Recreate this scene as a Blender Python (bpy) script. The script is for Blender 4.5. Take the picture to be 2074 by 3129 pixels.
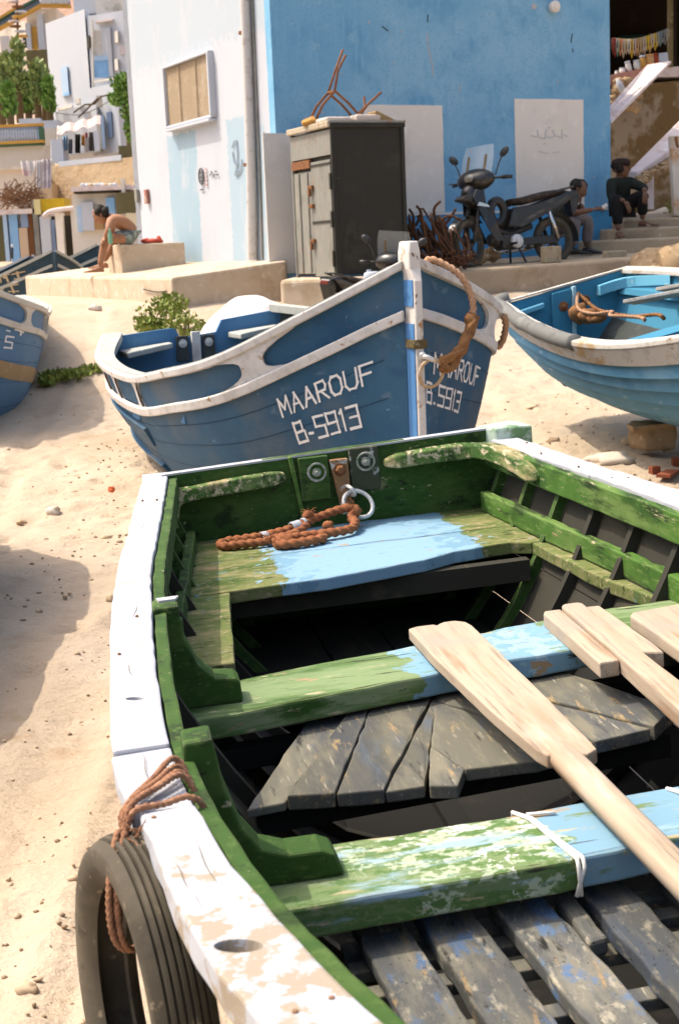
import bpy, bmesh, math, random
from mathutils import Vector, Matrix, noise
R = math.radians
random.seed(7)
scene = bpy.context.scene
for o in list(bpy.data.objects):
    bpy.data.objects.remove(o)

# ------------------------------------------------------------------ camera
EYE = Vector((0, 0, 1.65))
PITCH, ROLL = R(10.3), R(2.46)
FWD = Vector((0, math.cos(PITCH), -math.sin(PITCH)))
_up0 = Vector((0, math.sin(PITCH), math.cos(PITCH)))
RGT = Vector((1, 0, 0)) * math.cos(ROLL) - _up0 * math.sin(ROLL)
UPV = _up0 * math.cos(ROLL) + Vector((1, 0, 0)) * math.sin(ROLL)
cd = bpy.data.cameras.new('camera')
cd.sensor_fit = 'VERTICAL'
cd.sensor_height = 36
cd.lens = 50
cd.clip_start = 0.05
cd.clip_end = 2000
cd.dof.use_dof = True
cd.dof.focus_distance = 4.3
cd.dof.aperture_fstop = 9.0
cam = bpy.data.objects.new('camera', cd)
scene.collection.objects.link(cam)
cm = Matrix((RGT, UPV, -FWD)).transposed().to_4x4()
cm.translation = EYE
cam.matrix_world = cm
scene.camera = cam

# ------------------------------------------------------------------ light
SUN = Vector((-0.56, 0.16, 0.97)).normalized()
world = bpy.data.worlds.new('World')
scene.world = world
world.use_nodes = True
wn = world.node_tree.nodes
wl = world.node_tree.links
sky = wn.new('ShaderNodeTexSky')
sky.sky_type = 'NISHITA'
sky.sun_disc = False
sky.sun_elevation = math.asin(SUN.z)
sky.sun_rotation = math.atan2(SUN.x, SUN.y)
sky.air_density = 1.0
sky.dust_density = 6.0
sky.ozone_density = 0.3
bg = wn['Background']
bg.inputs['Strength'].default_value = 0.15
wl.new(sky.outputs[0], bg.inputs[0])
sd = bpy.data.lights.new('sun', 'SUN')
sd.energy = 2.15
sd.angle = R(0.55)
sd.color = (1.0, 0.91, 0.77)
so = bpy.data.objects.new('sun', sd)
so.rotation_euler = (-SUN).to_track_quat('-Z', 'Y').to_euler()
so.location = (-6, 3, 9)
scene.collection.objects.link(so)
vs = scene.view_settings
vs.view_transform = 'Standard'
vs.look = 'None'
vs.gamma = 1
vs.exposure = 1.0
vs.use_curve_mapping = False


def at(px, py, y):
    """world point seen at photo pixel (px, py) and standing y metres away"""
    d = FWD + RGT * ((px - 1037) / 4345) + UPV * ((1564.5 - py) / 4345)
    return EYE + d * (y / d.y)


# ------------------------------------------------------------------ materials
MATS = {}


def mat(name, col, rough=0.85, layers=(), bump=(), metal=0.0, spec=0.25, rnd=0.0, coord='Object', alpha=None, edge=None):
    """layers: (colour, scale, lo, hi, stretch, detail) noise masks mixed over the base,
       ('patch', colour, axis limits) for painted areas; bump: (scale, strength, stretch)"""
    m = bpy.data.materials.new(name)
    m.use_nodes = True
    nt = m.node_tree
    n, l = nt.nodes, nt.links
    b = n['Principled BSDF']
    b.inputs['Roughness'].default_value = rough
    b.inputs['Metallic'].default_value = metal
    b.inputs['Specular IOR Level'].default_value = spec
    tc = n.new('ShaderNodeTexCoord')
    src = tc.outputs[coord]
    oi = None
    if rnd:
        oi = n.new('ShaderNodeObjectInfo')
        ad = n.new('ShaderNodeVectorMath')
        ad.operation = 'ADD'
        sc = n.new('ShaderNodeMath')
        sc.operation = 'MULTIPLY'
        sc.inputs[1].default_value = 37.0
        l.new(oi.outputs['Random'], sc.inputs[0])
        l.new(src, ad.inputs[0])
        l.new(sc.outputs[0], ad.inputs[1])
        nsrc = ad.outputs[0]
    else:
        nsrc = src

    def ns(scale, stretch, detail, rough_=0.6, seed=0):
        mp = n.new('ShaderNodeMapping')
        mp.inputs['Scale'].default_value = stretch
        mp.inputs['Location'].default_value = (seed * 3.1, seed * 1.7, seed * 2.3)
        l.new(nsrc, mp.inputs[0])
        t = n.new('ShaderNodeTexNoise')
        t.inputs['Scale'].default_value = scale
        t.inputs['Detail'].default_value = detail
        t.inputs['Roughness'].default_value = rough_
        l.new(mp.outputs[0], t.inputs[0])
        return t.outputs['Fac']

    def mr(sock, lo, hi):
        r = n.new('ShaderNodeMapRange')
        r.interpolation_type = 'SMOOTHSTEP'
        r.inputs[1].default_value = lo
        r.inputs[2].default_value = hi
        l.new(sock, r.inputs[0])
        return r.outputs[0]

    def mth(op, a_, b_):
        r = n.new('ShaderNodeMath')
        r.operation = op
        for i, v in ((0, a_), (1, b_)):
            if isinstance(v, (int, float)):
                r.inputs[i].default_value = v
            else:
                l.new(v, r.inputs[i])
        return r.outputs[0]

    def mix(fac, c1, c2, blend='MIX'):
        x = n.new('ShaderNodeMix')
        x.data_type = 'RGBA'
        x.blend_type = blend
        if isinstance(fac, float):
            x.inputs[0].default_value = fac
        else:
            l.new(fac, x.inputs[0])
        for i, v in ((6, c1), (7, c2)):
            if isinstance(v, tuple):
                x.inputs[i].default_value = (*v, 1)
            else:
                l.new(v, x.inputs[i])
        return x.outputs[2]
    cur = tuple(col)
    sep = None
    for k, ly in enumerate(layers):
        if ly[0] == 'patch':
            _, c, lims, ew = ly          # lims: list of (axis, lo, hi)
            if sep is None:
                sep = n.new('ShaderNodeSeparateXYZ')
                l.new(src, sep.inputs[0])
            w = mth('MULTIPLY', mth('SUBTRACT', ns(14, (1, 1, 1), 4, 0.6, k), 0.5), ew)
            f = None
            for ax, lo, hi in lims:
                v = mth('ADD', sep.outputs[ax], w)
                g = mth('MULTIPLY', mr(v, lo - .008, lo + .008), mth('SUBTRACT', 1.0, mr(v, hi - .008, hi + .008)))
                f = g if f is None else mth('MULTIPLY', f, g)
            cur = mix(f, cur, tuple(c))
        else:
            c, s, lo, hi = ly[:4]
            st = ly[4] if len(ly) > 4 else (1, 1, 1)
            de = ly[5] if len(ly) > 5 else 5
            cur = mix(mr(ns(s, st, de, 0.62, k + 1), lo, hi), cur, tuple(c))
    if edge:
        # paint rubbed off along the arrises: (colour, radius, amount)
        bv = n.new('ShaderNodeBevel')
        bv.samples = 4
        bv.inputs['Radius'].default_value = edge[1]
        ge = n.new('ShaderNodeNewGeometry')
        dp = n.new('ShaderNodeVectorMath')
        dp.operation = 'DOT_PRODUCT'
        l.new(bv.outputs[0], dp.inputs[0])
        l.new(ge.outputs['Normal'], dp.inputs[1])
        e_ = mr(mth('ADD', mth('SUBTRACT', 1.0, dp.outputs['Value']), mth('MULTIPLY', mth('SUBTRACT', ns(45, (1, 1, 1), 6, 0.7, 5), 0.5), 0.5)), edge[2], edge[2] + .10)
        cur = mix(e_, cur, tuple(edge[0]))
    if rnd:
        v = mth('ADD', mth('MULTIPLY', oi.outputs['Random'], 2 * rnd), 1 - rnd)
        hs = n.new('ShaderNodeHueSaturation')
        if isinstance(cur, tuple):
            hs.inputs['Color'].default_value = (*cur, 1)
        else:
            l.new(cur, hs.inputs['Color'])
        l.new(v, hs.inputs['Value'])
        cur = hs.outputs[0]
    if isinstance(cur, tuple):
        b.inputs['Base Color'].default_value = (*cur, 1)
    else:
        l.new(cur, b.inputs['Base Color'])
    nrm = None
    for k, bp in enumerate(bump):
        s, st_, sv = (bp + ((1, 1, 1),))[:3]
        bn = n.new('ShaderNodeBump')
        bn.inputs['Strength'].default_value = min(1.0, st_ * 40)
        bn.inputs['Distance'].default_value = st_
        l.new(ns(s, sv, 6, 0.65, k + 9), bn.inputs['Height'])
        if nrm:
            l.new(nrm, bn.inputs['Normal'])
        nrm = bn.outputs[0]
    if nrm:
        l.new(nrm, b.inputs['Normal'])
    if alpha is not None:
        b.inputs['Alpha'].default_value = alpha
    MATS[name] = m
    return m


# ------------------------------------------------------------------ mesh building
class MB:
    def __init__(s):
        s.v, s.f, s.mi, s.m = [], [], [], 0

    def add(s, verts, faces):
        o = len(s.v)
        s.v += [Vector(p) for p in verts]
        for f in faces:
            s.f.append(tuple(i + o for i in f))
            s.mi.append(s.m)
        return s

    def hexa(s, p):
        """8 points: bottom ring 0-3 then top ring 4-7"""
        return s.add(p, [(3, 2, 1, 0), (4, 5, 6, 7), (0, 1, 5, 4), (1, 2, 6, 5), (2, 3, 7, 6), (3, 0, 4, 7)])

    def box(s, c, d, rot=None):
        c = Vector(c)
        pts = []
        for z in (-.5, .5):
            for x, y in ((-.5, -.5), (.5, -.5), (.5, .5), (-.5, .5)):
                q = Vector((x * d[0], y * d[1], z * d[2]))
                pts.append(c + (rot @ q if rot else q))
        return s.hexa(pts)

    def prism(s, poly, z0, z1, jit=0.0, seg=None):
        """polygon in x,y pushed up from z0 to z1, edges cut and worn"""
        pts = []
        k = len(poly)
        for i in range(k):
            a, b = Vector((*poly[i][:2], 0)), Vector((*poly[(i + 1) % k][:2], 0))
            m = max(1, int((b - a).length / seg)) if seg else 1
            for j in range(m):
                p = a.lerp(b, j / m)
                if jit and j:
                    p += Vector((random.uniform(-jit, jit), random.uniform(-jit, jit), 0))
                pts.append(p)
        ar = sum(pts[i].x * pts[(i + 1) % len(pts)].y - pts[(i + 1) % len(pts)].x * pts[i].y for i in range(len(pts)))
        if ar < 0:
            pts.reverse()
        q = len(pts)
        V = [Vector((p.x, p.y, z0)) for p in pts] + [Vector((p.x, p.y, z1 + (random.uniform(-jit, jit) * .5 if jit else 0))) for p in pts]
        F = [tuple(range(q - 1, -1, -1)), tuple(range(q, 2 * q))] + [(i, (i + 1) % q, q + (i + 1) % q, q + i) for i in range(q)]
        return s.add(V, F)

    def extr(s, poly3, d):
        """3D polygon extruded by vector d"""
        q = len(poly3)
        V = [Vector(p) for p in poly3] + [Vector(p) + Vector(d) for p in poly3]
        F = [tuple(range(q - 1, -1, -1)), tuple(range(q, 2 * q))] + [(i, (i + 1) % q, q + (i + 1) % q, q + i) for i in range(q)]
        return s.add(V, F)

    def grid(s, rows, close=False, caps=False):
        n = len(rows[0])
        V = [p for r in rows for p in r]
        F = []
        for i in range(len(rows) - 1):
            for j in range(n if close else n - 1):
                a, b = i * n + j, i * n + (j + 1) % n
                F.append((a, b, b + n, a + n))
        if caps and close:
            F.append(tuple(range(n - 1, -1, -1)))
            F.append(tuple(range((len(rows) - 1) * n, len(rows) * n)))
        return s.add(V, F)

    def tube(s, pts, r, n=8, caps=True, closed=False, twist=0.0, lobes=0, lobe=0.0, up=None):
        pts = [Vector(p) for p in pts]
        k = len(pts)
        rr = r if isinstance(r, (list, tuple)) else [r] * k
        rows = []
        t0 = (pts[1] - pts[0]).normalized()
        nv = t0.orthogonal().normalized() if up is None else Vector(up)
        ln = 0.0
        for i in range(k):
            if closed:
                t = pts[(i + 1) % k] - pts[i - 1]
            else:
                t = pts[min(i + 1, k - 1)] - pts[max(i - 1, 0)]
            t = t.normalized() if t.length > 1e-9 else t0
            nv = (nv - t * nv.dot(t))
            nv = nv.normalized() if nv.length > 1e-6 else t.orthogonal().normalized()
            bv = t.cross(nv)
            if i:
                ln += (pts[i] - pts[i - 1]).length
            row = []
            for j in range(n):
                a = 2 * math.pi * j / n
                q = rr[i] * (1 + (lobe * math.cos(lobes * (a - twist * ln)) if lobes else 0))
                row.append(pts[i] + (nv * math.cos(a) + bv * math.sin(a)) * q)
            rows.append(row)
        if closed:
            rows.append(rows[0])
        return s.grid(rows, close=True, caps=caps and not closed)

    def rope(s, pts, r, closed=False, n=14, pitch=None):
        p = smooth(pts, r * 0.28, closed)
        k = len(p)
        rr = [r * (1 + .10 * noise.noise(q * (.5 / r)) + .05 * noise.noise(q * (2 / r))) for q in p]
        return s.tube(p, rr, n, closed=closed, twist=2 * math.pi / (3 * (pitch or r * 2.1)), lobes=3, lobe=0.18)

    def ball(s, c, r, n=10, m=7, rot=None):
        c = Vector(c)
        rx, ry, rz = r if isinstance(r, (tuple, list)) else (r, r, r)
        V = []
        for i in range(m + 1):
            t = math.pi * i / m
            for j in range(n):
                a = 2 * math.pi * j / n
                q = Vector((rx * math.sin(t) * math.cos(a), ry * math.sin(t) * math.sin(a), rz * math.cos(t)))
                V.append(c + (rot @ q if rot else q))
        F = [(i * n + j, (i + 1) * n + j, (i + 1) * n + (j + 1) % n, i * n + (j + 1) % n) for i in range(m) for j in range(n)]
        return s.add(V, F)

    def lathe(s, c, prof, n=14, axis=(0, 0, 1)):
        c = Vector(c)
        q = Vector((0, 0, 1)).rotation_difference(Vector(axis))
        rows = [[c + q @ Vector((r * math.cos(2 * math.pi * j / n), r * math.sin(2 * math.pi * j / n), z)) for j in range(n)] for r, z in prof]
        return s.grid(rows, close=True, caps=True)

    def rock(s, c, r, seed=0, n=9, m=6, amp=.3):
        o = len(s.v)
        s.ball(c, r, n, m)
        c = Vector(c)
        for i in range(o, len(s.v)):
            d = s.v[i] - c
            s.v[i] = c + d * (1 + amp * noise.noise(d.normalized() * 1.6 + Vector((seed * 7.3, seed, 0))))
        return s


def smooth(pts, step, closed=False):
    """Catmull-Rom through the points at about the given step"""
    P = [Vector(p) for p in pts]
    k = len(P)
    out = []
    for i in range(k if closed else k - 1):
        p0 = P[i - 1] if (i or closed) else P[0]
        p1, p2 = P[i], P[(i + 1) % k]
        p3 = P[(i + 2) % k] if closed else P[min(i + 2, k - 1)]
        m = max(2, int((p2 - p1).length / step))
        for j in range(m):
            t = j / m
            out.append(0.5 * (2 * p1 + (p2 - p0) * t + (2 * p0 - 5 * p1 + 4 * p2 - p3) * t * t + (3 * p1 - p0 - 3 * p2 + p3) * t ** 3))
    if not closed:
        out.append(P[-1])
    return out


XF = {}


def tag(o, label=None, cat=None, group=None, kind=None):
    if label:
        o['label'] = label
    if cat:
        o['category'] = cat
    if group:
        o['group'] = group
    if kind:
        o['kind'] = kind
    return o


def thing(name, label, cat, loc=(0, 0, 0), rz=0.0, group=None, mtx=None):
    o = bpy.data.objects.new(name, None)
    o.empty_display_size = .2
    scene.collection.objects.link(o)
    M = mtx if mtx is not None else Matrix.Translation(loc) @ Matrix.Rotation(rz, 4, 'Z')
    o.matrix_world = M
    XF[o.name] = M
    return tag(o, label, cat, group)


def root_matrix(o):
    M = Matrix.Identity(4)
    while o:
        M = XF.get(o.name, Matrix.Identity(4)) @ M
        o = o.parent
    return M


def build(name, mb, m, parent=None, smooth_=False, bevel=0.0, world=False, label=None, kind=None, seg=2, auto=None):
    me = bpy.data.meshes.new(name)
    V = mb.v
    if world and parent is not None:
        Mi = root_matrix(parent).inverted()
        V = [Mi @ v for v in V]
    me.from_pydata([tuple(v) for v in V], [], mb.f)
    ms = m if isinstance(m, (list, tuple)) else [m]
    for x in ms:
        me.materials.append(x)
    if len(ms) > 1:
        me.polygons.foreach_set('material_index', mb.mi)
    if smooth_:
        me.polygons.foreach_set('use_smooth', [True] * len(me.polygons))
        if auto:
            bm = bmesh.new()
            bm.from_mesh(me)
            for e in bm.edges:
                if len(e.link_faces) == 2 and e.calc_face_angle(0) > R(auto):
                    e.smooth = False
            bm.to_mesh(me)
            bm.free()
    me.validate()
    me.update()
    o = bpy.data.objects.new(name, me)
    scene.collection.objects.link(o)
    if parent is not None:
        o.parent = parent
    if bevel:
        bv = o.modifiers.new('bevel', 'BEVEL')
        bv.width = bevel
        bv.segments = seg
        bv.limit_method = 'ANGLE'
        bv.angle_limit = R(40)
    return tag(o, label, kind=kind)


def copy_tree(o, parent=None):
    c = o.copy()
    scene.collection.objects.link(c)
    if parent is not None:
        c.parent = parent
    else:
        XF[c.name] = XF[o.name]
    for ch in list(o.children):
        copy_tree(ch, c)
    return c


def interp(x, ks, vs_):
    """smooth curve through key values"""
    k = len(ks)
    if x <= ks[0]:
        return vs_[0]
    if x >= ks[-1]:
        return vs_[-1]
    for i in range(k - 1):
        if x <= ks[i + 1]:
            break

    def sl(j):
        if j == 0:
            return (vs_[1] - vs_[0]) / (ks[1] - ks[0])
        if j == k - 1:
            return (vs_[-1] - vs_[-2]) / (ks[-1] - ks[-2])
        return (vs_[j + 1] - vs_[j - 1]) / (ks[j + 1] - ks[j - 1])
    h = ks[i + 1] - ks[i]
    t = (x - ks[i]) / h
    return ((2 * t ** 3 - 3 * t * t + 1) * vs_[i] + (t ** 3 - 2 * t * t + t) * h * sl(i)
            + (-2 * t ** 3 + 3 * t * t) * vs_[i + 1] + (t ** 3 - t * t) * h * sl(i + 1))


def frange(a, b, n):
    return [a + (b - a) * i / n for i in range(n + 1)]


# ------------------------------------------------------------------ palette
W1 = (1, 1, 1)
M_sand = mat('sand', (.44, .345, .25), .95, [((.48, .39, .295), 1.3, .4, .65), ((.34, .24, .15), 4, .56, .80), ((.27, .175, .10), 22, .66, .80), ((.24, .15, .085), 70, .66, .78), ((.58, .49, .39), 140, .62, .75)], bump=[(6, .03), (18, .018, (1, 2.2, 1)), (55, .007), (220, .002)], coord='Object', spec=.1)
M_concrete = mat('concrete', (.36, .28, .19), .95, [((.27, .20, .13), 3, .45, .7), ((.45, .36, .26), 9, .55, .75), ((.20, .15, .09), 30, .62, .75)], bump=[(25, .006)])
M_concrete2 = mat('pale_concrete', (.50, .40, .29), .95, [((.38, .29, .19), 2.5, .48, .72), ((.56, .48, .38), 8, .5, .7), ((.28, .2, .12), 40, .66, .74)], bump=[(25, .006)])
M_whitewall = mat('white_wall', (.45, .475, .52), .9, [((.40, .435, .49), 1.2, .5, .75), ((.37, .35, .33), 12, .70, .80)], bump=[(16, .004)])
M_sidewall = mat('side_wall_paint', (.45, .475, .52), .9, [((.40, .435, .49), 1.2, .5, .75), ('patch', (.29, .40, .475), [(1, 2.44, 3.48), (2, 1.3, 3.33)], .16), ('patch', (.32, .42, .49), [(1, .86, 1.42), (2, 1.3, 3.35)], .2), ('patch', (.34, .43, .49), [(1, .32, .64), (2, 1.3, 3.2)], .16), ('patch', (.385, .44, .49), [(1, .1, 4.8), (2, 4.3, 7.3)], .8), ((.42, .455, .50), 2.2, .50, .64, (1, 1, .5), 9), ((.36, .33, .30), 15, .68, .76), ((.40, .41, .42), 60, .6, .7)], bump=[(16, .004), (70, .0015)])
M_paleblue = mat('pale_blue_paint', (.29, .40, .48), .9, [((.41, .45, .50), 1.1, .46, .64), ((.23, .36, .46), 2.4, .55, .72), ((.44, .46, .5), 25, .66, .72)], bump=[(16, .004)])
M_bluewall = mat('blue_wall', (.165, .375, .560), .9, [((.235, .44, .60), .7, .40, .62), ((.120, .315, .50), 2.0, .46, .70), ((.27, .455, .58), 4.5, .54, .74), ((.19, .40, .58), 6, .48, .70, (3, 3, .4)), ((.135, .335, .52), 45, .52, .68), ((.33, .50, .66), 13, .70, .74), ((.22, .42, .62), 110, .60, .68)], bump=[(18, .006), (90, .002)])
M_offwhite = mat('offwhite_paint', (.72, .665, .59), .9, [((.63, .57, .49), 2, .5, .75), ((.77, .72, .65), 6, .55, .7), ((.30, .22, .15), 14, .72, .76)], bump=[(18, .004)])
M_grey_metal = mat('grey_metal', (.20, .195, .17), .65, [((.15, .145, .12), 4, .48, .68), ((.26, .25, .21), 9, .5, .66, (3, 3, .4), 8), ((.24, .13, .06), 7, .60, .68, (2, 2, .5), 9), ((.10, .08, .05), 26, .62, .72)], bump=[(20, .003)], spec=.4)
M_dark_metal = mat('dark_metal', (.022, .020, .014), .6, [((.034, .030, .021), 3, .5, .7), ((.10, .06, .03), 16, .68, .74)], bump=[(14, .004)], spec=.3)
M_rust = mat('rust', (.20, .085, .035), .9, [((.12, .05, .025), 20, .5, .65), ((.30, .15, .07), 50, .6, .7)], bump=[(60, .003)])
M_black = mat('black_plastic', (.018, .017, .015), .45, [((.05, .044, .035), 8, .55, .75)], spec=.5)
M_tyre = mat('tyre_rubber', (.062, .053, .038), .85, [((.12, .10, .07), 4, .46, .7), ((.22, .18, .12), 40, .6, .72), ((.045, .038, .03), 9, .56, .72)], bump=[(70, .002)])
M_chrome = mat('chrome', (.6, .58, .55), .25, metal=1.0)
M_galv = mat('galvanised_steel', (.60, .58, .55), .45, [((.42, .40, .37), 25, .5, .65)], metal=.35, spec=.5, bump=[(90, .001)])
# ------------------------------------------------------------------ ground


def ground_z(x, y):
    z = interp(y, [-60, 4, 6, 8, 10, 12.5, 14.5, 16.3, 18, 22, 30, 45, 60, 80, 130, 200],
               [0, 0, .05, .12, .22, .42, .75, 1.12, 1.2, 1.22, 1.15, 1.35, 2.4, 5.5, 22, 40])
    if x < -4.4 and y > 12:
        t = min(1, (-4.4 - x) / 2.2) * min(1, (y - 12) / 4) * max(0, min(1, (44 - y) / 6))
        z -= .5 * t * t * (3 - 2 * t)
    return z


def sand_relief(x, y):
    p = Vector((x, y, 0))
    z = .035 * noise.noise(p * .9) + .016 * noise.noise(p * 2.7 + Vector((5, 1, 0)))
    # low wind ripples and trampled lumps
    z += .008 * math.sin(9 * y + 3.2 * x + 3 * noise.noise(p * 1.3)) * (0.5 + 0.5 * noise.noise(p * .8 + Vector((9, 9, 0))))
    z += .0075 * math.sin(26 * y - 10 * x + 5 * noise.noise(p * 1.7)) * max(0, .35 + noise.noise(p * .9 + Vector((2, 7, 0))))
    z += .012 * max(0, noise.noise(Vector((x * 3.2, y * 6.5, 3))) - .12)
    # drag marks left by hulls hauled up the beach
    for gx_, sl_, w_ in ((-1.05, .03, .12), (-.78, .03, .06), (1.55, -.02, .14), (2.2, .05, .10), (-1.7, -.06, .09)):
        e = (x - gx_ - sl_ * y - .08 * math.sin(y * .9)) / w_
        if abs(e) < 3:
            z += -.018 * math.exp(-e * e) + .010 * math.exp(-(abs(e) - 1.5) ** 2 * 3)
    q = noise.noise(p * 7)
    z += .014 * max(0, q - .1) + .006 * noise.noise(p * 17)
    return z


DIMPLES = [(random.uniform(-2.4, 3.2), random.uniform(3.5, 13.5), random.uniform(.045, .12), random.uniform(.010, .042)) for _ in range(420)]


def axis(parts):
    out = [parts[0][0]]
    for a, b, st in parts:
        n = max(1, int(round((b - a) / st)))
        out += [a + (b - a) * (i + 1) / n for i in range(n)]
    return out


gx = axis([(-220, -40, 30), (-40, -8, 2), (-8, -2.6, .2), (-2.6, 2.8, .04), (2.8, 6, .16), (6, 40, 2), (40, 220, 30)])
gy = axis([(-60, -2, 8), (-2, 1.5, .25), (1.5, 9, .04), (9, 14, .06), (14, 18, .16), (18, 46, 1), (46, 200, 7)])
mb = MB()
buckets = {}
for d in DIMPLES:
    for i in range(int((d[0] - .3) * 2) - 1, int((d[0] + .3) * 2) + 2):
        for j in range(int((d[1] - .3) * 2) - 1, int((d[1] + .3) * 2) + 2):
            buckets.setdefault((i, j), []).append(d)
rows = []
for y in gy:
    row = []
    for x in gx:
        z = ground_z(x, y)
        if -8 < x < 6 and -2 < y < 18:
            z += sand_relief(x, y)
            for dx, dy, r, h in buckets.get((int(x * 2), int(y * 2)), ()):
                q = ((x - dx) ** 2 + (y - dy) ** 2) / (r * r)
                if q < 4:
                    z += -h * math.exp(-q * 1.6) + h * .6 * math.exp(-(math.sqrt(q) - 1.15) ** 2 * 8)
        row.append(Vector((x, y, z)))
    rows.append(row)
mb.grid(rows)
build('sand', mb, M_sand, smooth_=True, kind='structure')

# ------------------------------------------------------------------ blue and white building
U = Vector((-.461, .888, 0)).normalized()      # along the white wall, away from the camera
V = Vector((U.y, -U.x, 0))                     # along the blue wall, to the right
K = Vector((-.552, 17.15, 0))                  # street corner of the building
bM = Matrix((V, U, Vector((0, 0, 1)))).transposed().to_4x4()
bM.translation = K
bld = thing('painted_building', 'two-tone seaside building with a white sunlit side and a blue shaded front', 'building', mtx=bM)
TOPZ = 7.2
mb = MB().box((2.45, .075, (1.3 + TOPZ) / 2), (4.9, .15, TOPZ - 1.3))
build('blue_wall', mb, M_bluewall, bld)
mb = MB().box((.075, 2.525, (1.3 + TOPZ) / 2), (.15, 4.75, TOPZ - 1.3))
build('white_wall', mb, M_sidewall, bld)
build('rear_wall', MB().box((2.4, 4.8, 4.2), (4.8, .2, 5.8)).box((4.75, 2.45, 4.2), (.2, 4.5, 5.8)), M_whitewall, bld)
build('roof', MB().box((2.4, 2.45, TOPZ + .1), (5.2, 5.3, .2)), M_offwhite, bld)
# painted rectangles are a skin of paint a few millimetres proud
for x0, x1, z0, z1 in ((1.18, 2.285, 2.105, 3.395), (3.37, 4.45, 2.09, 3.488)):
    build('painted_panel', MB().prism([(x0, z0), (x1, z0), (x1, z1), (x0, z1)], 0, .012, .004, .12), M_offwhite, bld)
    o = scene.collection.objects[-1]
    o.matrix_local = Matrix.Rotation(R(90), 4, 'X')
build('painted_panel', MB().box((.10, -.006, 2.25), (.55, .012, 1.62)).box((.55, -.006, 2.0), (.5, .012, 1.1)), M_offwhite, bld)
M_deepblue = mat('deep_blue_paint', (.075, .30, .54), .9, [((.11, .34, .56), 3, .45, .7), ((.22, .26, .24), 4, .62, .74), ((.06, .22, .36), 7, .55, .7)], bump=[(18, .005)])
build('plinth_paint', MB().box((2.9, -.008, 1.74), (4.0, .016, .66)), M_deepblue, bld)
build('plinth_line', MB().box((2.9, -.012, 2.085), (4.0, .024, .03)), M_offwhite, bld)
# knocks and scars in the plaster of the blue wall
M_scar = mat('bare_plaster', (.42, .42, .42), .95)
mb = MB()
for x, z, l, w, a in ((2.13, 4.02, .34, .016, 100), (2.11, 4.2, .12, .02, 80), (2.17, 3.82, .2, .012, 85), (2.55, 3.6, .15, .01, 88), (1.62, 3.88, .03, .014, 60),
                      (4.05, 3.7, .05, .02, 70), (2.7, 2.85, .04, .03, 40), (2.66, 2.68, .05, .035, 80), (1.3, 4.35, .05, .02, 50), (1.75, 4.25, .04, .02, 70), (.9, 3.75, .03, .02, 30),
                      (4.75, 3.5, .02, .02, 30), (.62, 3.3, .03, .03, 10), (1.0, 3.4, .03, .02, 60), (3.7, 4.62, .09, .07, 20), (4.62, 2.5, .03, .02, 10)):
    c, s_ = math.cos(R(a)), math.sin(R(a))
    pts = []
    for t, q in ((-.5, -.3), (-.1, -.5), (.3, -.4), (.5, 0), (.2, .5), (-.3, .45)):
        pts.append((x + c * l * t - s_ * w * q, z + s_ * l * t + c * w * q))
    mb.extr([Vector((p[0], -.001, p[1])) for p in pts], (0, -.004, 0))
build('plaster_scar', mb, M_scar, bld, kind='stuff')
mb = MB()
for x, z, l, a in ((4.28, 4.25, .11, 80), (2.12, 4.42, .09, 85), (1.52, 4.28, .1, -30), (4.3, 4.1, .05, 100)):
    mb.box((x, -.003, z), (l, .004, .012), Matrix.Rotation(-R(a), 3, 'Y'))
build('plaster_crack', mb, M_dark_metal, bld, kind='stuff')
# faint stencilled sign on the right panel: curved strokes, worn away
M_faint = mat('faded_lettering', (.54, .525, .50), .9)
mb = MB()
for i, (x, z, w, h) in enumerate(((3.66, 3.02, .1, .02), (3.72, 3.06, .02, .09), (3.78, 3.0, .1, .02), (3.84, 3.05, .02, .12), (3.9, 3.01, .12, .02), (3.97, 3.06, .02, .1), (4.04, 3.02, .1, .02), (4.1, 3.05, .02, .12), (4.16, 3.03, .08, .02), (3.9, 3.13, .05, .018), (3.82, 2.93, .03, .018), (3.8, 2.82, .16, .012), (4.0, 2.82, .12, .012))):
    mb.box((x, -.0145, z), (w, .003, h), Matrix.Rotation(R(random.uniform(-18, 18)), 3, 'Y'))
build('faded_lettering', mb, M_faint, bld, kind='stuff')
# pale blue fields on the white side wall (y along the wall)
# window with shutter and a sill
win = build('window', MB().box((-.04, 2.5, 4.215), (.08, 1.60, .03)).box((-.04, 2.5, 3.43), (.08, 1.60, .035)).box((-.04, 3.285, 3.82), (.08, .03, .76)).box((-.04, 1.715, 3.82), (.10, .045, .76)), M_whitewall, bld, bevel=.008)
M_shutter = mat('tan_shutter', (.36, .28, .19), .85, [((.30, .22, .14), 30, .5, .65), ((.45, .37, .27), 4, .5, .7)])
for i in range(44):
    z = 3.46 + i * .0168
    build('slat', MB().box((-.025, 2.5, z), (.02, 1.54, .0125), Matrix.Rotation(R(14), 3, 'Y')), M_shutter, win)
for y in (2.78, 2.2):
    build('pane_strip', MB().box((-.05, y, 3.82), (.012, .012, .72)), M_shutter, win)
build('sill', MB().box((-.05, 2.45, 3.385), (.13, 1.5, .035)), M_whitewall, win, bevel=.006)
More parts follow.
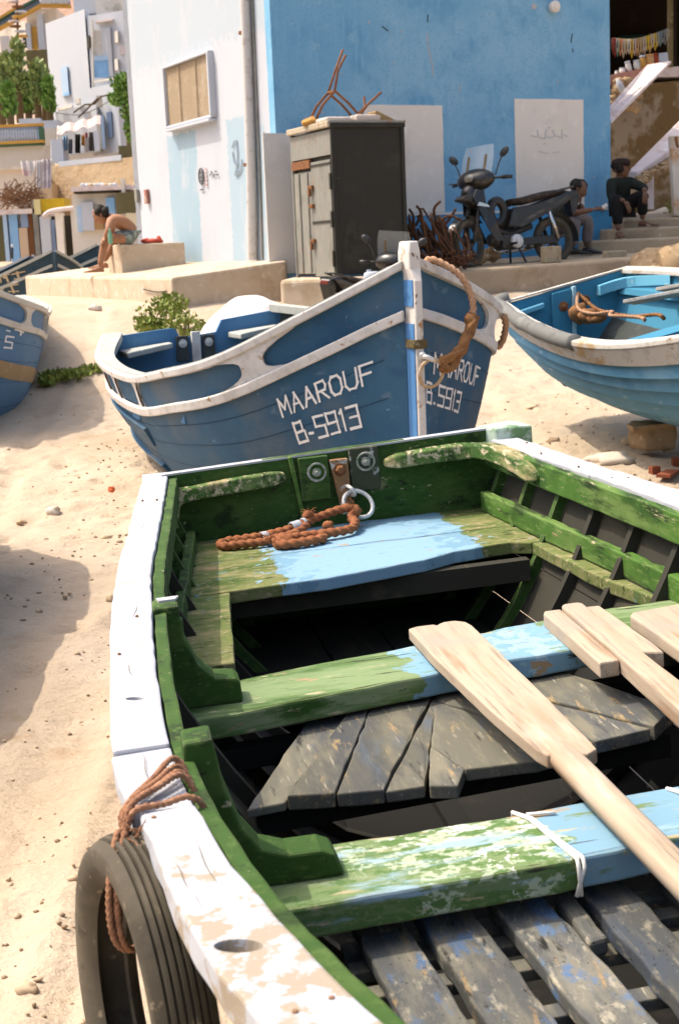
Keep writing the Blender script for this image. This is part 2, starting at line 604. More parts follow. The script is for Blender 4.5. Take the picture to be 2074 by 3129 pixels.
# drain pipe with collars
pp = [Vector((-.07, .70, 1.62)), Vector((-.07, .60, 2.6)), Vector((-.07, .53, 4.2)), Vector((-.07, .47, 7.0))]
pipe = build('drain_pipe', MB().tube(smooth(pp, .3), .062, 12), mat('pipe_grey', (.50, .48, .46), .6, [((.38, .33, .28), 8, .55, .7)]), bld, smooth_=True, auto=50)
for z in (4.27, 2.75):
    t = (z - 1.62) / 5.4
    build('pipe_collar', MB().lathe((-.07, .70 - .215 * t - .02, z), [(.064, -.02), (.074, -.015), (.074, .015), (.064, .02)]), M_rust, pipe)
build('cable', MB().tube(smooth([(-.015, .52, 1.62), (-.015, .47, 2.6), (-.015, .44, 4.0), (-.015, .38, 7)], .3), .012, 6), M_grey_metal, bld)
# switch boxes, notices and graffiti on the side wall
for y, z, h, c in ((4.73, 2.60, .18, M_grey_metal), (4.33, 2.57, .2, mat('red_box', (.30, .12, .09), .7, [((.4, .3, .25), 12, .5, .6)]))):
    build('meter_box', MB().box((-.03, y, z), (.05, .1, h)), c, bld, bevel=.006)
M_ink = mat('ink', (.11, .11, .12), .8)
mb = MB()
mb.tube([(-.018, 2.29 + .075 * math.cos(t), 2.72 + .1 * math.sin(t)) for t in frange(0, 6.283, 20)], .011, 5)
for k in range(5):
    mb.box((-.018, 2.29 + random.uniform(-.04, .04), 2.72 + random.uniform(-.07, .07)), (.006, .05, .02), Matrix.Rotation(random.uniform(-1, 1), 3, 'X'))
mb.box((-.018, 2.29, 2.55), (.006, .12, .018))
for k in range(6):
    mb.box((-.018, 1.98 - k * .045, 2.72 + .03 * math.sin(k * 2)), (.006, .05, .016), Matrix.Rotation(random.uniform(-.8, .8), 3, 'X'))
build('stencil', mb, M_ink, bld, kind='stuff')
mb = MB()
for k in range(5):
    mb.box((-.018, 2.13, 2.8 - k * .05), (.006, .05, .025))
build('red_notice', mb, kind='stuff', parent=bld, m= mat('faded_red', (.5, .30, .28), .8))
M_graf = mat('graffiti', (.33, .39, .46), .8)
mb = MB()
for pts in ([(.30, 3.1), (.27, 2.9), (.29, 2.7), (.2, 2.66), (.17, 2.8)], [(.30, 2.55), (.2, 2.58), (.22, 2.4), (.3, 2.42), (.29, 2.55)], [(.2, 2.35), (.12, 2.42), (.1, 2.2), (.2, 2.18), (.21, 2.34)], [(.3, 2.3), (.27, 2.12), (.16, 2.1)],
            [(1.25, 3.0), (1.12, 3.08), (1.1, 2.86), (1.2, 2.8), (1.24, 2.95)], [(1.1, 2.8), (1.2, 2.66), (1.02, 2.72), (.98, 2.84)]):
    mb.tube(smooth([(-.015, a, b) for a, b in pts], .03), .009, 5)
build('graffiti', mb, M_graf, bld, kind='stuff')
build('wall_lamp', MB().lathe((3.98, -.05, 4.62), [(.02, -.05), (.07, -.03), (.075, .03), (.03, .06)], axis=(0, -1, 0)), M_offwhite, bld)

# ------------------------------------------------------------------ concrete apron in front of the building
ap = thing('concrete_apron', 'cracked concrete platform under the white wall with a sunlit left side', 'platform', (-1.77, 16.2, 1.1))
C0, C1, C2 = Vector((-1.77, 16.2, 0)), Vector((-.50, 16.92, 0)), Vector((-4.6, 21.85, 0))
C3 = C2 + V * 4.2
C4 = C1 + U * 5.4
zt = lambda p: 1.463 + max(0, (p - C0).dot(V)) * .088 + max(0, (p - C0).dot(U)) * .006
mb = MB()
loop = [C0, C1, Vector((-.5, 17.6, 0)), C4, C3, C2]
mb.add([Vector((p.x, p.y, .6)) for p in loop] + [Vector((p.x, p.y, zt(p))) for p in loop],
       [(5, 4, 3, 2, 1, 0), (6, 7, 8, 9, 10, 11)] + [(i, (i + 1) % 6, 6 + (i + 1) % 6, 6 + i) for i in range(6)])
build('slab', mb, M_concrete2, ap, world=True, bevel=.03)
q0 = C0 + V * -.02 - U * .16
mb = MB().hexa([Vector((p.x, p.y, z)) for z in (.5, 1.10) for p in (q0, q0 + V * .75, q0 + V * .75 + U * .3, q0 + U * .3)])
build('footing', mb, M_concrete2, ap, world=True, bevel=.03)
mb = MB().tube(smooth([C0 + U * .9 + Vector((-.01, 0, 1.33)), C0 + U * .5 + Vector((-.01, 0, 1.30)), C0 + U * .15 + Vector((-.01, 0, 1.31))], .1), .008, 5)
build('crack', mb, M_dark_metal, ap, world=True)
# block the bather sits on
bk = at(375, 832, 18.95)
blk = thing('concrete_block', 'low concrete block by the white wall that the bare-backed man sits on', 'block', (bk.x, bk.y, 1.47))
p = [bk, bk + V * .9, bk + V * .9 + U * .75, bk + U * .75]
mb = MB().hexa([Vector((a.x, a.y, 1.45)) for a in p] + [Vector((a.x, a.y, 1.885)) for a in p])
build('block_body', mb, M_concrete2, blk, world=True, bevel=.02)

# raised walk along the blue wall and the steps at its right end
D = Vector((1, .12, 0)).normalized()
wk = thing('concrete_walk', 'low concrete walkway along the foot of the blue wall', 'walkway', (1.0, 16.1, 1.2))
f0, f1 = Vector((.75, 15.95, 0)), Vector((4.6, 17.0, 0))
b0, b1 = Vector((.55, 17.7, 0)), Vector((4.7, 19.6, 0))
mb = MB().hexa([Vector((a.x, a.y, .7)) for a in (f0, f1, b1, b0)] + [Vector((f0.x, f0.y, 1.39)), Vector((f1.x, f1.y, 1.47)), Vector((b1.x, b1.y, 1.56)), Vector((b0.x, b0.y, 1.46))])
build('slab', mb, M_concrete, wk, world=True, bevel=.03)
wa = thing('cabinet_footing', 'rough pale footing block under the metal cabinet', 'block', (-.1, 15.6, 1.1))
mb = MB().hexa([Vector((x, y, z)) for z in (.6, 1.395) for x, y in ((-.53, 15.5), (.22, 15.2), (.95, 16.0), (-.45, 17.0))])
build('footing', mb, M_concrete2, wa, world=True, bevel=.04)
st = thing('concrete_steps', 'worn concrete steps beside the blue wall where the capped man sits', 'steps', (4.0, 18.4, 1.4))
for k, (px0, py0, yd, zt_, zb) in enumerate(((1800, 733, 18.25, 1.675, 1.3), (1885, 700, 18.75, 1.812, 1.3), (1890, 671, 19.25, 1.935, 1.3))):
    x0 = 3.3 + .32 * k
    mb = MB().hexa([Vector((x, y, z)) for z in (zb, zt_) for x, y in ((x0, yd), (6.5, yd - .12), (6.5, yd + (1.6 if k < 2 else 3.4)), (x0, yd + (1.6 if k < 2 else 3.4)))])
    build('step', mb, M_concrete, st, world=True, bevel=.03)
# ------------------------------------------------------------------ green boat (nearest)
gA = Vector((.156, -.988, -.010)).normalized()          # toward the bow, which points at the camera
gS = Vector((.987, .156, .050)); gS = (gS - gA * gS.dot(gA)).normalized()
gZ = gS.cross(gA); gZ = gZ if gZ.z > 0 else -gZ
GB = Matrix((gS, gA, gZ)).transposed().to_4x4()
GB.translation = Vector((-.024, 5.499, .872))
# the axes (starboard, bow, up) are left-handed seen this way, so mirror handled by plain coordinates
GREEN, GREEN2, SANDY = (.050, .105, .024), (.026, .068, .012), (.34, .27, .14)
BARE, SKYB = (.30, .215, .125), (.140, .255, .345)


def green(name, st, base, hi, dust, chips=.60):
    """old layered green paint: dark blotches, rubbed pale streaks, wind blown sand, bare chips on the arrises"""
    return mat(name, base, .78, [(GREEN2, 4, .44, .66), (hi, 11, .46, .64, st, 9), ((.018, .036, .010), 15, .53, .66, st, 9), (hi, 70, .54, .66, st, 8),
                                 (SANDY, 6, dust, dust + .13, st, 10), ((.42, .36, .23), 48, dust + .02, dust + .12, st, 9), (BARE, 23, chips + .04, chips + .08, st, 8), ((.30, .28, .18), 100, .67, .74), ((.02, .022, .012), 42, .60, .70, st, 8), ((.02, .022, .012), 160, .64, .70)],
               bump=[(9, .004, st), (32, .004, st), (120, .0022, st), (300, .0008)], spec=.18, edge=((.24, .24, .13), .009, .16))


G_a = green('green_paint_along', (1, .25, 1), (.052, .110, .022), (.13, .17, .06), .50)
G_shade = green('green_paint_shaded', (.5, .5, 1), (.034, .078, .014), (.060, .105, .024), .62, .67)  # darker copy of the green: shade put into the colour of shaded parts
G_lit = green('green_paint_lit', (1, .16, 1), (.058, .135, .020), (.12, .19, .05), .60)  # brighter copy of the same green: sunlight put into the colour
STX, STF = (.22, 1, 1), (.10, 1, 1)
G_bench = mat('bench_paint', (.105, .140, .042), .85, [((.055, .090, .022), 5, .44, .62, (.5, 1, 1), 9), ((.14, .155, .055), 7, .42, .62, (.5, 1, 1), 10), ((.235, .205, .10), 13, .50, .68, (.4, 1, 1), 10), ((.30, .25, .15), 55, .55, .67, (.5, 1, 1), 8), ((.035, .05, .016), 40, .57, .68, (.3, 1, 1), 9),
               ('patch', SKYB, [(0, -.31, .40), (1, -.05, .95)], .16), ('patch', (.19, .315, .42), [(0, -.27, .33), (1, .12, .95)], .8), ((.13, .24, .33), 24, .62, .68, (.4, 1, 1), 8), (BARE, 12, .655, .675, (.7, 1, 1), 8), ((.26, .24, .14), 34, .63, .70, (.5, 1, 1), 9), ((.30, .26, .17), 110, .66, .74), ((.05, .065, .04), 90, .66, .72)],
               bump=[(10, .003), (40, .003, STX), (150, .0016)], spec=.12, edge=((.30, .26, .15), .009, .18))
G_thw1 = mat('thwart_paint', (.085, .150, .048), .8, [(GREEN2, 6, .50, .68, STX, 9), ((.17, .235, .11), 10, .42, .60, STX, 10), ((.19, .235, .125), 34, .50, .64, STF, 10), ('patch', (.165, .30, .40), [(0, -.13, .33)], .3), ('patch', (.25, .37, .44), [(0, -.06, .27), (1, 1.70, 1.92)], 1.2),
               ((.14, .20, .09), 17, .60, .66, STX, 9), ((.36, .32, .20), 46, .59, .68, STX, 9), (BARE, 14, .635, .66, (.3, 1, 1), 9), ((.035, .035, .02), 30, .63, .68, STF, 9), ((.40, .37, .27), 120, .67, .74), ((.03, .04, .02), 120, .65, .71, STX)],
               bump=[(14, .004, STX), (50, .003, STF), (180, .0016)], spec=.15, edge=((.33, .26, .14), .010, .17))
G_thw2 = mat('worn_thwart_paint', (.070, .140, .040), .8, [(GREEN2, 5, .52, .70, STX, 9), ((.15, .21, .09), 10, .42, .60, STX, 10), ((.19, .235, .125), 36, .51, .64, STF, 10), ('patch', (.33, .385, .27), [(0, -.46, -.06), (1, 2.82, 3.09)], .9), ('patch', (.47, .50, .43), [(0, -.36, -.11), (1, 2.86, 3.03)], 1.6), ((.08, .15, .045), 40, .50, .57, (.5, 1, 1), 10), ((.13, .19, .075), 95, .53, .60, (.6, 1, 1), 6),
               ('patch', (.155, .275, .36), [(0, -.10, .9)], .22), ((.25, .36, .43), 18, .54, .66, STX, 9), ((.13, .19, .085), 19, .615, .665, STX, 9), ((.36, .31, .19), 40, .59, .68, STX, 9), (BARE, 10, .635, .66, (.3, 1, 1), 9), ((.035, .04, .022), 36, .635, .69, STF, 9), ((.40, .38, .30), 120, .67, .74)],
               bump=[(14, .004, STX), (50, .003, STF), (180, .0016)], spec=.15, edge=((.33, .26, .14), .010, .17))
G_white = mat('gunwale_white', (.39, .40, .435), .75, [((.355, .365, .40), 3, .44, .68), ((.32, .315, .315), 16, .52, .70, (1, .3, 1), 9), ((.35, .30, .24), 3.6, .58, .76, (1, 1, 1), 9), ('patch', (.30, .25, .19), [(1, 3.62, 4.6), (0, -.80, -.5)], 1.6), ((.38, .39, .42), 22, .47, .58, (1, 1, 1), 8), ((.33, .24, .16), 60, .66, .72), ((.30, .20, .12), 11, .70, .74, (.25, 1, 1), 9), ((.38, .36, .33), 150, .63, .70)],
              bump=[(7, .004), (40, .002), (160, .0009)], spec=.2, edge=((.33, .31, .27), .010, .24))
OL, OF = (1, .22, 1), (1, .10, 1)
G_old = mat('old_board', (.110, .106, .084), .92, [((.070, .074, .076), 6, .42, .60, OL, 10), ((.155, .145, .108), 16, .46, .66, OL, 10), ((.095, .115, .14), 8, .58, .72, OL, 9), ((.27, .20, .11), 30, .58, .68, OL, 9), ((.27, .25, .20), 80, .60, .70, OF, 8), ((.020, .020, .018), 40, .62, .72, OF, 9), ((.30, .28, .23), 150, .68, .75)],
            bump=[(20, .004, OL), (70, .003, OF), (200, .0014)], rnd=.2, spec=.1, edge=((.30, .26, .18), .006, .2))
G_blueslat = mat('blue_slat', (.080, .083, .080), .92, [((.068, .080, .098), 7, .46, .62, OL, 10), ((.145, .137, .112), 14, .46, .62, OL, 10), ((.07, .12, .21), 17, .55, .66, (1, .5, 1), 10), ((.25, .23, .18), 40, .54, .68, (1, .4, 1), 10), ((.24, .165, .085), 24, .62, .69, OL, 9), ((.34, .32, .28), 95, .66, .74), ((.016, .016, .015), 34, .59, .70, (1, .25, 1), 10), ((.012, .012, .011), 130, .62, .69)],
                 bump=[(20, .005, OL), (70, .003, OL), (200, .0016)], rnd=.2, spec=.12, edge=((.28, .24, .16), .006, .2))
G_dark = mat('shade_dark_wood', (.030, .028, .020), .9, [((.06, .05, .03), 8, .55, .7, (1, .2, 1))], bump=[(30, .003, (1, .2, 1))])  # inner timber, the shade inside the boat painted into its colour
G_bilge = mat('bilge_shade', (.008, .0075, .006), .9, [((.016, .014, .010), 8, .55, .7)])  # near black stands in for the deep shade under slats and boards
G_iron = mat('rusty_iron', (.24, .13, .06), .85, [((.50, .46, .40), 22, .55, .62), ((.10, .05, .02), 14, .56, .7), ((.36, .17, .07), 40, .55, .7)], bump=[(60, .003)])

gb = thing('green_boat', 'green wooden boat with a thick white gunwale and oars laid inside, nearest the camera', 'boat', mtx=GB)
KA = [0, .8, 1.6, 2.1, 2.54, 3.0, 3.3, 3.65, 4.0, 4.4, 4.8, 5.15]
KW = [.635, .695, .755, .771, .779, .772, .745, .684, .582, .43, .24, .06]
wi = lambda a: interp(a, KA, KW)
sheer = lambda a: .0 if a < 4.05 else .12 * (a - 4.05) ** 1.5


def gedge(a, side, s_off, z):
    return Vector((side * (wi(a) + s_off), a, z + sheer(a)))


def strip(a0, a1, side, si, so_, z0, z1, n=None, jit=0.0, dz=None):
    """board that follows the side of the boat, si/so: inner and outer offset from the inner gunwale edge"""
    n = n or max(2, int((a1 - a0) / .06))
    rows = []
    for a in frange(a0, a1, n):
        j = lambda: random.uniform(-jit, jit)
        q = dz(a) if dz else 0
        i_, o_ = si(a) if callable(si) else si, so_(a) if callable(so_) else so_
        p = [gedge(a, side, i_ + j(), z0 + q), gedge(a, side, o_ + j(), z0 + q), gedge(a, side, o_ + j(), z1 + q + j()), gedge(a, side, i_ + j(), z1 + q + j())]
        rows.append(p if side < 0 else p[::-1])
    return MB().grid(rows, close=True, caps=True)


# gunwale: scarfed lengths of white timber, outer edge knocked about
for side in (-1, 1):
    for a0, a1, dz, dw in (((-.10, 2.995, 0, 0), (3.0, 3.285, -.004, .004), (3.29, 5.12, .004, -.006)) if side < 0 else ((-.10, .98, 0, 0), (.985, 3.1, .003, .003), (3.105, 5.12, 0, 0))):
        def outw(a, dw=dw):
            return .098 + dw + .008 * noise.noise(Vector((a * 2.2, side * 5, 0))) + (.03 * max(0, min(1, (a - 3.45) / .4)) if side < 0 else 0)
        o = build('gunwale', strip(a0, a1, side, (lambda a: .002 * noise.noise(Vector((a * 7, side, 3)))), outw, -.052, dz, jit=.0022), G_white, gb, bevel=.006)
    # inner green clamp board below the gunwale
    build('inwale', strip(.04 if side > 0 else .02, 5.0, side, -.034, -.004, -.10, -.010, jit=.002), G_lit if side > 0 else G_shade, gb, bevel=.005)
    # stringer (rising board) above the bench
    build('stringer', strip(.10, 1.64 if side < 0 else 2.2, side, lambda a: -.085 + .02 * a, lambda a: -.05 + .02 * a, -.268, (-.19 if side > 0 else -.205), jit=.003), G_lit if side > 0 else G_shade, gb, bevel=.006)
# thole holes and a knocked corner cut out of the gunwale timber
def carve(target, cutter_mb):
    cu = build('cutter', cutter_mb, G_white)
    cu.matrix_world = GB
    md = target.modifiers.new('cut', 'BOOLEAN')
    md.object = cu
    md.operation = 'DIFFERENCE'
    md.solver = 'EXACT'
    bpy.context.view_layer.update()
    m2 = bpy.data.meshes.new_from_object(target.evaluated_get(bpy.context.evaluated_depsgraph_get()))
    target.modifiers.clear()
    target.data = m2
    m2.name = 'gunwale'
    bpy.data.objects.remove(cu)


for s, a, r, ln in ((-.828, 2.706, .0105, 1.9), (-.725, 3.775, .017, 2.0), (.80, 2.7, .012, 1.5)):
    mb = MB().lathe((0, 0, 0), [(r * .8, -.07), (r, .02)], 18)
    q = Matrix.Rotation(R(25), 3, 'Z') @ Matrix.Diagonal((ln, 1, 1))
    mb.v = [q @ v + Vector((s + .25 * v.z, a, v.z * .02)) for v in mb.v]
    for o in list(gb.children):
        if o.name.startswith('gunwale'):
            ys = [v.co.y for v in o.data.vertices if v.co.x * s > 0]
            if ys and min(ys) < a < max(ys):
                carve(o, mb)
# nail heads and short checks along the white timber
random.seed(17)
M_nail = mat('nail_rust', (.22, .12, .06), .8)
for side in (-1, 1):
    a = .2
    while a < 4.0:
        for f in (.03, .07):
            p = gedge(a + random.uniform(-.03, .03), side, f + random.uniform(-.008, .008), .0)
            if random.random() < .3 and side < 0 or side > 0 and a < 1.6 and random.random() < .4:
                build('nail_head', MB().lathe(p, [(.0042, -.001), (.0038, .0055), (.002, .0062)], 8), M_nail, gb)
        a += .31
M_check = mat('check_shadow', (.16, .125, .095), .9)
for a, f, ln, sl in ((1.95, .035, .16, .012), (2.45, .06, .11, -.010), (3.02, .05, .17, .006), (3.42, .03, .22, .012), (3.5, .075, .16, .004), (.9, .05, .10, .006)):
    pts = [gedge(a + ln * t, -1, f + sl * t + .0016 * math.sin(t * 9 + a), .0044 if a > 3.29 else .0004) for t in frange(0, 1, 8)]
    build('check_crack', MB().tube(pts, [.0002, .0005, .0008, .0009, .0008, .0007, .0006, .0004, .0002], 5), M_check, gb)

# hull planking, five strakes a side, seen dark from inside
NP = 6


def hull_sec(a, side, q):
    """q 0 at the keel .. 1 at the gunwale"""
    w = wi(a) + .055
    kz = -.80 + (.0 if a < 3.6 else .13 * (a - 3.6) ** 1.5)
    p = .42 + (.35 * max(0, (a - 3.4) / 1.7))
    return Vector((side * (.03 + (w - .03) * (q ** p)), a, kz + (-.045 + sheer(a) - kz) * q))


for side in (-1, 1):
    for k in range(NP):
        q0, q1 = (k / NP) ** 1.35, ((k + 1) / NP) ** 1.35
        rows = []
        for a in frange(-.04, 5.12, 40):
            A0, A1 = hull_sec(a, side, q0), hull_sec(a, side, q1)
            d = (A1 - A0)
            nn = Vector((d.z * side, 0, -d.x * side)).normalized()
            if nn.x * side < 0:
                nn = -nn
            A1 = A1 - d.normalized() * .003
            rows.append([A0, A1, A1 + nn * .022, A0 + nn * .022])
        build('strake', MB().grid(rows, close=True, caps=True), [G_bilge, G_bilge, G_bilge, G_dark, G_dark, G_shade][k] if side < 0 else [G_bilge, G_bilge, G_bilge, G_dark, G_dark, G_dark][k], gb)
    # ribs
    for a in (.12, .42, .72, 1.02, 1.32, 1.62, 1.92, 2.22, 2.5, 2.78, 3.06, 3.34, 3.62, 3.9):
        rows = []
        for q in frange(.02, 1, 9):
            p = hull_sec(a, side, q)
            ins = Vector((-side * .034, 0, .012))
            e = Vector((0, .016, 0))
            rows.append([p - e, p + e, p + e + ins, p - e + ins])
        build('rib', MB().grid(rows, close=True, caps=True), G_dark if a > .9 else G_shade, gb)
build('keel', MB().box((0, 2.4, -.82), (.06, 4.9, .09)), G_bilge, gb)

# transom at the far end
hw = [(-.675, -.045), (-.70, -.0), (.70, .0), (.675, -.045)]
tp = []
for q in frange(0, 1, 10):
    p = hull_sec(0, 1, q)
    tp.append((p.x + .012, p.z))
outline = [(x, z) for x, z in tp] + [(.675, .034), (.45, .034), (.2, .030), (0, .026), (-.2, .018), (-.45, .008), (-.66, -.004)] + [(-x, z) for x, z in tp[::-1]][0:]
mb = MB().extr([Vector((x, 0, z)) for x, z in outline], (0, -.045, 0))
build('transom', mb, G_shade, gb, bevel=.004)
build('transom_cap', MB().hexa([Vector((x, y, z)) for z in (0, 1) for x, y in ((-.66, -.047), (.66, -.047), (.66, .002), (-.66, .002))]), G_white, gb)
o = scene.collection.objects[-1]
for v in o.data.vertices:
    x = v.co.x
    v.co.z = interp(x, [-.66, -.2, .2, .66], [-.004, .018, .030, .034]) + (.008 if v.co.z > .5 else .0005)
build('corner_block', MB().prism([(.60, -.07), (.76, -.11), (.80, .06), (.65, .06)], -.05, .045, .003, .05), mat('pale_green_white', (.42, .52, .44), .8, [((.12, .22, .10), 8, .5, .62), ((.6, .62, .58), 5, .5, .66)], bump=[(40, .002)]), gb, bevel=.01)
# breasthook style quarter knees along the transom
for pts, side in (([(-.655, .20, -.165), (-.648, .10, -.145), (-.62, .045, -.085), (-.50, .035, -.07), (-.35, .032, -.06), (-.19, .03, -.052)], -1),
                  ([(.66, .62, -.06), (.64, .44, -.035), (.625, .22, -.03), (.57, .085, -.028), (.46, .04, -.030), (.33, .034, -.035), (.20, .03, -.045)], 1)):
    sp = smooth(pts, .03)
    rows = []
    for i, p in enumerate(sp):
        t = (sp[min(i + 1, len(sp) - 1)] - sp[max(0, i - 1)]).normalized()
        nrm = Vector((0, 0, 1)).cross(t).normalized()
        e = min(1, .45 + min(i, len(sp) - 1 - i) * .3)
        h = .026 * e + .004 * noise.noise(p * 14)
        w_ = (.034 if side < 0 else .05) * e + .005 * noise.noise(p * 17 + Vector((4, 0, 0)))
        rows.append([p - nrm * w_ - Vector((0, 0, h)), p + nrm * w_ - Vector((0, 0, h)), p + nrm * (w_ * .8) + Vector((0, 0, h)), p - nrm * (w_ * .8) + Vector((0, 0, h + .004 * noise.noise(p * 30)))])
    build('quarter_knee', MB().grid(rows, close=True, caps=True), G_a, gb, bevel=.007)
# outboard pads, iron strap, bolts
build('pad', MB().box((-.075, .014, -.075), (.115, .028, .17)), G_shade, gb, bevel=.004)
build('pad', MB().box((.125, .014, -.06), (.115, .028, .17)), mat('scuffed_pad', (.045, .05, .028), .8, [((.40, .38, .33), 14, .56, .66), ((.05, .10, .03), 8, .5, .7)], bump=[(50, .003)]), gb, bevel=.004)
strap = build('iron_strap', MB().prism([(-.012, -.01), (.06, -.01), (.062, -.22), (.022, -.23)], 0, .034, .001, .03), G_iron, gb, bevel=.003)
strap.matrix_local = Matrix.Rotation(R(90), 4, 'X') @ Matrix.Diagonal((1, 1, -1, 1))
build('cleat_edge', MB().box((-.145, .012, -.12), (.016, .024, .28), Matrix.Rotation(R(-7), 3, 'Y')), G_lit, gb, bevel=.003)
for s, z in ((-.065, -.05), (.13, -.03)):
    mb = MB().tube([(s + .034 * math.cos(t), .031, z + .034 * math.sin(t)) for t in frange(0, 6.283, 22)[:-1]], .0045, 6, closed=True)
    mb.lathe((s, .03, z), [(.018, 0), (.017, .006), (.008, .009), (.007, .018), (.002, .019)], 12, axis=(0, 1, 0))
    build('washer_and_bolt', mb, mat('worn_paint_metal', (.30, .30, .24), .6, [((.5, .48, .44), 30, .5, .62), ((.10, .14, .06), 16, .5, .66)]) if 'worn_paint_metal' not in MATS else MATS['worn_paint_metal'], gb, smooth_=True, auto=40)
mb = MB().lathe((.026, .036, -.05), [(.02, 0), (.019, .012), (.013, .019), (.003, .02)], 6, axis=(0, 1, 0)).lathe((.026, .034, -.05), [(.026, 0), (.025, .004)], 12, axis=(0, 1, 0))
build('rusty_bolt', mb, M_rust, gb)
rc = Vector((.078, .078, -.185))
e1, e2 = Vector((.93, .05, -.08)).normalized(), Vector((.10, .42, -.85)).normalized()
ring = build('mooring_ring', MB().tube([rc + (e1 * math.cos(t) + e2 * math.sin(t)) * .055 for t in frange(0, 6.2832, 40)[:-1]], .0085, 12, closed=True), M_galv, gb, smooth_=True)
build('eye_bolt', MB().tube(smooth([(.042, .035, -.115), (.046, .08, -.112), (.058, .098, -.122), (.066, .085, -.145), (.06, .05, -.152), (.055, .034, -.15)], .008), .0075, 10), M_galv, ring, smooth_=True)

# bench: boards across the stern and down both sides
Zb = -.27
ed = lambda a, side: side * (wi(a) - .004)
bt = -.045
for k, (y0, y1) in enumerate(((.005, .40), (.404, .80))):
    xl0, xr0, xl1, xr1 = ed(y0, -1), ed(y0, 1), ed(y1, -1), ed(y1, 1)
    if k == 0:
        poly = [(xl0, y0), (xr0, y0), (xr1, y1), (xl1, y1)]
    else:
        poly = [(xl0, y0), (xr0, y0), (ed(.70, 1), .70), (.575, .705), (.515, .665), (.30, .70), (.18, .765), (-.17, .845), (-.42, .85), (-.50, .86), (ed(.86, -1), .86)]
    build('bench_board', MB().prism(poly, Zb + bt, Zb - .001 * k, .0025, .05), G_bench, gb, bevel=.005)
build('bench_board', MB().prism([(ed(.864, -1), .864), (-.503, .864), (-.53, 1.2), (-.558, 1.62), (-.56, 1.66), (ed(1.66, -1), 1.66), (ed(1.2, -1), 1.2)], Zb + bt, Zb - .002, .0025, .05), G_bench, gb, bevel=.005)
build('bench_board', MB().prism([(ed(.704, 1), .704), (.578, .708), (.60, .95), (.63, 1.317), (.70, 1.625), (ed(1.625, 1), 1.625), (ed(1.2, 1), 1.2)], Zb + bt, Zb - .002, .003, .05), G_bench, gb, bevel=.005)
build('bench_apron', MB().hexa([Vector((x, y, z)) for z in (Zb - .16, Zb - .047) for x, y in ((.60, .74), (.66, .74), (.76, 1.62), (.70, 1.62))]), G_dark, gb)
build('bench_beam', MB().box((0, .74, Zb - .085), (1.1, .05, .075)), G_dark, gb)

# thwarts
Z1 = -.268
build('thwart', MB().prism([(-.74, 1.885), (-.35, 1.80), (0, 1.735), (.4, 1.665), (.78, 1.632), (.80, 1.93), (.45, 1.948), (.33, 1.97), (-.05, 2.014), (-.40, 2.075), (-.73, 2.125)], Z1 - .055, Z1 + .004, .004, .06), G_thw1, gb, bevel=.007)
build('thwart', MB().prism([(-.755, 2.925), (-.30, 2.925), (.2, 2.90), (.78, 2.88), (.78, 3.10), (.117, 3.121), (-.124, 3.146), (-.40, 3.155), (-.735, 3.168)], Z1 - .062, Z1, .003, .06), G_thw2, gb, bevel=.006)
build('thwart', MB().prism([(-.52, 4.15), (.52, 4.15), (.44, 4.36), (-.44, 4.36)], Z1 - .06, Z1, .003, .06), G_thw2, gb, bevel=.006)

# grown knees, left side and mirrored on the right
kn1 = [(-.768, .004), (-.705, .004), (-.70, -.08), (-.675, -.15), (-.635, -.192), (-.585, -.198), (-.575, -.21), (-.572, -.262), (-.78, -.262)]
kn2 = [(-.752, .022), (-.70, .024), (-.688, -.07), (-.665, -.15), (-.635, -.195), (-.59, -.212), (-.53, -.213), (-.505, -.225), (-.490, -.267), (-.77, -.267)]
for pts, a0, a1, m_ in ((kn1, 1.945, 2.035, G_shade), (kn2, 2.985, 3.065, G_shade)):
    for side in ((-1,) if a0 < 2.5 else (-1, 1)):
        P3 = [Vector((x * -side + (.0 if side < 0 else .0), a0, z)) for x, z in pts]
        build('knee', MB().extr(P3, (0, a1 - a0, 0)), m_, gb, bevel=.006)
build('knee_tip', MB().prism([(-.757, 1.95), (-.70, 1.955), (-.71, 1.985), (-.75, 1.985)], .004, .010, .002, .03), G_white, gb)

# bottom boards: fan of old planks under the near thwart
fan = [([(-.384, 1.925), (-.621, 2.512), (-.537, 2.503), (-.274, 1.927)], -.010), ([(-.269, 1.927), (-.531, 2.503), (-.429, 2.525), (-.216, 1.889)], .004),
       ([(-.211, 1.889), (-.424, 2.525), (-.323, 2.543), (-.038, 1.869)], .002), ([(-.033, 1.873), (-.319, 2.543), (-.233, 2.546), (-.086, 2.044)], -.003),
       ([(.167, 1.842), (.244, 1.831), (.434, 2.326), (.346, 2.421), (.148, 2.093)], .006), ([(-.041, 1.88), (.165, 1.842), (.142, 2.093), (.338, 2.418), (.195, 2.445), (.145, 2.355), (.013, 2.187), (-.080, 2.007)], .001),
       ([(-.082, 2.013), (.009, 2.192), (.141, 2.359), (.191, 2.444), (.036, 2.501), (-.125, 2.49), (-.165, 2.320)], -.002), ([(-.168, 2.328), (-.129, 2.492), (-.166, 2.58), (-.224, 2.556)], .002)]
for poly, dz in fan:
    build('bottom_board', MB().prism(poly, -.368, -.336 + dz, .003, .05), G_old, gb, bevel=.004)
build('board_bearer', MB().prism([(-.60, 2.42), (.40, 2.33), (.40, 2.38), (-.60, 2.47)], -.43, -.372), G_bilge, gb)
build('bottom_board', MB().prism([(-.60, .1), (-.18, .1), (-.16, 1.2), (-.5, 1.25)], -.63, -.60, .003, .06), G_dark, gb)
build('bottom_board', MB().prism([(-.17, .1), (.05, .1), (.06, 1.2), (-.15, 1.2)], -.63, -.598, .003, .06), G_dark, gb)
build('bottom_board', MB().prism([(.06, .1), (.26, .1), (.3, 1.15), (.07, 1.2)], -.63, -.603, .003, .06), G_dark, gb)
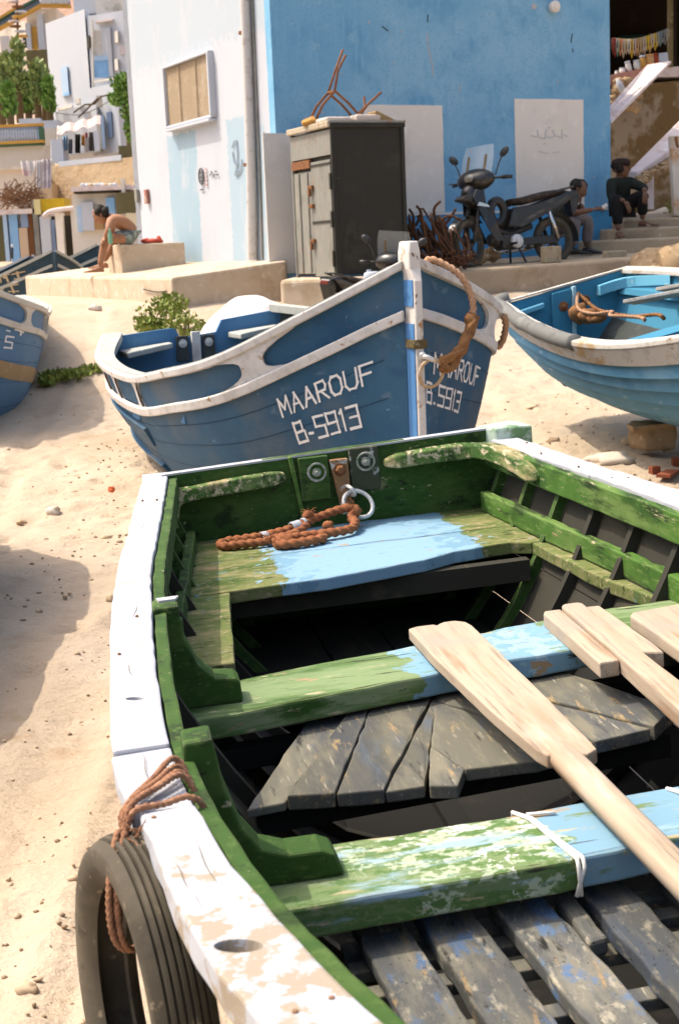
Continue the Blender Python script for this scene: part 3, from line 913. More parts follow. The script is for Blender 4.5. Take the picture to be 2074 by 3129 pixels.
build('bottom_board', MB().prism([(.27, .1), (.58, .1), (.6, 1.1), (.31, 1.15)], -.63, -.6, .003, .06), G_dark, gb)
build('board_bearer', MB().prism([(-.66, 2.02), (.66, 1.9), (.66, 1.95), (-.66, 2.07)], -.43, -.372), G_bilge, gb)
# slatted grating at the near end
for (p0, p1, w, dz) in (((-.440, 3.03), (-.385, 3.75), .094, 0), ((-.322, 3.005), (-.262, 3.78), .100, .004), ((-.184, 3.00), (-.110, 3.80), .098, .006), ((-.024, 2.98), (.028, 3.80), .090, .010), ((.140, 2.97), (.175, 3.8), .09, .004), ((.30, 2.96), (.33, 3.8), .09, .0), ((.45, 2.96), (.47, 3.6), .09, .002)):
    p0, p1 = Vector((*p0, 0)), Vector((*p1, 0))
    t = (p1 - p0).normalized()
    e = Vector((-t.y, t.x, 0)) * w / 2
    build('slat', MB().prism([p0 - e, p0 + e, p1 + e, p1 - e], -.402, -.374 + dz, .0035, .05), G_blueslat, gb, bevel=.005)
build('slat_patch', MB().prism([(-.112, 3.075), (-.074, 3.072), (-.070, 3.255), (-.108, 3.262)], -.400, -.364, .003, .04), G_blueslat, gb, bevel=.008)
for y in (3.05, 3.125, 3.215, 3.37, 3.50, 3.64):
    build('cross_slat', MB().box((.02, y, -.422), (1.06, .04, .024), Matrix.Rotation(R(-1), 3, 'Z')), G_old, gb, bevel=.003)
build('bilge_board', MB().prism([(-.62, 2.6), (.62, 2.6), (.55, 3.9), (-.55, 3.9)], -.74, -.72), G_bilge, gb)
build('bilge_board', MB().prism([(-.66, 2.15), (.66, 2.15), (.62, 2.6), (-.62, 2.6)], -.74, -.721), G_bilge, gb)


def gw(s, a, z):
    return GB @ Vector((s, a, z))


# ------------------------------------------------------------------ rope on the ring
M_rope = mat('orange_rope', (.25, .092, .038), .95, [((.22, .08, .035), 30, .5, .65), ((.36, .16, .075), 90, .54, .68), ((.12, .05, .025), 140, .58, .7)], bump=[(240, .002)])
M_twine = mat('grey_twine', (.36, .38, .42), .9, bump=[(200, .001)])
rp = thing('mooring_rope', 'rust orange mooring rope bound with grey twine lying on the green bench', 'rope', loc=tuple(gw(-.15, .2, Zb)), rz=0)
L3 = lambda pts: [gw(*p) for p in pts]
r_ = .0155
loopA = [(.035, .13, -.225), (.055, .115, -.20), (.035, .105, -.19), (-.005, .10, -.195), (-.06, .11, -.205), (-.12, .13, -.215), (-.17, .16, -.225), (-.24, .18, -.235), (-.31, .19, -.24), (-.38, .18, -.245), (-.44, .165, -.25), (-.475, .19, -.252), (-.46, .235, -.252), (-.40, .25, -.25), (-.33, .255, -.25), (-.29, .26, -.245)]
build('strand', MB().rope(L3(loopA), r_), M_rope, rp, world=True, smooth_=True)
loopB = [(.035, .13, -.225), (.045, .17, -.235), (.02, .235, -.245), (-.05, .265, -.245), (-.12, .275, -.243), (-.19, .29, -.24), (-.25, .30, -.24), (-.275, .285, -.235)]
build('strand', MB().rope(L3(loopB), r_ * 1.05), M_rope, rp, world=True, smooth_=True)
build('strand', MB().rope(L3([(-.27, .29, -.245), (-.27, .335, -.25), (-.22, .35, -.25), (-.15, .34, -.25), (-.10, .315, -.25), (-.12, .30, -.24)]), r_ * 1.1), M_rope, rp, world=True, smooth_=True)
build('strand', MB().rope(L3([(-.14, .16, -.225), (-.19, .21, -.24), (-.26, .24, -.245), (-.30, .25, -.245)]), r_), M_rope, rp, world=True, smooth_=True)
mb = MB()
for c, r0 in (((-.25, .315, -.238), (.045, .03, .02)), ((-.125, .125, -.195), (.022, .018, .018)), ((-.06, .17, -.235), (.024, .02, .018)), ((.06, .12, -.205), (.02, .018, .022))):
    mb.rock(gw(*c), r0, seed=c[0] * 9, n=12, m=8, amp=.5)
for k in range(60):
    c = random.choice(((-.27, .32, -.235), (-.125, .12, -.19), (.05, .125, -.19), (-.2, .33, -.24), (-.3, .26, -.24)))
    p = gw(*c)
    d = Vector((random.uniform(-1, 1), random.uniform(-1, 1), random.uniform(.1, 1))).normalized()
    mb.tube([p, p + d * random.uniform(.018, .035), p + d * random.uniform(.036, .045) + Vector((0, 0, -.006))], .0011, 4)
build('frayed_knot', mb, M_rope, rp, world=True, smooth_=True, kind='stuff')
for c, t, n_ in (((-.185, .172, -.226), (-.9, .35, -.1), 6), ((-.15, .15, -.22), (-.9, .4, -.1), 2), ((-.31, .215, -.243), (-.95, .2, 0), 4)):
    t = (GB.to_3x3() @ Vector(t)).normalized()
    o_ = t.orthogonal().normalized()
    b_ = t.cross(o_)
    c = gw(*c)
    mb = MB().tube([c + t * ((k / 12 - n_ / 2) * .0062) + (o_ * math.cos(k * .5236) + b_ * math.sin(k * .5236)) * (.021 if n_ > 2 else .019) for k in range(12 * n_)], .0034, 6)
    build('twine_binding', mb, M_twine, rp, world=True, smooth_=True)

# ------------------------------------------------------------------ oars of raw wood
M_raw = mat('raw_wood', (.40, .32, .235), .88, [((.30, .21, .135), 6, .46, .66, (1, .10, 1), 9), ((.27, .17, .10), 16, .53, .68, (1, .07, 1), 9), ((.30, .24, .19), 60, .56, .68, (1, .05, 1), 8), ((.20, .12, .06), 9, .67, .71, (1, .5, 1), 8), ((.22, .17, .125), 90, .55, .70, (1, .04, 1), 7), ((.32, .27, .22), 3, .55, .75), ((.62, .52, .42), 4, .52, .7, (1, .2, 1)), ((.36, .26, .17), 40, .60, .74, (1, .06, 1)), ((.30, .17, .08), 26, .73, .78, (1, .3, 1))], bump=[(30, .0016, (1, .12, 1)), (130, .0008, (1, .2, 1))])
og = 'raw wood oars laid across the thwarts'


def oar(label, p0, p1, shoulder, blade, name='oar'):
    """blade outline at the far end, shaft toward the bow"""
    t = thing(name, label, 'oar', mtx=GB @ Matrix.Translation((*p0, -.235)), group=og)
    L = (Vector(p1) - Vector(p0)).length
    ang = math.atan2(p1[0] - p0[0], p1[1] - p0[1])
    t.matrix_world = t.matrix_world @ Matrix.Rotation(-ang, 4, 'Z')
    XF[t.name] = t.matrix_world.copy()
    return t, L


o1, L1 = oar('pale raw wood oar with a broad notched blade, leftmost of the three oars', (0.0, 1.725), (.045, 3.9), 1.04, 0)
pts = [(-.085, .012), (-.06, .0), (-.012, .002), (-.004, .014), (.004, .004), (.02, -.008), (.052, -.006), (.075, .02), (.082, .06), (.078, .5), (.070, .98), (.066, 1.05), (.040, 1.07), (-.038, 1.04), (-.048, 1.0), (-.066, .75), (-.084, .3)]
build('blade', MB().prism(pts, -.016, .016, .001, .06), M_raw, o1, bevel=.004)
rows = []
for k in range(31):
    y = .92 + (L1 - .92) * k / 30
    w = interp(y, [.9, 1.0, 1.08, 1.3, 3], [.026, .032, .033, .031, .029])
    hgt = interp(y, [.9, 1.0, 1.08, 1.3, 3], [.012, .016, .019, .021, .021])
    rows.append([Vector((w * (abs(math.cos(a)) ** .5) * (1 if math.cos(a) > 0 else -1), y, .002 + hgt * (abs(math.sin(a)) ** .55) * (1 if math.sin(a) > 0 else -1))) for a in [2 * math.pi * j / 12 for j in range(12)]])
build('shaft', MB().grid(rows, close=True, caps=True), M_raw, o1, smooth_=True, auto=60)
o2, L2 = oar('raw wood oar with two cheek boards glued to its blade, between the others', (.385, 1.73), (.325, 3.9), .5, 0)
build('cheek', MB().prism([(-.088, .02), (-.08, .0), (-.034, .0), (-.033, .50), (-.085, .505)], -.03, .012, .001, .06), M_raw, o2, bevel=.005)
build('cheek', MB().prism([(.034, .01), (.075, .012), (.088, .40), (.086, .485), (.034, .46)], -.03, .012, .001, .06), M_raw, o2, bevel=.005)
build('shaft', MB().prism([(-.031, .0), (-.02, -.012), (.022, -.014), (.032, .002), (.033, .6), (.04, .9), (.038, L2), (-.034, L2), (-.036, .9), (-.031, .5)], -.03, .022, .001, .08), M_raw, o2, bevel=.012, seg=3)
o3, L3_ = oar('raw wood oar at the right edge resting on the corner of the far thwart', (.585, 1.86), (.56, 3.9), .5, 0)
build('blade', MB().prism([(-.09, .03), (-.075, .005), (.07, -.02), (.09, .0), (.088, .9), (.04, 1.0), (-.035, .98), (-.08, .86)], -.024, .016, .001, .06), M_raw, o3, bevel=.006)
build('shaft', MB().prism([(-.036, .95), (.038, .95), (.036, L3_), (-.034, L3_)], -.028, .026, .001, .08), M_raw, o3, bevel=.016, seg=3)

# white twine tied round the worn thwart
M_cord = mat('white_cord', (.70, .68, .64), .8)
for x0, x1, lb in ((-.115, -.085, 'white plastic twine tied round the worn thwart left of the oar'), (.20, .26, 'white plastic twine tied round the worn thwart at the right edge')):
    t = thing('white_twine', lb, 'twine', loc=tuple(gw(x0, 3.0, Z1)), group='white twine ties on the thwart')
    for d in (0, .011):
        build('band', MB().tube(L3([(x0 - .02, 2.915, Z1 - .03), (x0 - .02, 2.913, Z1 + .002), (x0 + d * .4, 2.96, Z1 + .005), ((x0 + x1) / 2 + d * .5, 3.06, Z1 + .005), (x1 + d, 3.149, Z1 + .003), (x1 + d, 3.156, Z1 - .01), (x1 + .002 - d * .8, 3.155, Z1 - .066)]), .0042, 6), M_cord, t, world=True, smooth_=True)
    if x0 < 0:
        build('tail', MB().tube(L3([(x0, 2.94, Z1 + .006), (x0 + .03, 2.945, Z1 + .006), (x0 + .055, 2.95, Z1 + .005)]), .0035, 6), M_cord, t, world=True, smooth_=True)

# ------------------------------------------------------------------ tyre fender and its lashing
ty = thing('tyre_fender', 'worn black scooter tyre hung as a fender outside the white gunwale', 'tyre', loc=tuple(gw(-.885, 3.335, -.53)))
tc_ = gw(-.862, 3.34, -.30)
e_h = (GB.to_3x3() @ Vector((.30, .95, .06))).normalized()
e_v = (Vector((0, 0, 1)) - e_h * e_h.z).normalized()
ax_ = e_h.cross(e_v).normalized()
prof = []
for k in range(49):      # tread with grooves, shoulders, sidewalls, beads, hollow inside
    u_ = -1 + 2 * k / 48
    g = .008 if (k % 6) in (2, 3) and 4 < k < 44 else 0
    prof.append((.228 - .016 * abs(u_) ** 2.4 - g, u_ * .048))
prof += [(.205, .049), (.192, .049), (.178, .042), (.168, .032), (.164, .025), (.170, .021), (.184, .030), (.198, .037), (.211, .030), (.215, 0), (.211, -.030), (.198, -.037), (.184, -.030), (.170, -.021), (.164, -.025), (.168, -.032), (.178, -.042), (.192, -.049), (.205, -.049)]
rows = []
for i in range(73):
    a = 2 * math.pi * i / 72
    d = e_h * math.cos(a) * 1.0 + e_v * math.sin(a) * 1.22
    rows.append([tc_ + d * r + ax_ * x for r, x in prof])
build('tyre_casing', MB().grid(rows, close=True), M_tyre, ty, world=True, smooth_=True, auto=50)
M_lash = mat('brown_cord', (.27, .135, .075), .95, [((.17, .08, .045), 40, .5, .65), ((.40, .24, .15), 90, .56, .7)], bump=[(300, .0015)])
ls = thing('lashing_rope', 'thin brown rope lashed round the white gunwale holding the tyre', 'rope', loc=tuple(gw(-.79, 3.28, 0)))
top = tc_ + e_v * .232 * 1.22
inn = tc_ + e_v * .156 * 1.22
for k, (aI, aO, ex) in enumerate(((3.10, 3.255, 0), (3.15, 3.265, .003), (3.175, 3.275, .002), (3.20, 3.283, .006), (3.285, 3.30, .0))):
    sI, sO = -wi(aI), -(wi(aO) + .10)
    pI, pO = gw(sI + .016, aI + .01, -.03), gw(sO - .014, aO + .012, -.02)
    over = [gw(sI + .012, aI + .05 + .12 * (k == 4), -.16), pI, gw(sI - .004, aI, .011 + ex), gw((sI + sO) / 2, (aI + aO) / 2, .010 + ex * 1.5), gw(sO + .004, aO, .009 + ex), pO]
    if k < 3:
        ptsx = over + [gw(sO + .004, aO + .02, -.075 - .01 * k), gw(sO + .05, aO + .03, -.095)]
    else:
        q_ = .012 * (k - 3.5)
        ptsx = over + [gw(-.868 + q_, 3.32, -.022), gw(-.884 + q_, 3.365, -.068), gw(-.890 + q_, 3.385, -.128), gw(-.884 + q_ * .8, 3.385, -.168), gw(-.866, 3.365, -.188), gw(-.852, 3.34, -.175)]
    build('strand', MB().rope(ptsx, .0052, n=9), M_lash, ls, world=True, smooth_=True)
mb = MB()
for k in range(150):
    p = top.lerp(gw(-.80, 3.36, -.06), random.random()) + Vector((random.uniform(-.015, .015), random.uniform(-.015, .015), random.uniform(-.02, .01)))
    d = Vector((random.uniform(-1, 1), random.uniform(-1, 1), random.uniform(-1, .6))).normalized()
    e = Vector((random.uniform(-1, 1), random.uniform(-1, 1), random.uniform(-1, 1))).normalized()
    mb.tube([p, p + d * .016, p + d * .024 + e * .014], .0012, 4)
build('frayed_tuft', mb, M_lash, ls, world=True, kind='stuff')
# ------------------------------------------------------------------ high-bowed painted boats
HK = [0, .06, .15, .3, .5, .75, 1.0]
HW = [.04, .44, .808, .972, 1.002, .992, .746]
HZ = [1.562, 1.379, 1.19, 1.089, 1.005, 1.047, 1.129]
LEN = 4.69


def hsec(u, q, side, heel):
    w, zr = interp(u, HK, HW), interp(u, HK, HZ)
    kz = interp(u, [0, .1, .5, 1], [.06, .06, .08, .20])
    p = interp(u, [0, .05, .1, .2, .35, .6, 1], [1., .62, .42, .26, .21, .22, .30])
    s = side * (.03 + (w - .03) * max(q, 0.0) ** p)
    return Vector((s, u * LEN, kz + (zr - kz) * q + heel * s * q))


def hpt(u, q, side, off, heel):
    p = hsec(u, q, side, heel)
    a = hsec(min(1, u + .004), q, side, heel) - hsec(max(0, u - .004), q, side, heel)
    b = hsec(u, min(1, q + .01), side, heel) - hsec(u, max(.005, q - .01), side, heel)
    n = a.cross(b)
    if n.length < 1e-9:
        return p
    n.normalize()
    if n.x * side < 0 and abs(n.x) > .05:
        n = -n
    elif n.y > 0 and abs(n.x) <= .05:
        n = -n
    return p + n * off


def q_of(u, side, drop, heel):
    """section parameter a given height below the rim"""
    zr = interp(u, HK, HZ)
    kz = interp(u, [0, .1, .5, 1], [.06, .06, .08, .20])
    return 1 - drop / (zr - kz + heel * side * interp(u, HK, HW))


def q_at_z(u, side, z, heel):
    lo, hi = 0.02, 1.0
    for _ in range(22):
        m = (lo + hi) / 2
        if hsec(u, m, side, heel).z < z:
            lo = m
        else:
            hi = m
    return lo


BAND = lambda u: interp(u, [0, .03, .15, .5, 1], [.20, .175, .15, .16, .16])
US = frange(0, .1, 12) + frange(.1, 1, 36)[1:]
GL = {'M': [[(0, 0), (.05, 1), (.5, .35), (.95, 1), (1, 0)]], 'A': [[(0, 0), (.5, 1), (1, 0)], [(.2, .38), (.8, .38)]], 'R': [[(0, 0), (0, 1), (.8, 1), (.95, .75), (.8, .5), (0, .48)], [(.35, .48), (1, 0)]],
      'O': [[(.25, 0), (.75, 0), (1, .25), (1, .75), (.75, 1), (.25, 1), (0, .75), (0, .25), (.25, 0)]], 'U': [[(0, 1), (0, .25), (.25, 0), (.75, 0), (1, .25), (1, 1)]], 'F': [[(0, 0), (0, 1), (1, 1)], [(0, .52), (.8, .52)]],
      'B': [[(0, 0), (0, 1), (.85, 1), (.85, .55), (0, .5)], [(.85, .55), (1, .5), (1, 0), (0, 0)]], '-': [[(.15, .3), (.75, .3)]], '5': [[(1, 1), (0, 1), (0, .55), (1, .5), (1, 0), (0, 0)]], '9': [[(1, .5), (0, .5), (0, 1), (1, 1), (1, 0), (.1, 0)]],
      '1': [[(.2, .85), (.6, 1), (.6, 0)]], '3': [[(0, 1), (1, 1), (1, 0), (0, 0)], [(.2, .5), (1, .5)]], 'S': [[(1, .9), (.8, 1), (.2, 1), (0, .8), (.1, .6), (.9, .42), (1, .2), (.8, 0), (.15, 0), (0, .12)]], 'I': [[(.5, 0), (.5, 1)]],
      '4': [[(.7, 0), (.7, 1), (0, .3), (1, .3)]], '.': [[(.3, .06), (.6, .06)]], 'H': [[(0, 0), (0, 1)], [(1, 0), (1, 1)], [(0, .5), (1, .5)]], 'L': [[(0, 1), (0, 0), (1, 0)]], 'T': [[(0, 1), (1, 1)], [(.5, 1), (.5, 0)]], ' ': [],
      'a': [[(0, .1), (.1, 1), (.5, .5), (.6, 1)], [(.8, 0), (.7, .9), (1, .8)]], 'b': [[(0, 1), (.9, .9), (.8, .5), (.1, .45), (.2, 0), (1, .1)]], 'c': [[(.1, 0), (.15, .95), (.9, 1)], [(.2, .5), (.8, .45), (.9, 0)]], 'd': [[(.5, 0), (.45, 1)], [(0, .8), (1, .9)], [(.1, .2), (.9, .1)]]}


LR = random.Random(12)


def lettering(mb, text, side, a0, a1, zt0, zb0, zt1, zb1, heel, th=.205, gap=.34, off=.005):
    """painted strokes: a0/a1 start and end along the boat, zt/zb top and bottom heights there"""
    n = len(text)
    wd = [(.45 if c in '1I' else .6 if c in '-.' else 1.0) for c in text]
    tot = sum(wd) + gap * (n - 1)
    x = 0.0
    for c, w_ in zip(text, wd):
        for ln in GL[c]:
            for (xa, ya), (xb, yb) in zip(ln, ln[1:]):
                A, B = Vector((x + xa * w_, ya * 1.5)), Vector((x + xb * w_, yb * 1.5))
                d = (B - A)
                if d.length < 1e-6:
                    continue
                e = d.normalized()
                nn = Vector((-e.y, e.x)) * th / 2 * LR.uniform(.82, 1.12)
                A = A + Vector((LR.uniform(-.03, .03), LR.uniform(-.03, .03)))
                B = B + Vector((LR.uniform(-.03, .03), LR.uniform(-.03, .03)))
                A, B = A - e * th / 2, B + e * th / 2
                k = 4
                rows = []
                for i in range(k + 1):
                    P = A.lerp(B, i / k)
                    row = []
                    for sgn in (-1, 1):
                        Q = P + nn * sgn * LR.uniform(.86, 1.1)
                        f = Q.x / tot
                        aa = a0 + (a1 - a0) * f
                        v = Q.y / 1.5
                        z = (zb0 + (zb1 - zb0) * f) * (1 - v) + (zt0 + (zt1 - zt0) * f) * v
                        u = max(.004, aa / LEN)
                        row.append(hpt(u, q_at_z(u, side, z, heel), side, off, heel))
                    rows.append(row)
                mb.grid(rows)
        x += w_ + gap
    return mb


M_bwhite = mat('boat_white_trim', (.60, .57, .54), .8, [((.46, .43, .40), 5, .46, .70), ((.30, .19, .10), 11, .605, .68, (1, .6, 1), 9), ((.50, .48, .45), 20, .5, .66), ((.16, .10, .06), 30, .66, .73), ((.30, .29, .28), 3, .58, .80)], bump=[(30, .003)])
M_bcap = mat('boat_grey_cap', (.36, .365, .33), .85, [((.30, .31, .28), 6, .48, .66), ((.26, .17, .09), 22, .68, .75), ((.56, .55, .52), 8, .57, .68)], bump=[(30, .003)])
M_stem = mat('stem_white', (.60, .56, .52), .8, [((.46, .42, .38), 3.5, .5, .7), ((.35, .21, .10), 10, .575, .63, (1, 1, .6), 9), ((.16, .12, .08), 26, .62, .69), ((.50, .47, .43), 60, .55, .68)], bump=[(40, .003)])


def boat_paint(name, base, lo, hi):
    return mat(name, base, .7, [(lo, 1.6, .45, .7), (hi, 3.5, .56, .74, (1, .35, 1)), ((base[0] * 1.9 + .03, base[1] * 1.5 + .03, base[2] * 1.25), 9, .64, .74, (1, .2, 1)), ((.30, .20, .10), 10, .745, .77), ((.02, .03, .04), 18, .71, .75)], bump=[(7, .003, (1, .3, 1)), (70, .0012)])


M_bb = mat('maarouf_blue', (.026, .086, .155), .7, [((.040, .108, .18), 1.4, .45, .7), ((.019, .070, .138), 3.5, .50, .70, (1, .3, 1)), ((.085, .115, .145), 1.1, .52, .72), ((.10, .16, .22), 9, .60, .74, (1, .15, 1), 9), ((.15, .26, .36), 15, .66, .73, (1, .08, 1), 8), ((.05, .09, .13), 40, .56, .70, (1, .2, 1), 8), ((.33, .20, .09), 8, .755, .77), ((.015, .022, .03), 16, .70, .745, (1, .4, 1))], bump=[(7, .003, (1, .3, 1)), (70, .0012)])
M_inside = mat('boat_inside', (.05, .058, .055), .9, [((.09, .1, .09), 6, .5, .7)], bump=[(30, .003)])
M_insblue = mat('boat_inside_blue', (.07, .18, .33), .8, [((.10, .22, .36), 5, .5, .7)], bump=[(30, .003)])
M_letter = mat('lettering_white', (.74, .72, .70), .8, [((.50, .52, .55), 30, .62, .72)])


def patera(name, label, mtx, paint, trim, texts, heel, group, posts=(.117, .474, .62, .72, .86), stripe=None, letter_mat=None, cap=None, strakes=True, detail=True, stem_mat=None):
    b = thing(name, label, 'boat', mtx=mtx, group=group)
    for side in (-1, 1):
        # planking, inset above the rub rail
        us = US if detail else US[::2]
        rows, qs = [], frange(0, .3, 3) + frange(.3, 1, 7)[1:]
        for u in us:
            qr = q_of(u, side, BAND(u) + .03, heel)
            rows.append([hpt(u, q * qr, side, 0, heel) for q in qs])
        build('hull_side', MB().grid(rows if side > 0 else [r[::-1] for r in rows]), paint, b, smooth_=True)
        rows = [[hpt(u, q_of(u, side, BAND(u) + .04, heel) * (1 - t) + t, side, -.014, heel) for t in frange(0, 1, 4)] for u in us]
        build('topside', MB().grid(rows if side > 0 else [r[::-1] for r in rows]), paint, b, smooth_=True)
        # inside skin
        rows = [[hpt(u, q, side, -.045, heel) for q in frange(.45, .995, 6)] for u in us[2:]]
        build('inner_skin', MB().grid(rows if side < 0 else [r[::-1] for r in rows]), M_inside, b, smooth_=True)
        # rub rail and rim cap
        for nm, dr0, dr1, o0, o1, m_ in (('rub_rail', lambda u: BAND(u) + .055, BAND, -.006, .026, trim), ('rim_face', lambda u: .0, lambda u: -.045, -.015, .022, trim)):
            rows = []
            for u in us:
                q0, q1 = q_of(u, side, dr0(u), heel), q_of(u, side, dr1(u), heel)
                rows.append([hpt(u, q0, side, o0, heel), hpt(u, q0, side, o1, heel), hpt(u, q1, side, o1, heel), hpt(u, q1, side, o0, heel)])
            build(nm, MB().grid(rows if side > 0 else [r[::-1] for r in rows], close=True, caps=True), m_, b, bevel=.008 if detail else 0)
        rows = []
        for u in us[1:]:
            q1 = q_of(u, side, -.040, heel)
            A, B = hpt(u, q1, side, -.013, heel), hpt(u, q1, side, .0, heel)
            inw = (A - B).normalized()
            wd = .085 + .05 * max(0, (u - .6) / .4)
            p0, p1 = A, A + Vector((inw.x, inw.y, 0)).normalized() * wd
            if p1.x * side < .02:
                p1.x = .02 * side
            up = Vector((0, 0, .012 + .006 * noise.noise(Vector((u * 40, side, 0)))))
            dn = Vector((0, 0, -.045))
            rows.append([p0 + dn, p1 + dn, p1 + up, p0 + up])
        build('rim_cap', MB().grid(rows if side < 0 else [r[::-1] for r in rows], close=True, caps=True), cap or M_bcap, b)
        # white posts that flare into rail and rim
        for k, uc in enumerate(posts):
            rows = []
            for t in frange(0, 1, 10):
                q = q_of(uc, side, BAND(uc) + .01, heel) * (1 - t) + t
                hwid = (.055 if k == 0 else .03) + (.16 if k == 0 else .05) * abs(2 * t - 1) ** 3.2
                w0, w1 = max(.002, uc - hwid / LEN), min(.998, uc + hwid / LEN)
                rows.append([hpt(w0 + (w1 - w0) * j / 4, q, side, .008, heel) for j in range(5)])
            g = MB().grid(rows if side > 0 else [r[::-1] for r in rows])
            n0 = len(g.v)
            rows2 = [[v - (v - hpt(uc, .9, side, -.3, heel)).normalized() * .022 for v in r] for r in rows]
            g.grid(rows2)
            edge = [0 * 5, ] 
            for i in range(10):
                for j in (0, 4):
                    a, c = i * 5 + j, (i + 1) * 5 + j
                    g.f.append((a, c, c + n0, a + n0))
                    g.mi.append(0)
            build('rail_post', g, trim, b)
        if strakes and side < 0:
            for z0, z1, u0, u1 in ((.60, .50, .50, .985), (.345, .36, .52, .985)):
                rows = []
                for u in frange(u0, u1, 14):
                    f = (u - u0) / (u1 - u0)
                    qa, qb = q_at_z(u, side, z0 + .16 * f, heel), q_at_z(u, side, z0 - .12 + .16 * f, heel)
                    rows.append([hpt(u, qb, side, -.002, heel), hpt(u, qb, side, .012, heel), hpt(u, qa, side, .030, heel), hpt(u, qa, side, -.002, heel)])
                build('strake_end', MB().grid([r[::-1] for r in rows], close=True, caps=True), paint, b)
        if detail:
            for fq in (.30, .52, .70, .86):
                pts = [hpt(u, fq * q_of(u, side, BAND(u) + .03, heel) + .004 * noise.noise(Vector((u * 9, fq * 7, side))), side, .0006, heel) for u in us[2:]]
                build('plank_seam', MB().tube(pts, .0022, 4), M_seam, b)
        if stripe:
            rows = []
            for u in us[2:]:
                q0, q1 = q_of(u, side, BAND(u) + stripe[0] + stripe[1], heel), q_of(u, side, BAND(u) + stripe[0], heel)
                rows.append([hpt(u, max(.05, q0), side, .006, heel), hpt(u, max(.06, q1), side, .006, heel)])
            build('painted_stripe', MB().grid(rows if side > 0 else [r[::-1] for r in rows]), stripe[2], b)
        for tx in texts:
            if tx[1] == side:
                build('lettering', lettering(MB(), *tx, heel), letter_mat or M_letter, b)
    # stem post
    zt = 1.562
    rows = []
    for z in ((.02, .5, 1.0, 1.4, 1.50, 1.56, 1.64, 1.695) if detail else (.02, .8, 1.4, 1.52, 1.57)):
        w = .025 if z < 1.53 else .037
        d0, d1 = (-.105, .07) if z < 1.53 else (-.07, .07)
        c = .0 if z < 1.69 else .008
        rows.append([Vector((-w + c, d1, z)), Vector((-w + c, -.0, z)), Vector((-w * .82 + c, d0 + c, z)), Vector((w * .82 - c, d0 + c, z)), Vector((w - c, 0, z)), Vector((w - c, d1, z))])
    build('stem', MB().grid(rows, close=True, caps=True), stem_mat or M_stem, b, bevel=.009 if detail else 0, seg=3)
    if detail:
        for s in (-1, 1):
            for z0, z1 in ((.05, 1.29), (1.375, 1.505)):
                build('stem_flank', MB().hexa([Vector((s * x, y, z)) for z in (z0, z1) for x, y in ((.021, -.088), (.0265, -.088), (.034, .03), (.02, .03))]), M_flank, b)
    # transom with motor notch, pads, thwarts, bottom
    ol = [hpt(.995, q, 1, -.01, heel) for q in frange(.03, 1.02, 12)]
    orr = [hpt(.995, q, -1, -.01, heel) for q in frange(.03, 1.02, 12)]
    zc = 1.11
    mid = [Vector((.46, .995 * LEN, zc + .06)), Vector((.42, .995 * LEN, zc + .065)), Vector((.40, .995 * LEN, zc + .0)), Vector((-.20, .995 * LEN, zc - .06)), Vector((-.24, .995 * LEN, zc + .03)), Vector((-.28, .995 * LEN, zc + .03))]
    mid = [Vector((.24, .995 * LEN, zc + .055)), Vector((.20, .995 * LEN, zc + .05)), Vector((.15, .995 * LEN, zc - .045)), Vector((-.15, .995 * LEN, zc - .075)), Vector((-.19, .995 * LEN, zc + .0)), Vector((-.23, .995 * LEN, zc + .005))]
    P = ol + mid + orr[::-1]
    P = [Vector((p.x, LEN * .99, p.z)) for p in P]
    build('transom', MB().extr(P, (0, .04, 0)), [M_insblue, M_inside][0], b)
    if detail:
        for x in (-.14, .075):
            pd = build('motor_pad', MB().box((x, LEN * .99 - .02, zc - .16), (.10, .035, .2)), M_inside, b, bevel=.004)
            build('bolt', MB().lathe((x, LEN * .99 - .038, zc - .12), [(.035, 0), (.034, .004), (.012, .008), (.01, .016)], 12, axis=(0, -1, 0)), M_galv, pd)
        build('motor_strap', MB().box((-.03, LEN * .99 - .025, zc - .16), (.07, .045, .26)), M_bwhite, b, bevel=.004)
        for x0, x1 in ((-.66, -.25), (.24, .64)):
            build('quarter_knee', MB().hexa([Vector((x, y, zc - .10 + (x * heel) + dz)) for dz in (-.02, .025) for x, y in ((x0, LEN * .9), (x1, LEN * .955), (x1, LEN * .985), (x0, LEN * .985))]), M_bcap, b, bevel=.01)
    for u in (.30, .55, .80):
        w = interp(u, HK, HW) - .07
        zz = interp(u, HK, HZ) - .22
        build('thwart', MB().hexa([Vector((x, u * LEN + y, zz + heel * x + dz)) for dz in (-.05, 0) for x, y in ((-w, -.12), (w, -.12), (w, .12), (-w, .12))]), M_insblue, b)
    rows = [[hpt(u, .47, -1, -.045, heel), Vector((0, u * LEN, .35)), hpt(u, .47, 1, -.045, heel)] for u in us[2:]]
    build('bottom_boards', MB().grid([r[::-1] for r in rows]), M_inside, b)
    return b


def pose(x, y, yaw, z=0.0, sc=1.0):
    return Matrix.Translation((x, y, z)) @ Matrix.Rotation(R(yaw), 4, 'Z') @ Matrix.Scale(sc, 4)


M_seam = mat('seam_dark_blue', (.016, .045, .085), .9)  # dark blue line colour of the joints between planks
M_flank = mat('stem_blue', (.075, .20, .42), .6, [((.11, .26, .48), 8, .5, .7), ((.045, .14, .32), 14, .56, .7)], bump=[(40, .002)])
bg_ = 'blue fishing boats drawn up on the sand'
HL = .1028
mar = patera('fishing_boat', 'blue boat with white trim and MAAROUF B-5913 painted on both sides of its bow', pose(.402, 7.1786, 18.571), M_bb, M_bwhite,
             [('MAAROUF', -1, .485, .118, .909, .818, 1.100, 1.004), ('B-5913', -1, .452, .192, .782, .674, .880, .772), ('MAAROUF', 1, .105, .50, 1.125, 1.025, .995, .90), ('B.5913', 1, .055, .345, .985, .885, .885, .785)], HL, bg_)
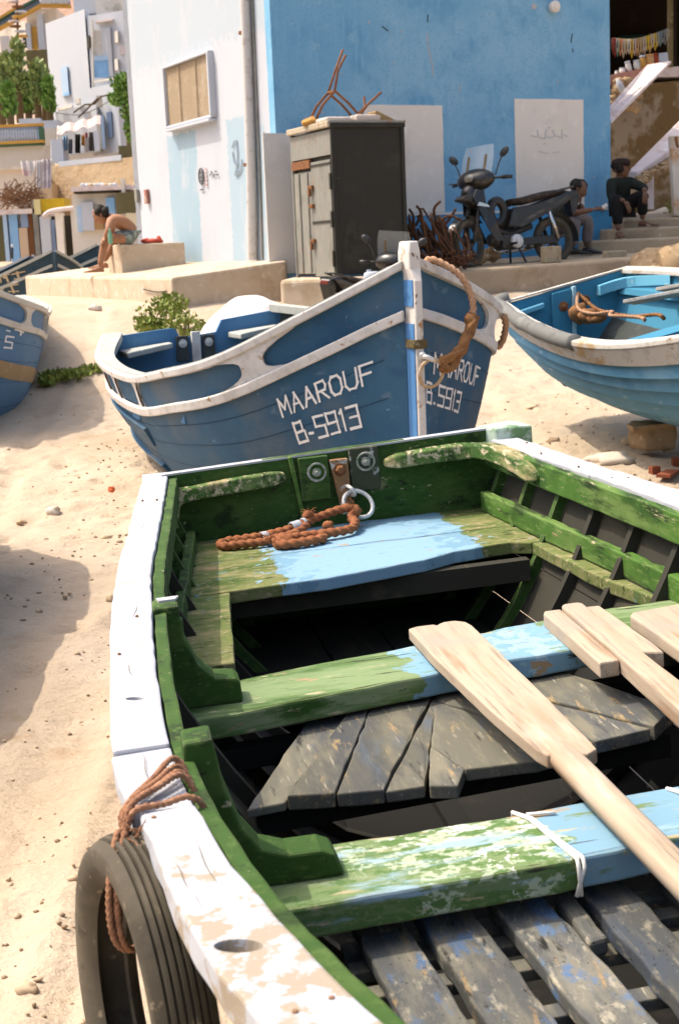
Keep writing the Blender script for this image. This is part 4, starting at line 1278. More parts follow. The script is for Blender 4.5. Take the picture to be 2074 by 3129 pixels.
# blue sliver of paint on the sunlit flank of the stem
# bow ring and painter
marM = XF[mar.name]
rg = build('bow_ring', MB().tube([Vector((.045 + .062 * math.cos(t), -.125 - .02 * math.sin(t), 1.045 + .070 * math.sin(t))) for t in frange(0, 6.2832, 36)[:-1]], .009, 10, closed=True), mat('rusty_ring', (.42, .29, .17), .6, [((.55, .48, .4), 30, .5, .62)], metal=.2), mar, smooth_=True)
build('shackle', MB().tube(smooth([(.0, -.09, 1.12), (.01, -.14, 1.13), (.04, -.145, 1.115), (.075, -.13, 1.105), (.09, -.115, 1.10)], .015), .013, 8).ball((.002, -.12, 1.138), .018), M_galv, rg, smooth_=True)
build('stem_collar', MB().box((0, -.05, 1.19), (.076, .125, .045)), mat('mossy_rust', (.10, .075, .03), .9, [((.26, .22, .15), 30, .55, .65)]), mar, bevel=.006)
M_rope2 = mat('tan_rope', (.42, .25, .15), .95, [((.30, .16, .09), 40, .5, .66)], bump=[(200, .002)])
M_rope3 = mat('brown_hawser', (.22, .105, .04), .95, [((.13, .06, .025), 30, .48, .66), ((.32, .17, .08), 60, .56, .7)], bump=[(150, .003)])
pr = thing('bow_rope', 'brown spliced rope hanging from the blue bow over its white rail', 'rope', loc=tuple(marM @ Vector((.25, .1, 1.2))))
WM = lambda pts: [marM @ Vector(p) for p in pts]
build('thin_line', MB().rope(WM([(.10, .12, 1.56), (.13, .06, 1.60), (.19, .02, 1.575), (.255, -.02, 1.52), (.30, -.04, 1.44), (.315, -.05, 1.36), (.305, -.05, 1.29)]), .016), M_rope2, pr, world=True, smooth_=True)
build('thick_splice', MB().rope(WM([(.315, -.055, 1.31), (.285, -.075, 1.25), (.235, -.10, 1.175), (.175, -.125, 1.10), (.13, -.14, 1.065), (.095, -.14, 1.085)]), .027, pitch=.10), M_rope3, pr, world=True, smooth_=True)
build('thick_splice', MB().rope(WM([(.25, -.115, 1.215), (.19, -.14, 1.15), (.13, -.15, 1.115), (.09, -.135, 1.10)]), .022, pitch=.09), M_rope3, pr, world=True, smooth_=True)
build('rope_whipping', MB().rock(marM @ Vector((.30, -.055, 1.285)), (.036, .034, .05), 3, 12, 8, .12), M_rope3, pr, world=True, smooth_=True)
cl = thing('rail_rope_end', 'short tan rope loop tied on the blue boat rail past its right bow post', 'rope', loc=tuple(marM @ hpt(.17, .93, 1, .02, HL)), group=None)
build('strand', MB().rope(WM([hpt(.15, 1.0, 1, .03, HL), hpt(.16, .96, 1, .05, HL), hpt(.175, .90, 1, .05, HL), hpt(.18, .86, 1, .03, HL)]), .018), M_rope2, cl, world=True, smooth_=True)

# the boat cut by the left edge, and the one beyond it whose shadow reaches the frame
M_bl = boat_paint('left_boat_blue', (.075, .16, .27), (.10, .19, .29), (.065, .15, .27))
M_tan = mat('tan_stripe', (.30, .20, .10), .8, [((.38, .28, .16), 6, .5, .7)])
M_paletrim = mat('pale_trim', (.58, .51, .42), .85, [((.48, .41, .32), 6, .5, .7)])
lb = patera('fishing_boat', 'blue boat with a tan stripe cut off by the left edge of the photo', pose(-3.27, 11.15, 10, .14), M_bl, M_paletrim,
            [('SI.4', 1, .30, .86, 1.15, 1.06, 1.03, .94), ('5', 1, .62, .71, .95, .86, .935, .845)], .03, bg_, posts=(.20, .42, .6, .8), stripe=(.33, .13, M_tan), strakes=False, stem_mat=M_paletrim)
sb = patera('fishing_boat', 'boat standing just outside the left edge whose rounded shadow falls on the sand', pose(-2.52, 7.95, 180, -.12, .86), M_bl, M_paletrim, [], .0, bg_, strakes=False, detail=False)
# dark boats behind the platform
M_bd = boat_paint('dark_boat_blue', (.022, .045, .062), (.03, .06, .085), (.018, .04, .06))
M_cream = mat('cream_letters', (.42, .33, .20), .9)
p = at(170, 842, 26)
patera('fishing_boat', 'dark boat with cream lettering, its bow just left of the bare-backed man', pose(p.x, 26, 32, .32), M_bd, M_bcap,
       [('abcad', -1, 1.30, .32, 1.13, .98, 1.26, 1.11), ('cbd', -1, 1.05, .45, .95, .80, 1.04, .89)], .05, bg_, strakes=False, detail=False, letter_mat=M_cream, posts=(.2,), stem_mat=M_bd)
p = at(318, 830, 28)
patera('fishing_boat', 'dark boat with pale lettering behind the legs of the bare-backed man', pose(p.x, 27.6, 28, .42), M_bd, M_bcap,
       [('bcdac', -1, 1.05, .35, 1.12, 1.0, 1.2, 1.08), ('dab', -1, .9, .5, .96, .86, 1.0, .9)], .05, bg_, strakes=False, detail=False, posts=(.2,), stem_mat=M_bd)
p = at(80, 800, 29)
patera('fishing_boat', 'pale-rimmed boat behind the dark boat at the far left', pose(p.x, 29.5, 30, .28), M_bd, M_bwhite, [], .05, bg_, strakes=False, detail=False, posts=(.2,), stem_mat=M_bd)

# ------------------------------------------------------------------ light blue lapstrake boat at the right
M_lb = mat('light_blue_paint', (.105, .265, .39), .75, [((.17, .335, .45), 2.2, .48, .66), ((.075, .215, .345), 5, .50, .68, (1, .4, 1)), ((.30, .42, .48), 13, .60, .70, (1, .3, 1)), ((.36, .22, .10), 11, .715, .75, (1, .5, 1)), ((.30, .31, .28), 3.4, .64, .80)], bump=[(10, .004, (1, .4, 1)), (60, .0015)])
M_lbin = mat('light_blue_inside', (.04, .19, .30), .75, [((.06, .235, .35), 4, .5, .7), ((.25, .2, .12), 16, .7, .75)], bump=[(20, .003)])
M_lbw = mat('light_boat_white', (.50, .47, .42), .85, [((.36, .25, .13), 5, .54, .66, (1, .5, 1), 9), ((.20, .12, .055), 13, .61, .70, (1, .5, 1), 9), ((.40, .37, .33), 9, .5, .66), ((.12, .075, .04), 40, .64, .72)], bump=[(20, .004)])
M_foam = mat('grey_foam', (.15, .15, .14), .9, [((.20, .20, .19), 6, .5, .7), ((.10, .10, .09), 20, .55, .7)], bump=[(60, .003)])
RL = 4.4
rp0, rax = Vector((1.80, 11.15, 0)), Vector((.30, -.954, 0)).normalized()
rsx = Vector((-rax.y, rax.x, 0))
RM = Matrix((rsx, rax, Vector((0, 0, 1)))).transposed().to_4x4()
RM.translation = rp0
rb = thing('rowing_boat', 'weathered light blue lapstrake boat with a grey foam bumper, at the right edge', 'boat', mtx=RM, group=None)
RH = .205
rK, rW = [0, .2, .45, .7, .9, 1], [.55, .72, .80, .68, .36, .05]


def rsec(u, q, side, off=0.0):
    w = interp(u, rK, rW)
    zr = interp(u, [0, .5, 1], [1.30, 1.16, 1.42]) - .0
    kz = interp(u, [0, .12, .35, .8, 1], [.74, .60, .48, .42, .55])
    p = interp(u, [0, .3, .7, 1], [.40, .33, .45, .9])
    s = .03 + (w + off - .03) * max(q, 0) ** p
    return Vector((side * s, u * RL, kz + (zr - kz) * q + RH * side * s * q))


for side in (-1, 1):
    NS = 5
    for k in range(NS):
        q0, q1 = (k / NS) ** .85 * .80, ((k + 1) / NS) ** .85 * .80
        rows = []
        for u in frange(0, 1, 26):
            rows.append([rsec(u, q0, side, .040), rsec(u, q0 + (q1 - q0) * .12, side, .034), rsec(u, q1, side, .000), rsec(u, q1, side, -.02), rsec(u, q0, side, -.02)])
        build('strake', MB().grid(rows if side > 0 else [r[::-1] for r in rows], close=True, caps=True), M_lb, rb, smooth_=True, auto=30)
    rows = [[rsec(u, .795, side, -.005), rsec(u, .80, side, .026), rsec(u, 1, side, .022), rsec(u, 1, side, -.03)] for u in frange(0, 1, 26)]
    build('white_band', MB().grid(rows if side > 0 else [r[::-1] for r in rows], close=True, caps=True), M_lbw, rb)
    rows = []
    for u in frange(0, 1, 26):
        a, c = rsec(u, 1, side, .03), rsec(u, 1, side, -.07)
        z = Vector((0, 0, 1))
        rows.append([a + z * .002, c + z * .002, c + z * .04, a + z * .04])
    build('gunwale', MB().grid(rows if side < 0 else [r[::-1] for r in rows], close=True, caps=True), M_lbw, rb, bevel=.008)
    rows = [[rsec(u, q, side, -.03) for q in frange(.5, 1, 5)] for u in frange(0, 1, 20)]
    build('inner_skin', MB().grid(rows), M_lbin, rb)
    rows = [[rsec(u, .80, side, -.09), rsec(u, .80, side, -.03), rsec(u, .86, side, -.03), rsec(u, .86, side, -.09)] for u in frange(.02, .9, 20)]
    build('riser', MB().grid(rows, close=True, caps=True), M_lbin, rb)
o_ = [rsec(0, q, 1) for q in frange(.02, 1.03, 9)] + [rsec(0, q, -1) for q in frange(1.03, .02, 9)]
build('transom', MB().extr(o_, (0, .035, 0)), M_lbin, rb)
cz = lambda s: 1.30 + RH * s
build('transom_cap', MB().hexa([Vector((x, y, cz(x) + dz)) for dz in (.028, .04) for x, y in ((-.57, -.012), (.57, -.012), (.57, .045), (-.57, .045))]), M_lbw, rb)
build('transom_post', MB().hexa([Vector((x, y, z + RH * x)) for z in (.75, 1.30) for x, y in ((-.12, .036), (.04, .036), (.04, .07), (-.12, .07))]), M_lbin, rb, bevel=.004)
build('post_edge', MB().hexa([Vector((x, y, z + RH * x)) for z in (.72, 1.31) for x, y in ((.045, .036), (.07, .036), (.07, .09), (.045, .09))]), mat('faded_blue_edge', (.30, .48, .56), .8), rb)
for s in (-.03, .16):
    build('rusty_plate', MB().lathe((s, .072, 1.18 + RH * s), [(.04, 0), (.038, .008), (.015, .012), (.012, .025)], 12, axis=(0, 1, 0)), M_rust, rb)
for pts, r_h in (([(-.56, .35, 1.14), (-.46, .10, 1.13), (-.2, .06, 1.19)], .02), ([(.60, .55, 1.35), (.52, .18, 1.34), (.42, .09, 1.32), (.27, .07, 1.28)], .04)):
    rows = []
    for p in smooth(pts, .05):
        rows.append([p + Vector((0, -.03, -r_h)), p + Vector((0, .03, -r_h)), p + Vector((0, .03, r_h)), p + Vector((0, -.03, r_h))])
    kn = build('quarter_knee', MB().grid(rows, close=True, caps=True), mat('light_blue_knee', (.13, .38, .52), .75, [((.3, .45, .5), 14, .6, .7)]) if 'light_blue_knee' not in MATS else MATS['light_blue_knee'], rb, bevel=.006)
    if r_h > .03:
        for p in ((.35, .035, 1.30), (.47, .075, 1.33), (.56, .26, 1.345)):
            build('bolt', MB().ball(p, .017, 8, 5), M_lbw, kn)
# foam bumper over the near gunwale
pts = [rsec(0, 1.0, -1) + Vector((.10, -.01, .06)), rsec(0, 1, -1) + Vector((-.0, -.02, .035))] + [rsec(u, 1.0, -1) + Vector((-.0, 0, .02)) for u in frange(.03, .40, 8)]
sm = smooth(pts, .06)
build('foam_bumper', MB().tube(sm, [.055 + .012 * noise.noise(p * 5) for p in sm], 14), M_foam, rb, smooth_=True)
for u in (.33, .62):
    w = (interp(u, rK, rW) - .06) * .80
    z = 1.02
    build('thwart', MB().hexa([Vector((x, u * RL + y, z + RH * x + dz)) for dz in (-.05, 0) for x, y in ((-w, -.12), (w, -.12), (w, .12), (-w, .12))]), M_lbin, rb)
rows = [[rsec(u, .52, -1, -.03), Vector((0, u * RL, .55)), rsec(u, .52, 1, -.03)] for u in frange(0, .97, 16)]
build('bottom_boards', MB().grid(rows), M_inside, rb)
RW = lambda pts: [RM @ Vector(p) for p in pts]
r2 = thing('coiled_rope', 'brown rope heaped inside the light blue boat against its stern post', 'rope', loc=tuple(RM @ Vector((.1, .3, 1.1))))
build('strand', MB().rope(RW([(.09, .08, 1.27), (.12, .14, 1.22), (.16, .3, 1.14), (.25, .6, 1.10), (.36, .8, 1.11), (.3, 1.0, 1.09)]), .013), M_rope3, r2, world=True, smooth_=True)
build('strand', MB().rope(RW([(.09, .08, 1.27), (.03, .2, 1.16), (.08, .34, 1.12), (.2, .42, 1.13), (.12, .55, 1.11), (.28, .7, 1.09), (.2, .9, 1.08)]), .012), M_rope2, r2, world=True, smooth_=True)
mb = MB()
for k in range(3):
    mb.rock(RM @ Vector((.06 + .03 * k, .16 + .08 * k, 1.12 - .02 * k)), (.075, .06, .075 - .02 * k), k, 10, 7, .5)
build('net_bundle', mb, M_rope3, r2, world=True, smooth_=True, kind='stuff')
pg = 'loose planks in the light blue boat'
for k, (a, c, w, lbl) in enumerate((((.10, .85, 1.20), (.95, 1.9, 1.42), .11, 'bleached plank lying across the light blue boat, the longer one'), ((.45, .7, 1.27), (.9, 1.3, 1.38), .10, 'short pink-white plank propped inside the light blue boat'))):
    t = thing('loose_plank', lbl, 'plank', loc=tuple(RM @ Vector(a)), group=pg)
    a, c = Vector(a), Vector(c)
    d = (c - a).normalized()
    n_ = Vector((-d.y, d.x, .1)).normalized() * w
    up = Vector((0, 0, .025))
    build('plank_body', MB().hexa(RW([a - n_, c - n_, c + n_, a + n_, a - n_ + up, c - n_ + up, c + n_ + up, a + n_ + up])), M_lbw, t, world=True, bevel=.004)
sg = thing('stone_block', 'rough tan stone block propping the light blue boat', 'stone', loc=(2.16, 9.75, .2))
c = at(1992, 1330, 9.6)
mb = MB().box(c, (.23, .22, .20), Matrix.Rotation(R(18), 3, 'Z'))
mb2 = MB()
bmx = bmesh.new()
bmesh.ops.create_cube(bmx, size=1)
bmesh.ops.subdivide_edges(bmx, edges=bmx.edges[:], cuts=4, use_grid_fill=True)
for v in bmx.verts:
    q = v.co.copy()
    r_ = 1 - .18 * max(0, (abs(q.x) + abs(q.y) + abs(q.z)) - 1.0)
    v.co = Vector((q.x * .24, q.y * .24, q.z * .19)) * r_ + Vector((.014, .014, .012)) * noise.noise(q * 3) + Vector((.006, -.006, .006)) * noise.noise(q * 9)
M_stone = mat('tan_stone', (.36, .25, .14), .95, [((.24, .15, .08), 9, .5, .68), ((.50, .40, .27), 16, .56, .7), ((.12, .08, .04), 34, .66, .74)], bump=[(24, .008), (90, .002)])
rz = Matrix.Rotation(R(20), 3, 'Z')
STONE_V = [v.co.copy() for v in bmx.verts]
STONE_F = [tuple(v.index for v in f.verts) for f in bmx.faces]
bmx.free()
build('stone_body', MB().add([rz @ v + c for v in STONE_V], STONE_F), M_stone, sg, world=True, smooth_=True)
c2 = at(1990, 1288, 9.55)
t = thing('prop_plank', 'weathered plank laid on the stone block beneath the light blue hull', 'plank', loc=tuple(c2))
build('plank_body', MB().box(c2 + Vector((.16, 0, -.012)), (.62, .2, .03), Matrix.Rotation(R(-4), 3, 'Y')), M_stone, t, world=True, bevel=.004)
# ------------------------------------------------------------------ metal cabinet against the blue wall
cab = thing('metal_cabinet', 'tall rusty metal cabinet with padlocked grey doors, against the blue wall', 'cabinet', (0.0, 15.62, 1.395))
cw, cdp = Vector((.907, .421, 0)).normalized(), Vector((-.421, .907, 0)).normalized()
cM = Matrix((cw, cdp * .76, Vector((0, 0, 1)))).transposed().to_4x4()
cM.translation = Vector((.095, 15.64, 1.395))
cab.matrix_world = cM
XF[cab.name] = cM
CH = 1.60
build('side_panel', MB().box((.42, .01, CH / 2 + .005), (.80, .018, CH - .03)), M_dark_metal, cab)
M_blotch = mat('dust_patch', (.040, .036, .026), .8, [((.028, .025, .018), 9, .45, .65)])
build('dust_patch', MB().extr([Vector((x, -.0005, z)) for x, z in ((.06, .08), (.10, .52), (.16, .64), (.22, .60), (.30, .40), (.42, .22), (.48, .06))], (0, -.003, 0)), M_blotch, cab)
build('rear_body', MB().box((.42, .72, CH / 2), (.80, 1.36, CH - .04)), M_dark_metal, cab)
for x, y in ((.0, .0), (.84, .0), (.0, 1.4)):
    build('corner_post', MB().box((x, y, CH / 2), (.045, .045, CH)), M_dark_metal if x > 0 or y == 0 else M_grey_metal, cab, bevel=.006)
build('top_rail', MB().box((.42, -.012, CH + .0), (.90, .05, .05)), M_dark_metal, cab, bevel=.008)
build('roof_sheet', MB().box((.42, .71, CH + .035), (.92, 1.48, .03)), M_grey_metal, cab, bevel=.008)
build('roof_edge', MB().box((-.035, .71, CH + .015), (.05, 1.46, .07)), mat('pale_edge', (.40, .34, .25), .9, [((.28, .2, .12), 12, .5, .7)]), cab, bevel=.012)
build('head_panel', MB().box((-.012, .70, CH - .17), (.02, 1.36, .26)), M_grey_metal, cab)
build('door', MB().box((-.016, .37, .63), (.024, .66, 1.24)), M_grey_metal, cab, bevel=.004)
dr = build('door', MB().box((-.005, 1.05, .60), (.02, .62, 1.12)), M_grey_metal, cab, bevel=.004)
build('door_gap_lintel', MB().box((-.02, 1.05, 1.24), (.03, .64, .09)), M_rust, cab)
for y in (.86, 1.16):
    build('door_rib', MB().box((-.02, y, .6), (.02, .05, 1.1)), M_grey_metal, cab, bevel=.004)
build('door_seam', MB().box((-.032, .37, .60), (.01, .66, .025)), M_dark_metal, cab)
build('door_seam', MB().box((-.032, .37, 1.21), (.01, .66, .02)), M_dark_metal, cab)
for z in (.20, .62, 1.02):
    build('hinge', MB().box((-.012, .035, z), (.06, .05, .17)), M_dark_metal, cab, bevel=.004)
for z in (.40, .98, .78):
    h = build('hasp', MB().box((-.045, .68, z), (.03, .13, .045)), M_rust, cab, bevel=.006)
    if z != .78:
        build('padlock', MB().box((-.06, .69, z - .06), (.03, .05, .07)).tube([(-.06, .69 + .02 * math.cos(t), z - .02 + .025 * math.sin(t)) for t in frange(0, 3.14, 8)], .006, 6), M_rust, h)
CW = lambda pts: [cM @ Vector(p) for p in pts]
# upturned chair frame and cushions on its roof
ch = thing('chair_frame', 'rusty upturned metal chair frame on top of the cabinet', 'chair', loc=tuple(cM @ Vector((.1, .6, CH))))
zt0 = CH + .07
for k, y in enumerate((.52, .30)):
    build('leg', MB().tube(CW([(.04, y + .45, zt0 - .02), (.08, y + .2, zt0 + .18), (.16, y, zt0 + .31)]), .014, 8), M_rust, ch, world=True, smooth_=True)
    build('leg', MB().tube(CW([(.16, y, zt0 + .31), (.24 - .04 * k, y - .02, zt0 + .52), (.34 - .05 * k, y - .05, zt0 + .76 - .08 * k)]), .013, 8), M_rust, ch, world=True, smooth_=True)
    build('leg', MB().tube(CW([(.16, y, zt0 + .31), (.30, y - .05, zt0 + .18), (.42, y - .10, zt0 + .03)]), .014, 8), M_rust, ch, world=True, smooth_=True)
build('crossbar', MB().tube(CW([(.16, .52, zt0 + .31), (.16, .30, zt0 + .31)]), .014, 8), M_rust, ch, world=True, smooth_=True)
ch2 = thing('stool_legs', 'pair of brown stool legs sticking up behind the cushions on the cabinet', 'stool', loc=tuple(cM @ Vector((.6, .5, CH))))
for k in range(2):
    build('leg', MB().tube(CW([(.46, .5 + .2 * k, zt0), (.62 + .05 * k, .5 + .2 * k, zt0 + .18), (.80 - .14 * k, .5 + .2 * k, zt0 + .32 - .03 * k)]), .014, 8), M_rust, ch2, world=True, smooth_=True)
M_cush = mat('pale_cushion', (.56, .47, .40), .95, [((.42, .33, .26), 8, .5, .7)])
cg = 'cushions on the cabinet roof'
for c, d, lb_ in (((.13, .30, zt0 + .0), (.30, .40, .055), 'flat pale cushion at the front corner of the cabinet roof'), ((.46, .16, zt0 + .012), (.30, .24, .075), 'folded whitish cushion on the cabinet roof right of the flat one')):
    t = thing('cushion', lb_, 'cushion', loc=tuple(cM @ Vector(c)), group=cg)
    bmx = MB().box((0, 0, 0), d)
    bmx.v = [cM @ (v + Vector(c)) for v in bmx.v]
    build('cushion_body', bmx, M_cush, t, world=True, bevel=.024, seg=3)
t = thing('rag', 'crumpled ochre rag on the cabinet roof under the chair frame', 'rag', loc=tuple(cM @ Vector((.06, .8, zt0))))
build('rag_body', MB().rock(cM @ Vector((.02, .75, zt0)), (.10, .22, .06), 4, 14, 8, .7), mat('ochre_rag', (.42, .22, .06), .95, [((.3, .15, .04), 12, .5, .65)]), t, world=True, smooth_=True)
t = thing('flap', 'bent tan card flap on the cabinet roof at the right', 'card', loc=tuple(cM @ Vector((.68, .1, zt0))))
build('flap_body', MB().hexa(CW([(.60, .05, zt0 - .03), (.80, .05, zt0 - .02), (.80, .3, zt0 - .02), (.60, .3, zt0 - .03), (.54, .05, zt0 + .07), (.56, .05, zt0 + .085), (.56, .3, zt0 + .085), (.54, .3, zt0 + .07)])), mat('card', (.30, .2, .09), .9), t, world=True)

# ------------------------------------------------------------------ rusty anchors and chain piled by the cabinet
an = thing('grapnel_pile', 'tangle of rusty brown grapnels and rods between the cabinet and the large motorbike', 'anchors', (1.2, 16.3, 1.4))
M_rod = mat('dark_rust_rod', (.085, .038, .018), .9, [((.05, .025, .014), 20, .5, .65), ((.16, .08, .04), 40, .58, .7)], bump=[(60, .003)])
random.seed(21)
base = at(1325, 815, 16.35)
for k in range(46):
    x = random.uniform(-.30, .34)
    p0 = base + Vector((x * .95 + .12 * random.random(), random.uniform(-.10, .35), random.uniform(.0, .06)))
    l_ = random.uniform(.35, .62) * (1 - .5 * max(0, x))
    p1 = p0 + Vector((random.uniform(-.34, .02), random.uniform(-.05, .15), l_))
    m_ = p0.lerp(p1, .5) + Vector((random.uniform(-.05, .05), random.uniform(-.06, .02), 0))
    build('rod', MB().tube(smooth([p0, m_, p1], .1), random.uniform(.011, .019), 6), M_rod, an, world=True, smooth_=True)
for a, b_, c in (((1262, 700), (1262, 660), (1250, 640)), ((1335, 690), (1325, 640), (1345, 615)), ((1330, 690), (1370, 660), (1405, 672)), ((1350, 700), (1385, 650), (1390, 640)), ((1270, 690), (1285, 650), (1272, 630))):
    build('fluke', MB().tube(smooth([at(*a, 16.4), at(*b_, 16.35), at(*c, 16.3)], .04), [.016] * len(smooth([at(*a, 16.4), at(*b_, 16.35), at(*c, 16.3)], .04)), 6), M_rod, an, world=True, smooth_=True)
mb = MB()
for k in range(70):
    p = base + Vector((random.uniform(-.28, .45), random.uniform(-.28, .0), random.uniform(-.02, .16)))
    q = Matrix.Rotation(random.uniform(0, 6), 3, Vector((random.random(), random.random(), random.random())))
    mb.tube([p + q @ Vector((.05 * math.cos(t), .028 * math.sin(t), 0)) for t in frange(0, 6.2832, 10)[:-1]], .009, 5, closed=True)
build('chain_links', mb, M_rod, an, world=True, smooth_=True, kind='stuff')

# ------------------------------------------------------------------ motorbikes


def wheel(parent, c, r, tr, dark=True):
    """wheel in the x,z plane of the bike"""
    w = build('wheel', MB().tube([(c[0] + (r - tr) * math.cos(t), c[1], c[2] + (r - tr) * math.sin(t)) for t in frange(0, 6.2832, 44)[:-1]], tr, 10, closed=True), M_tyre, parent, smooth_=True)
    build('rim', MB().tube([(c[0] + (r - 2.1 * tr) * math.cos(t), c[1], c[2] + (r - 2.1 * tr) * math.sin(t)) for t in frange(0, 6.2832, 36)[:-1]], .016, 6, closed=True), M_bikegrey, w, smooth_=True)
    mb = MB().lathe(c, [(.05, -.05), (.055, -.03), (.055, .03), (.05, .05)], 14, axis=(0, 1, 0))
    for k in range(5):
        a = k * 2 * math.pi / 5 + .3
        d = Vector((math.cos(a), 0, math.sin(a)))
        n_ = Vector((-d.z, 0, d.x)) * .018
        c_ = Vector(c)
        e = Vector((0, .016, 0))
        p0, p1 = c_ + d * .04, c_ + d * (r - 2.2 * tr)
        mb.hexa([p0 - n_ - e, p1 - n_ - e, p1 + n_ - e, p0 + n_ - e, p0 - n_ + e, p1 - n_ + e, p1 + n_ + e, p0 + n_ + e])
    build('spokes', mb, M_black, w)
    return w


M_bikegrey = mat('bike_grey', (.03, .026, .02), .5, [((.13, .12, .10), 8, .5, .7)], spec=.5)
M_seat = mat('bike_seat', (.025, .016, .01), .8, [((.07, .05, .035), 10, .5, .7)])
M_bikegloss = mat('bike_fairing', (.012, .010, .008), .3, [((.06, .052, .04), 6, .5, .72)], spec=.6)
M_screen = mat('clear_screen', (.55, .58, .58), .15, alpha=.32, spec=.5)


def motorbike(label, mtx, group):
    """step-through motorbike: x forward, y to its left, z up, wheelbase 1.26 m"""
    b = thing('motorbike', label, 'motorbike', mtx=mtx, group=group)
    F, Rr = Vector((.64, 0, .285)), Vector((-.62, 0, .285))
    wheel(b, F, .285, .04)
    wheel(b, Rr, .285, .045)
    for y in (-.075, .075):
        build('fork', MB().tube([(.64, y, .285), (.52, y, .62), (.45, y, .82)], [.022, .024, .02], 8), M_bikegrey, b, smooth_=True)
    build('front_mudguard', MB().grid([[Vector((.64 + (.315 + .01 * abs(j)) * math.cos(t), j * .03, .285 + .315 * math.sin(t))) for j in (-2, -1, 0, 1, 2)] for t in frange(.15, 2.3, 14)]), M_bikegloss, b, smooth_=True)
    # leg shield: narrow body panels either side of the downtube
    for s in (-1, 1):
        pts = [(.50, .88), (.56, .78), (.52, .62), (.40, .40), (.30, .26), (.20, .27), (.30, .48), (.38, .70), (.40, .86)]
        build('leg_shield', MB().extr([Vector((x, s * (.10 + .06 * (z < .7)), z)) for x, z in pts], (0, s * .02, 0)), M_bikegloss, b, bevel=.015)
        build('trim_flash', MB().extr([Vector((x, s * .145, z)) for x, z in ((.50, .72), (.53, .68), (.36, .66), (.38, .69))], (0, s * .01, 0)), M_chrome, b)
    build('front_cowl', MB().ball((.50, 0, .80), (.13, .12, .15), 14, 9, Matrix.Rotation(R(25), 3, 'Y')), M_bikegloss, b, smooth_=True)
    build('cowl_beak', MB().extr([Vector((x, -.10, z)) for x, z in ((.46, .86), (.66, .80), (.70, .76), (.56, .72), (.44, .74))], (0, .20, 0)), M_bikegrey, b, bevel=.02)
    # headlamp pod with instrument hood
    build('headlamp_pod', MB().ball((.42, 0, 1.02), (.16, .25, .13), 16, 10, Matrix.Rotation(R(20), 3, 'Y')), M_bikegloss, b, smooth_=True)
    build('headlamp', MB().ball((.53, 0, 1.02), (.05, .10, .07), 12, 8), mat('lamp_glass', (.20, .18, .14), .2, spec=.7) if 'lamp_glass' not in MATS else MATS['lamp_glass'], b, smooth_=True)
    for s in (-1, 1):
        build('handlebar', MB().tube([(.40, 0, .99), (.38, s * .22, 1.02), (.32, s * .36, 1.02)], .013, 8), M_black, b, smooth_=True)
        build('grip', MB().tube([(.335, s * .30, 1.02), (.29, s * .42, 1.015)], .021, 8), M_black, b, smooth_=True)
        build('lever', MB().tube([(.37, s * .28, 1.02), (.38, s * .42, 1.03)], .007, 6), M_bikegrey, b)
        mr_ = build('mirror', MB().ball((.34, s * .36, 1.30), (.018, .075, .045), 12, 8, Matrix.Rotation(R(s * 35), 3, 'X')), M_black, b, smooth_=True)
        build('mirror_stalk', MB().tube([(.37, s * .24, 1.05), (.36, s * .29, 1.18), (.35, s * .35, 1.28)], .008, 6), M_black, mr_)
    build('windscreen', MB().grid([[Vector((.42 - .12 * t + .02 * (1 - (j / 4) ** 2), j * .055 * (1 - .3 * max(0, t - .6)), 1.08 + .34 * t)) for j in range(-4, 5)] for t in frange(0, 1, 6)]), M_screen, b, smooth_=True)
    for s in (-1, 1):
        build('screen_bracket', MB().box((.40, s * .12, 1.18), (.015, .026, .26), Matrix.Rotation(R(-18), 3, 'Y')), mat('brown_tape', (.17, .12, .06), .7) if 'brown_tape' not in MATS else MATS['brown_tape'], b)
    # frame tube, engine, exhaust
    build('down_tube', MB().tube([(.42, 0, .72), (.22, 0, .42), (.0, 0, .36), (-.30, 0, .46)], .045, 10), M_black, b, smooth_=True)
    en = build('engine', MB().box((.02, 0, .27), (.30, .20, .17)), M_bikegrey, b, bevel=.03)
    build('cylinder', MB().lathe((.18, 0, .29), [(.07, 0), (.075, .03), (.065, .04), (.075, .06), (.065, .07), (.075, .09), (.06, .12)], 12, axis=(1, 0, .1)), M_bikegrey, en)
    build('engine_cover', MB().lathe((-.02, .10, .27), [(.085, 0), (.08, .03), (.03, .04)], 14, axis=(0, 1, 0)), M_galv, en)
    build('exhaust', MB().tube(smooth([(.2, -.06, .2), (.1, -.14, .15), (-.3, -.16, .2), (-.75, -.17, .32)], .1), [.02] * 5 + [.045] * 40, 8) if False else MB().tube([(.2, -.06, .2), (.08, -.13, .16), (-.2, -.16, .19), (-.32, -.16, .215), (-.78, -.17, .33)], [.018, .02, .022, .042, .045], 10), M_chrome, b, smooth_=True)
    build('chain_case', MB().extr([Vector((x, .08, z)) for x, z in ((.02, .30), (-.60, .34), (-.66, .30), (-.62, .24), (.0, .22))], (0, .02, 0)), M_black, b, bevel=.01)
    # seat, side panels, tail
    rows = []
    for x, z, w, h in ((-.02, .70, .06, .03), (.0, .72, .085, .05), (-.20, .735, .12, .06), (-.36, .77, .13, .065), (-.50, .80, .12, .06), (-.68, .83, .11, .05), (-.80, .84, .08, .035), (-.83, .84, .04, .02)):
        rows.append([Vector((x, w * math.cos(a), z + h * math.sin(a) * (1 if math.sin(a) > 0 else .6))) for a in [2 * math.pi * j / 14 for j in range(14)]])
    build('seat', MB().grid(rows, close=True, caps=True), M_seat, b, smooth_=True)
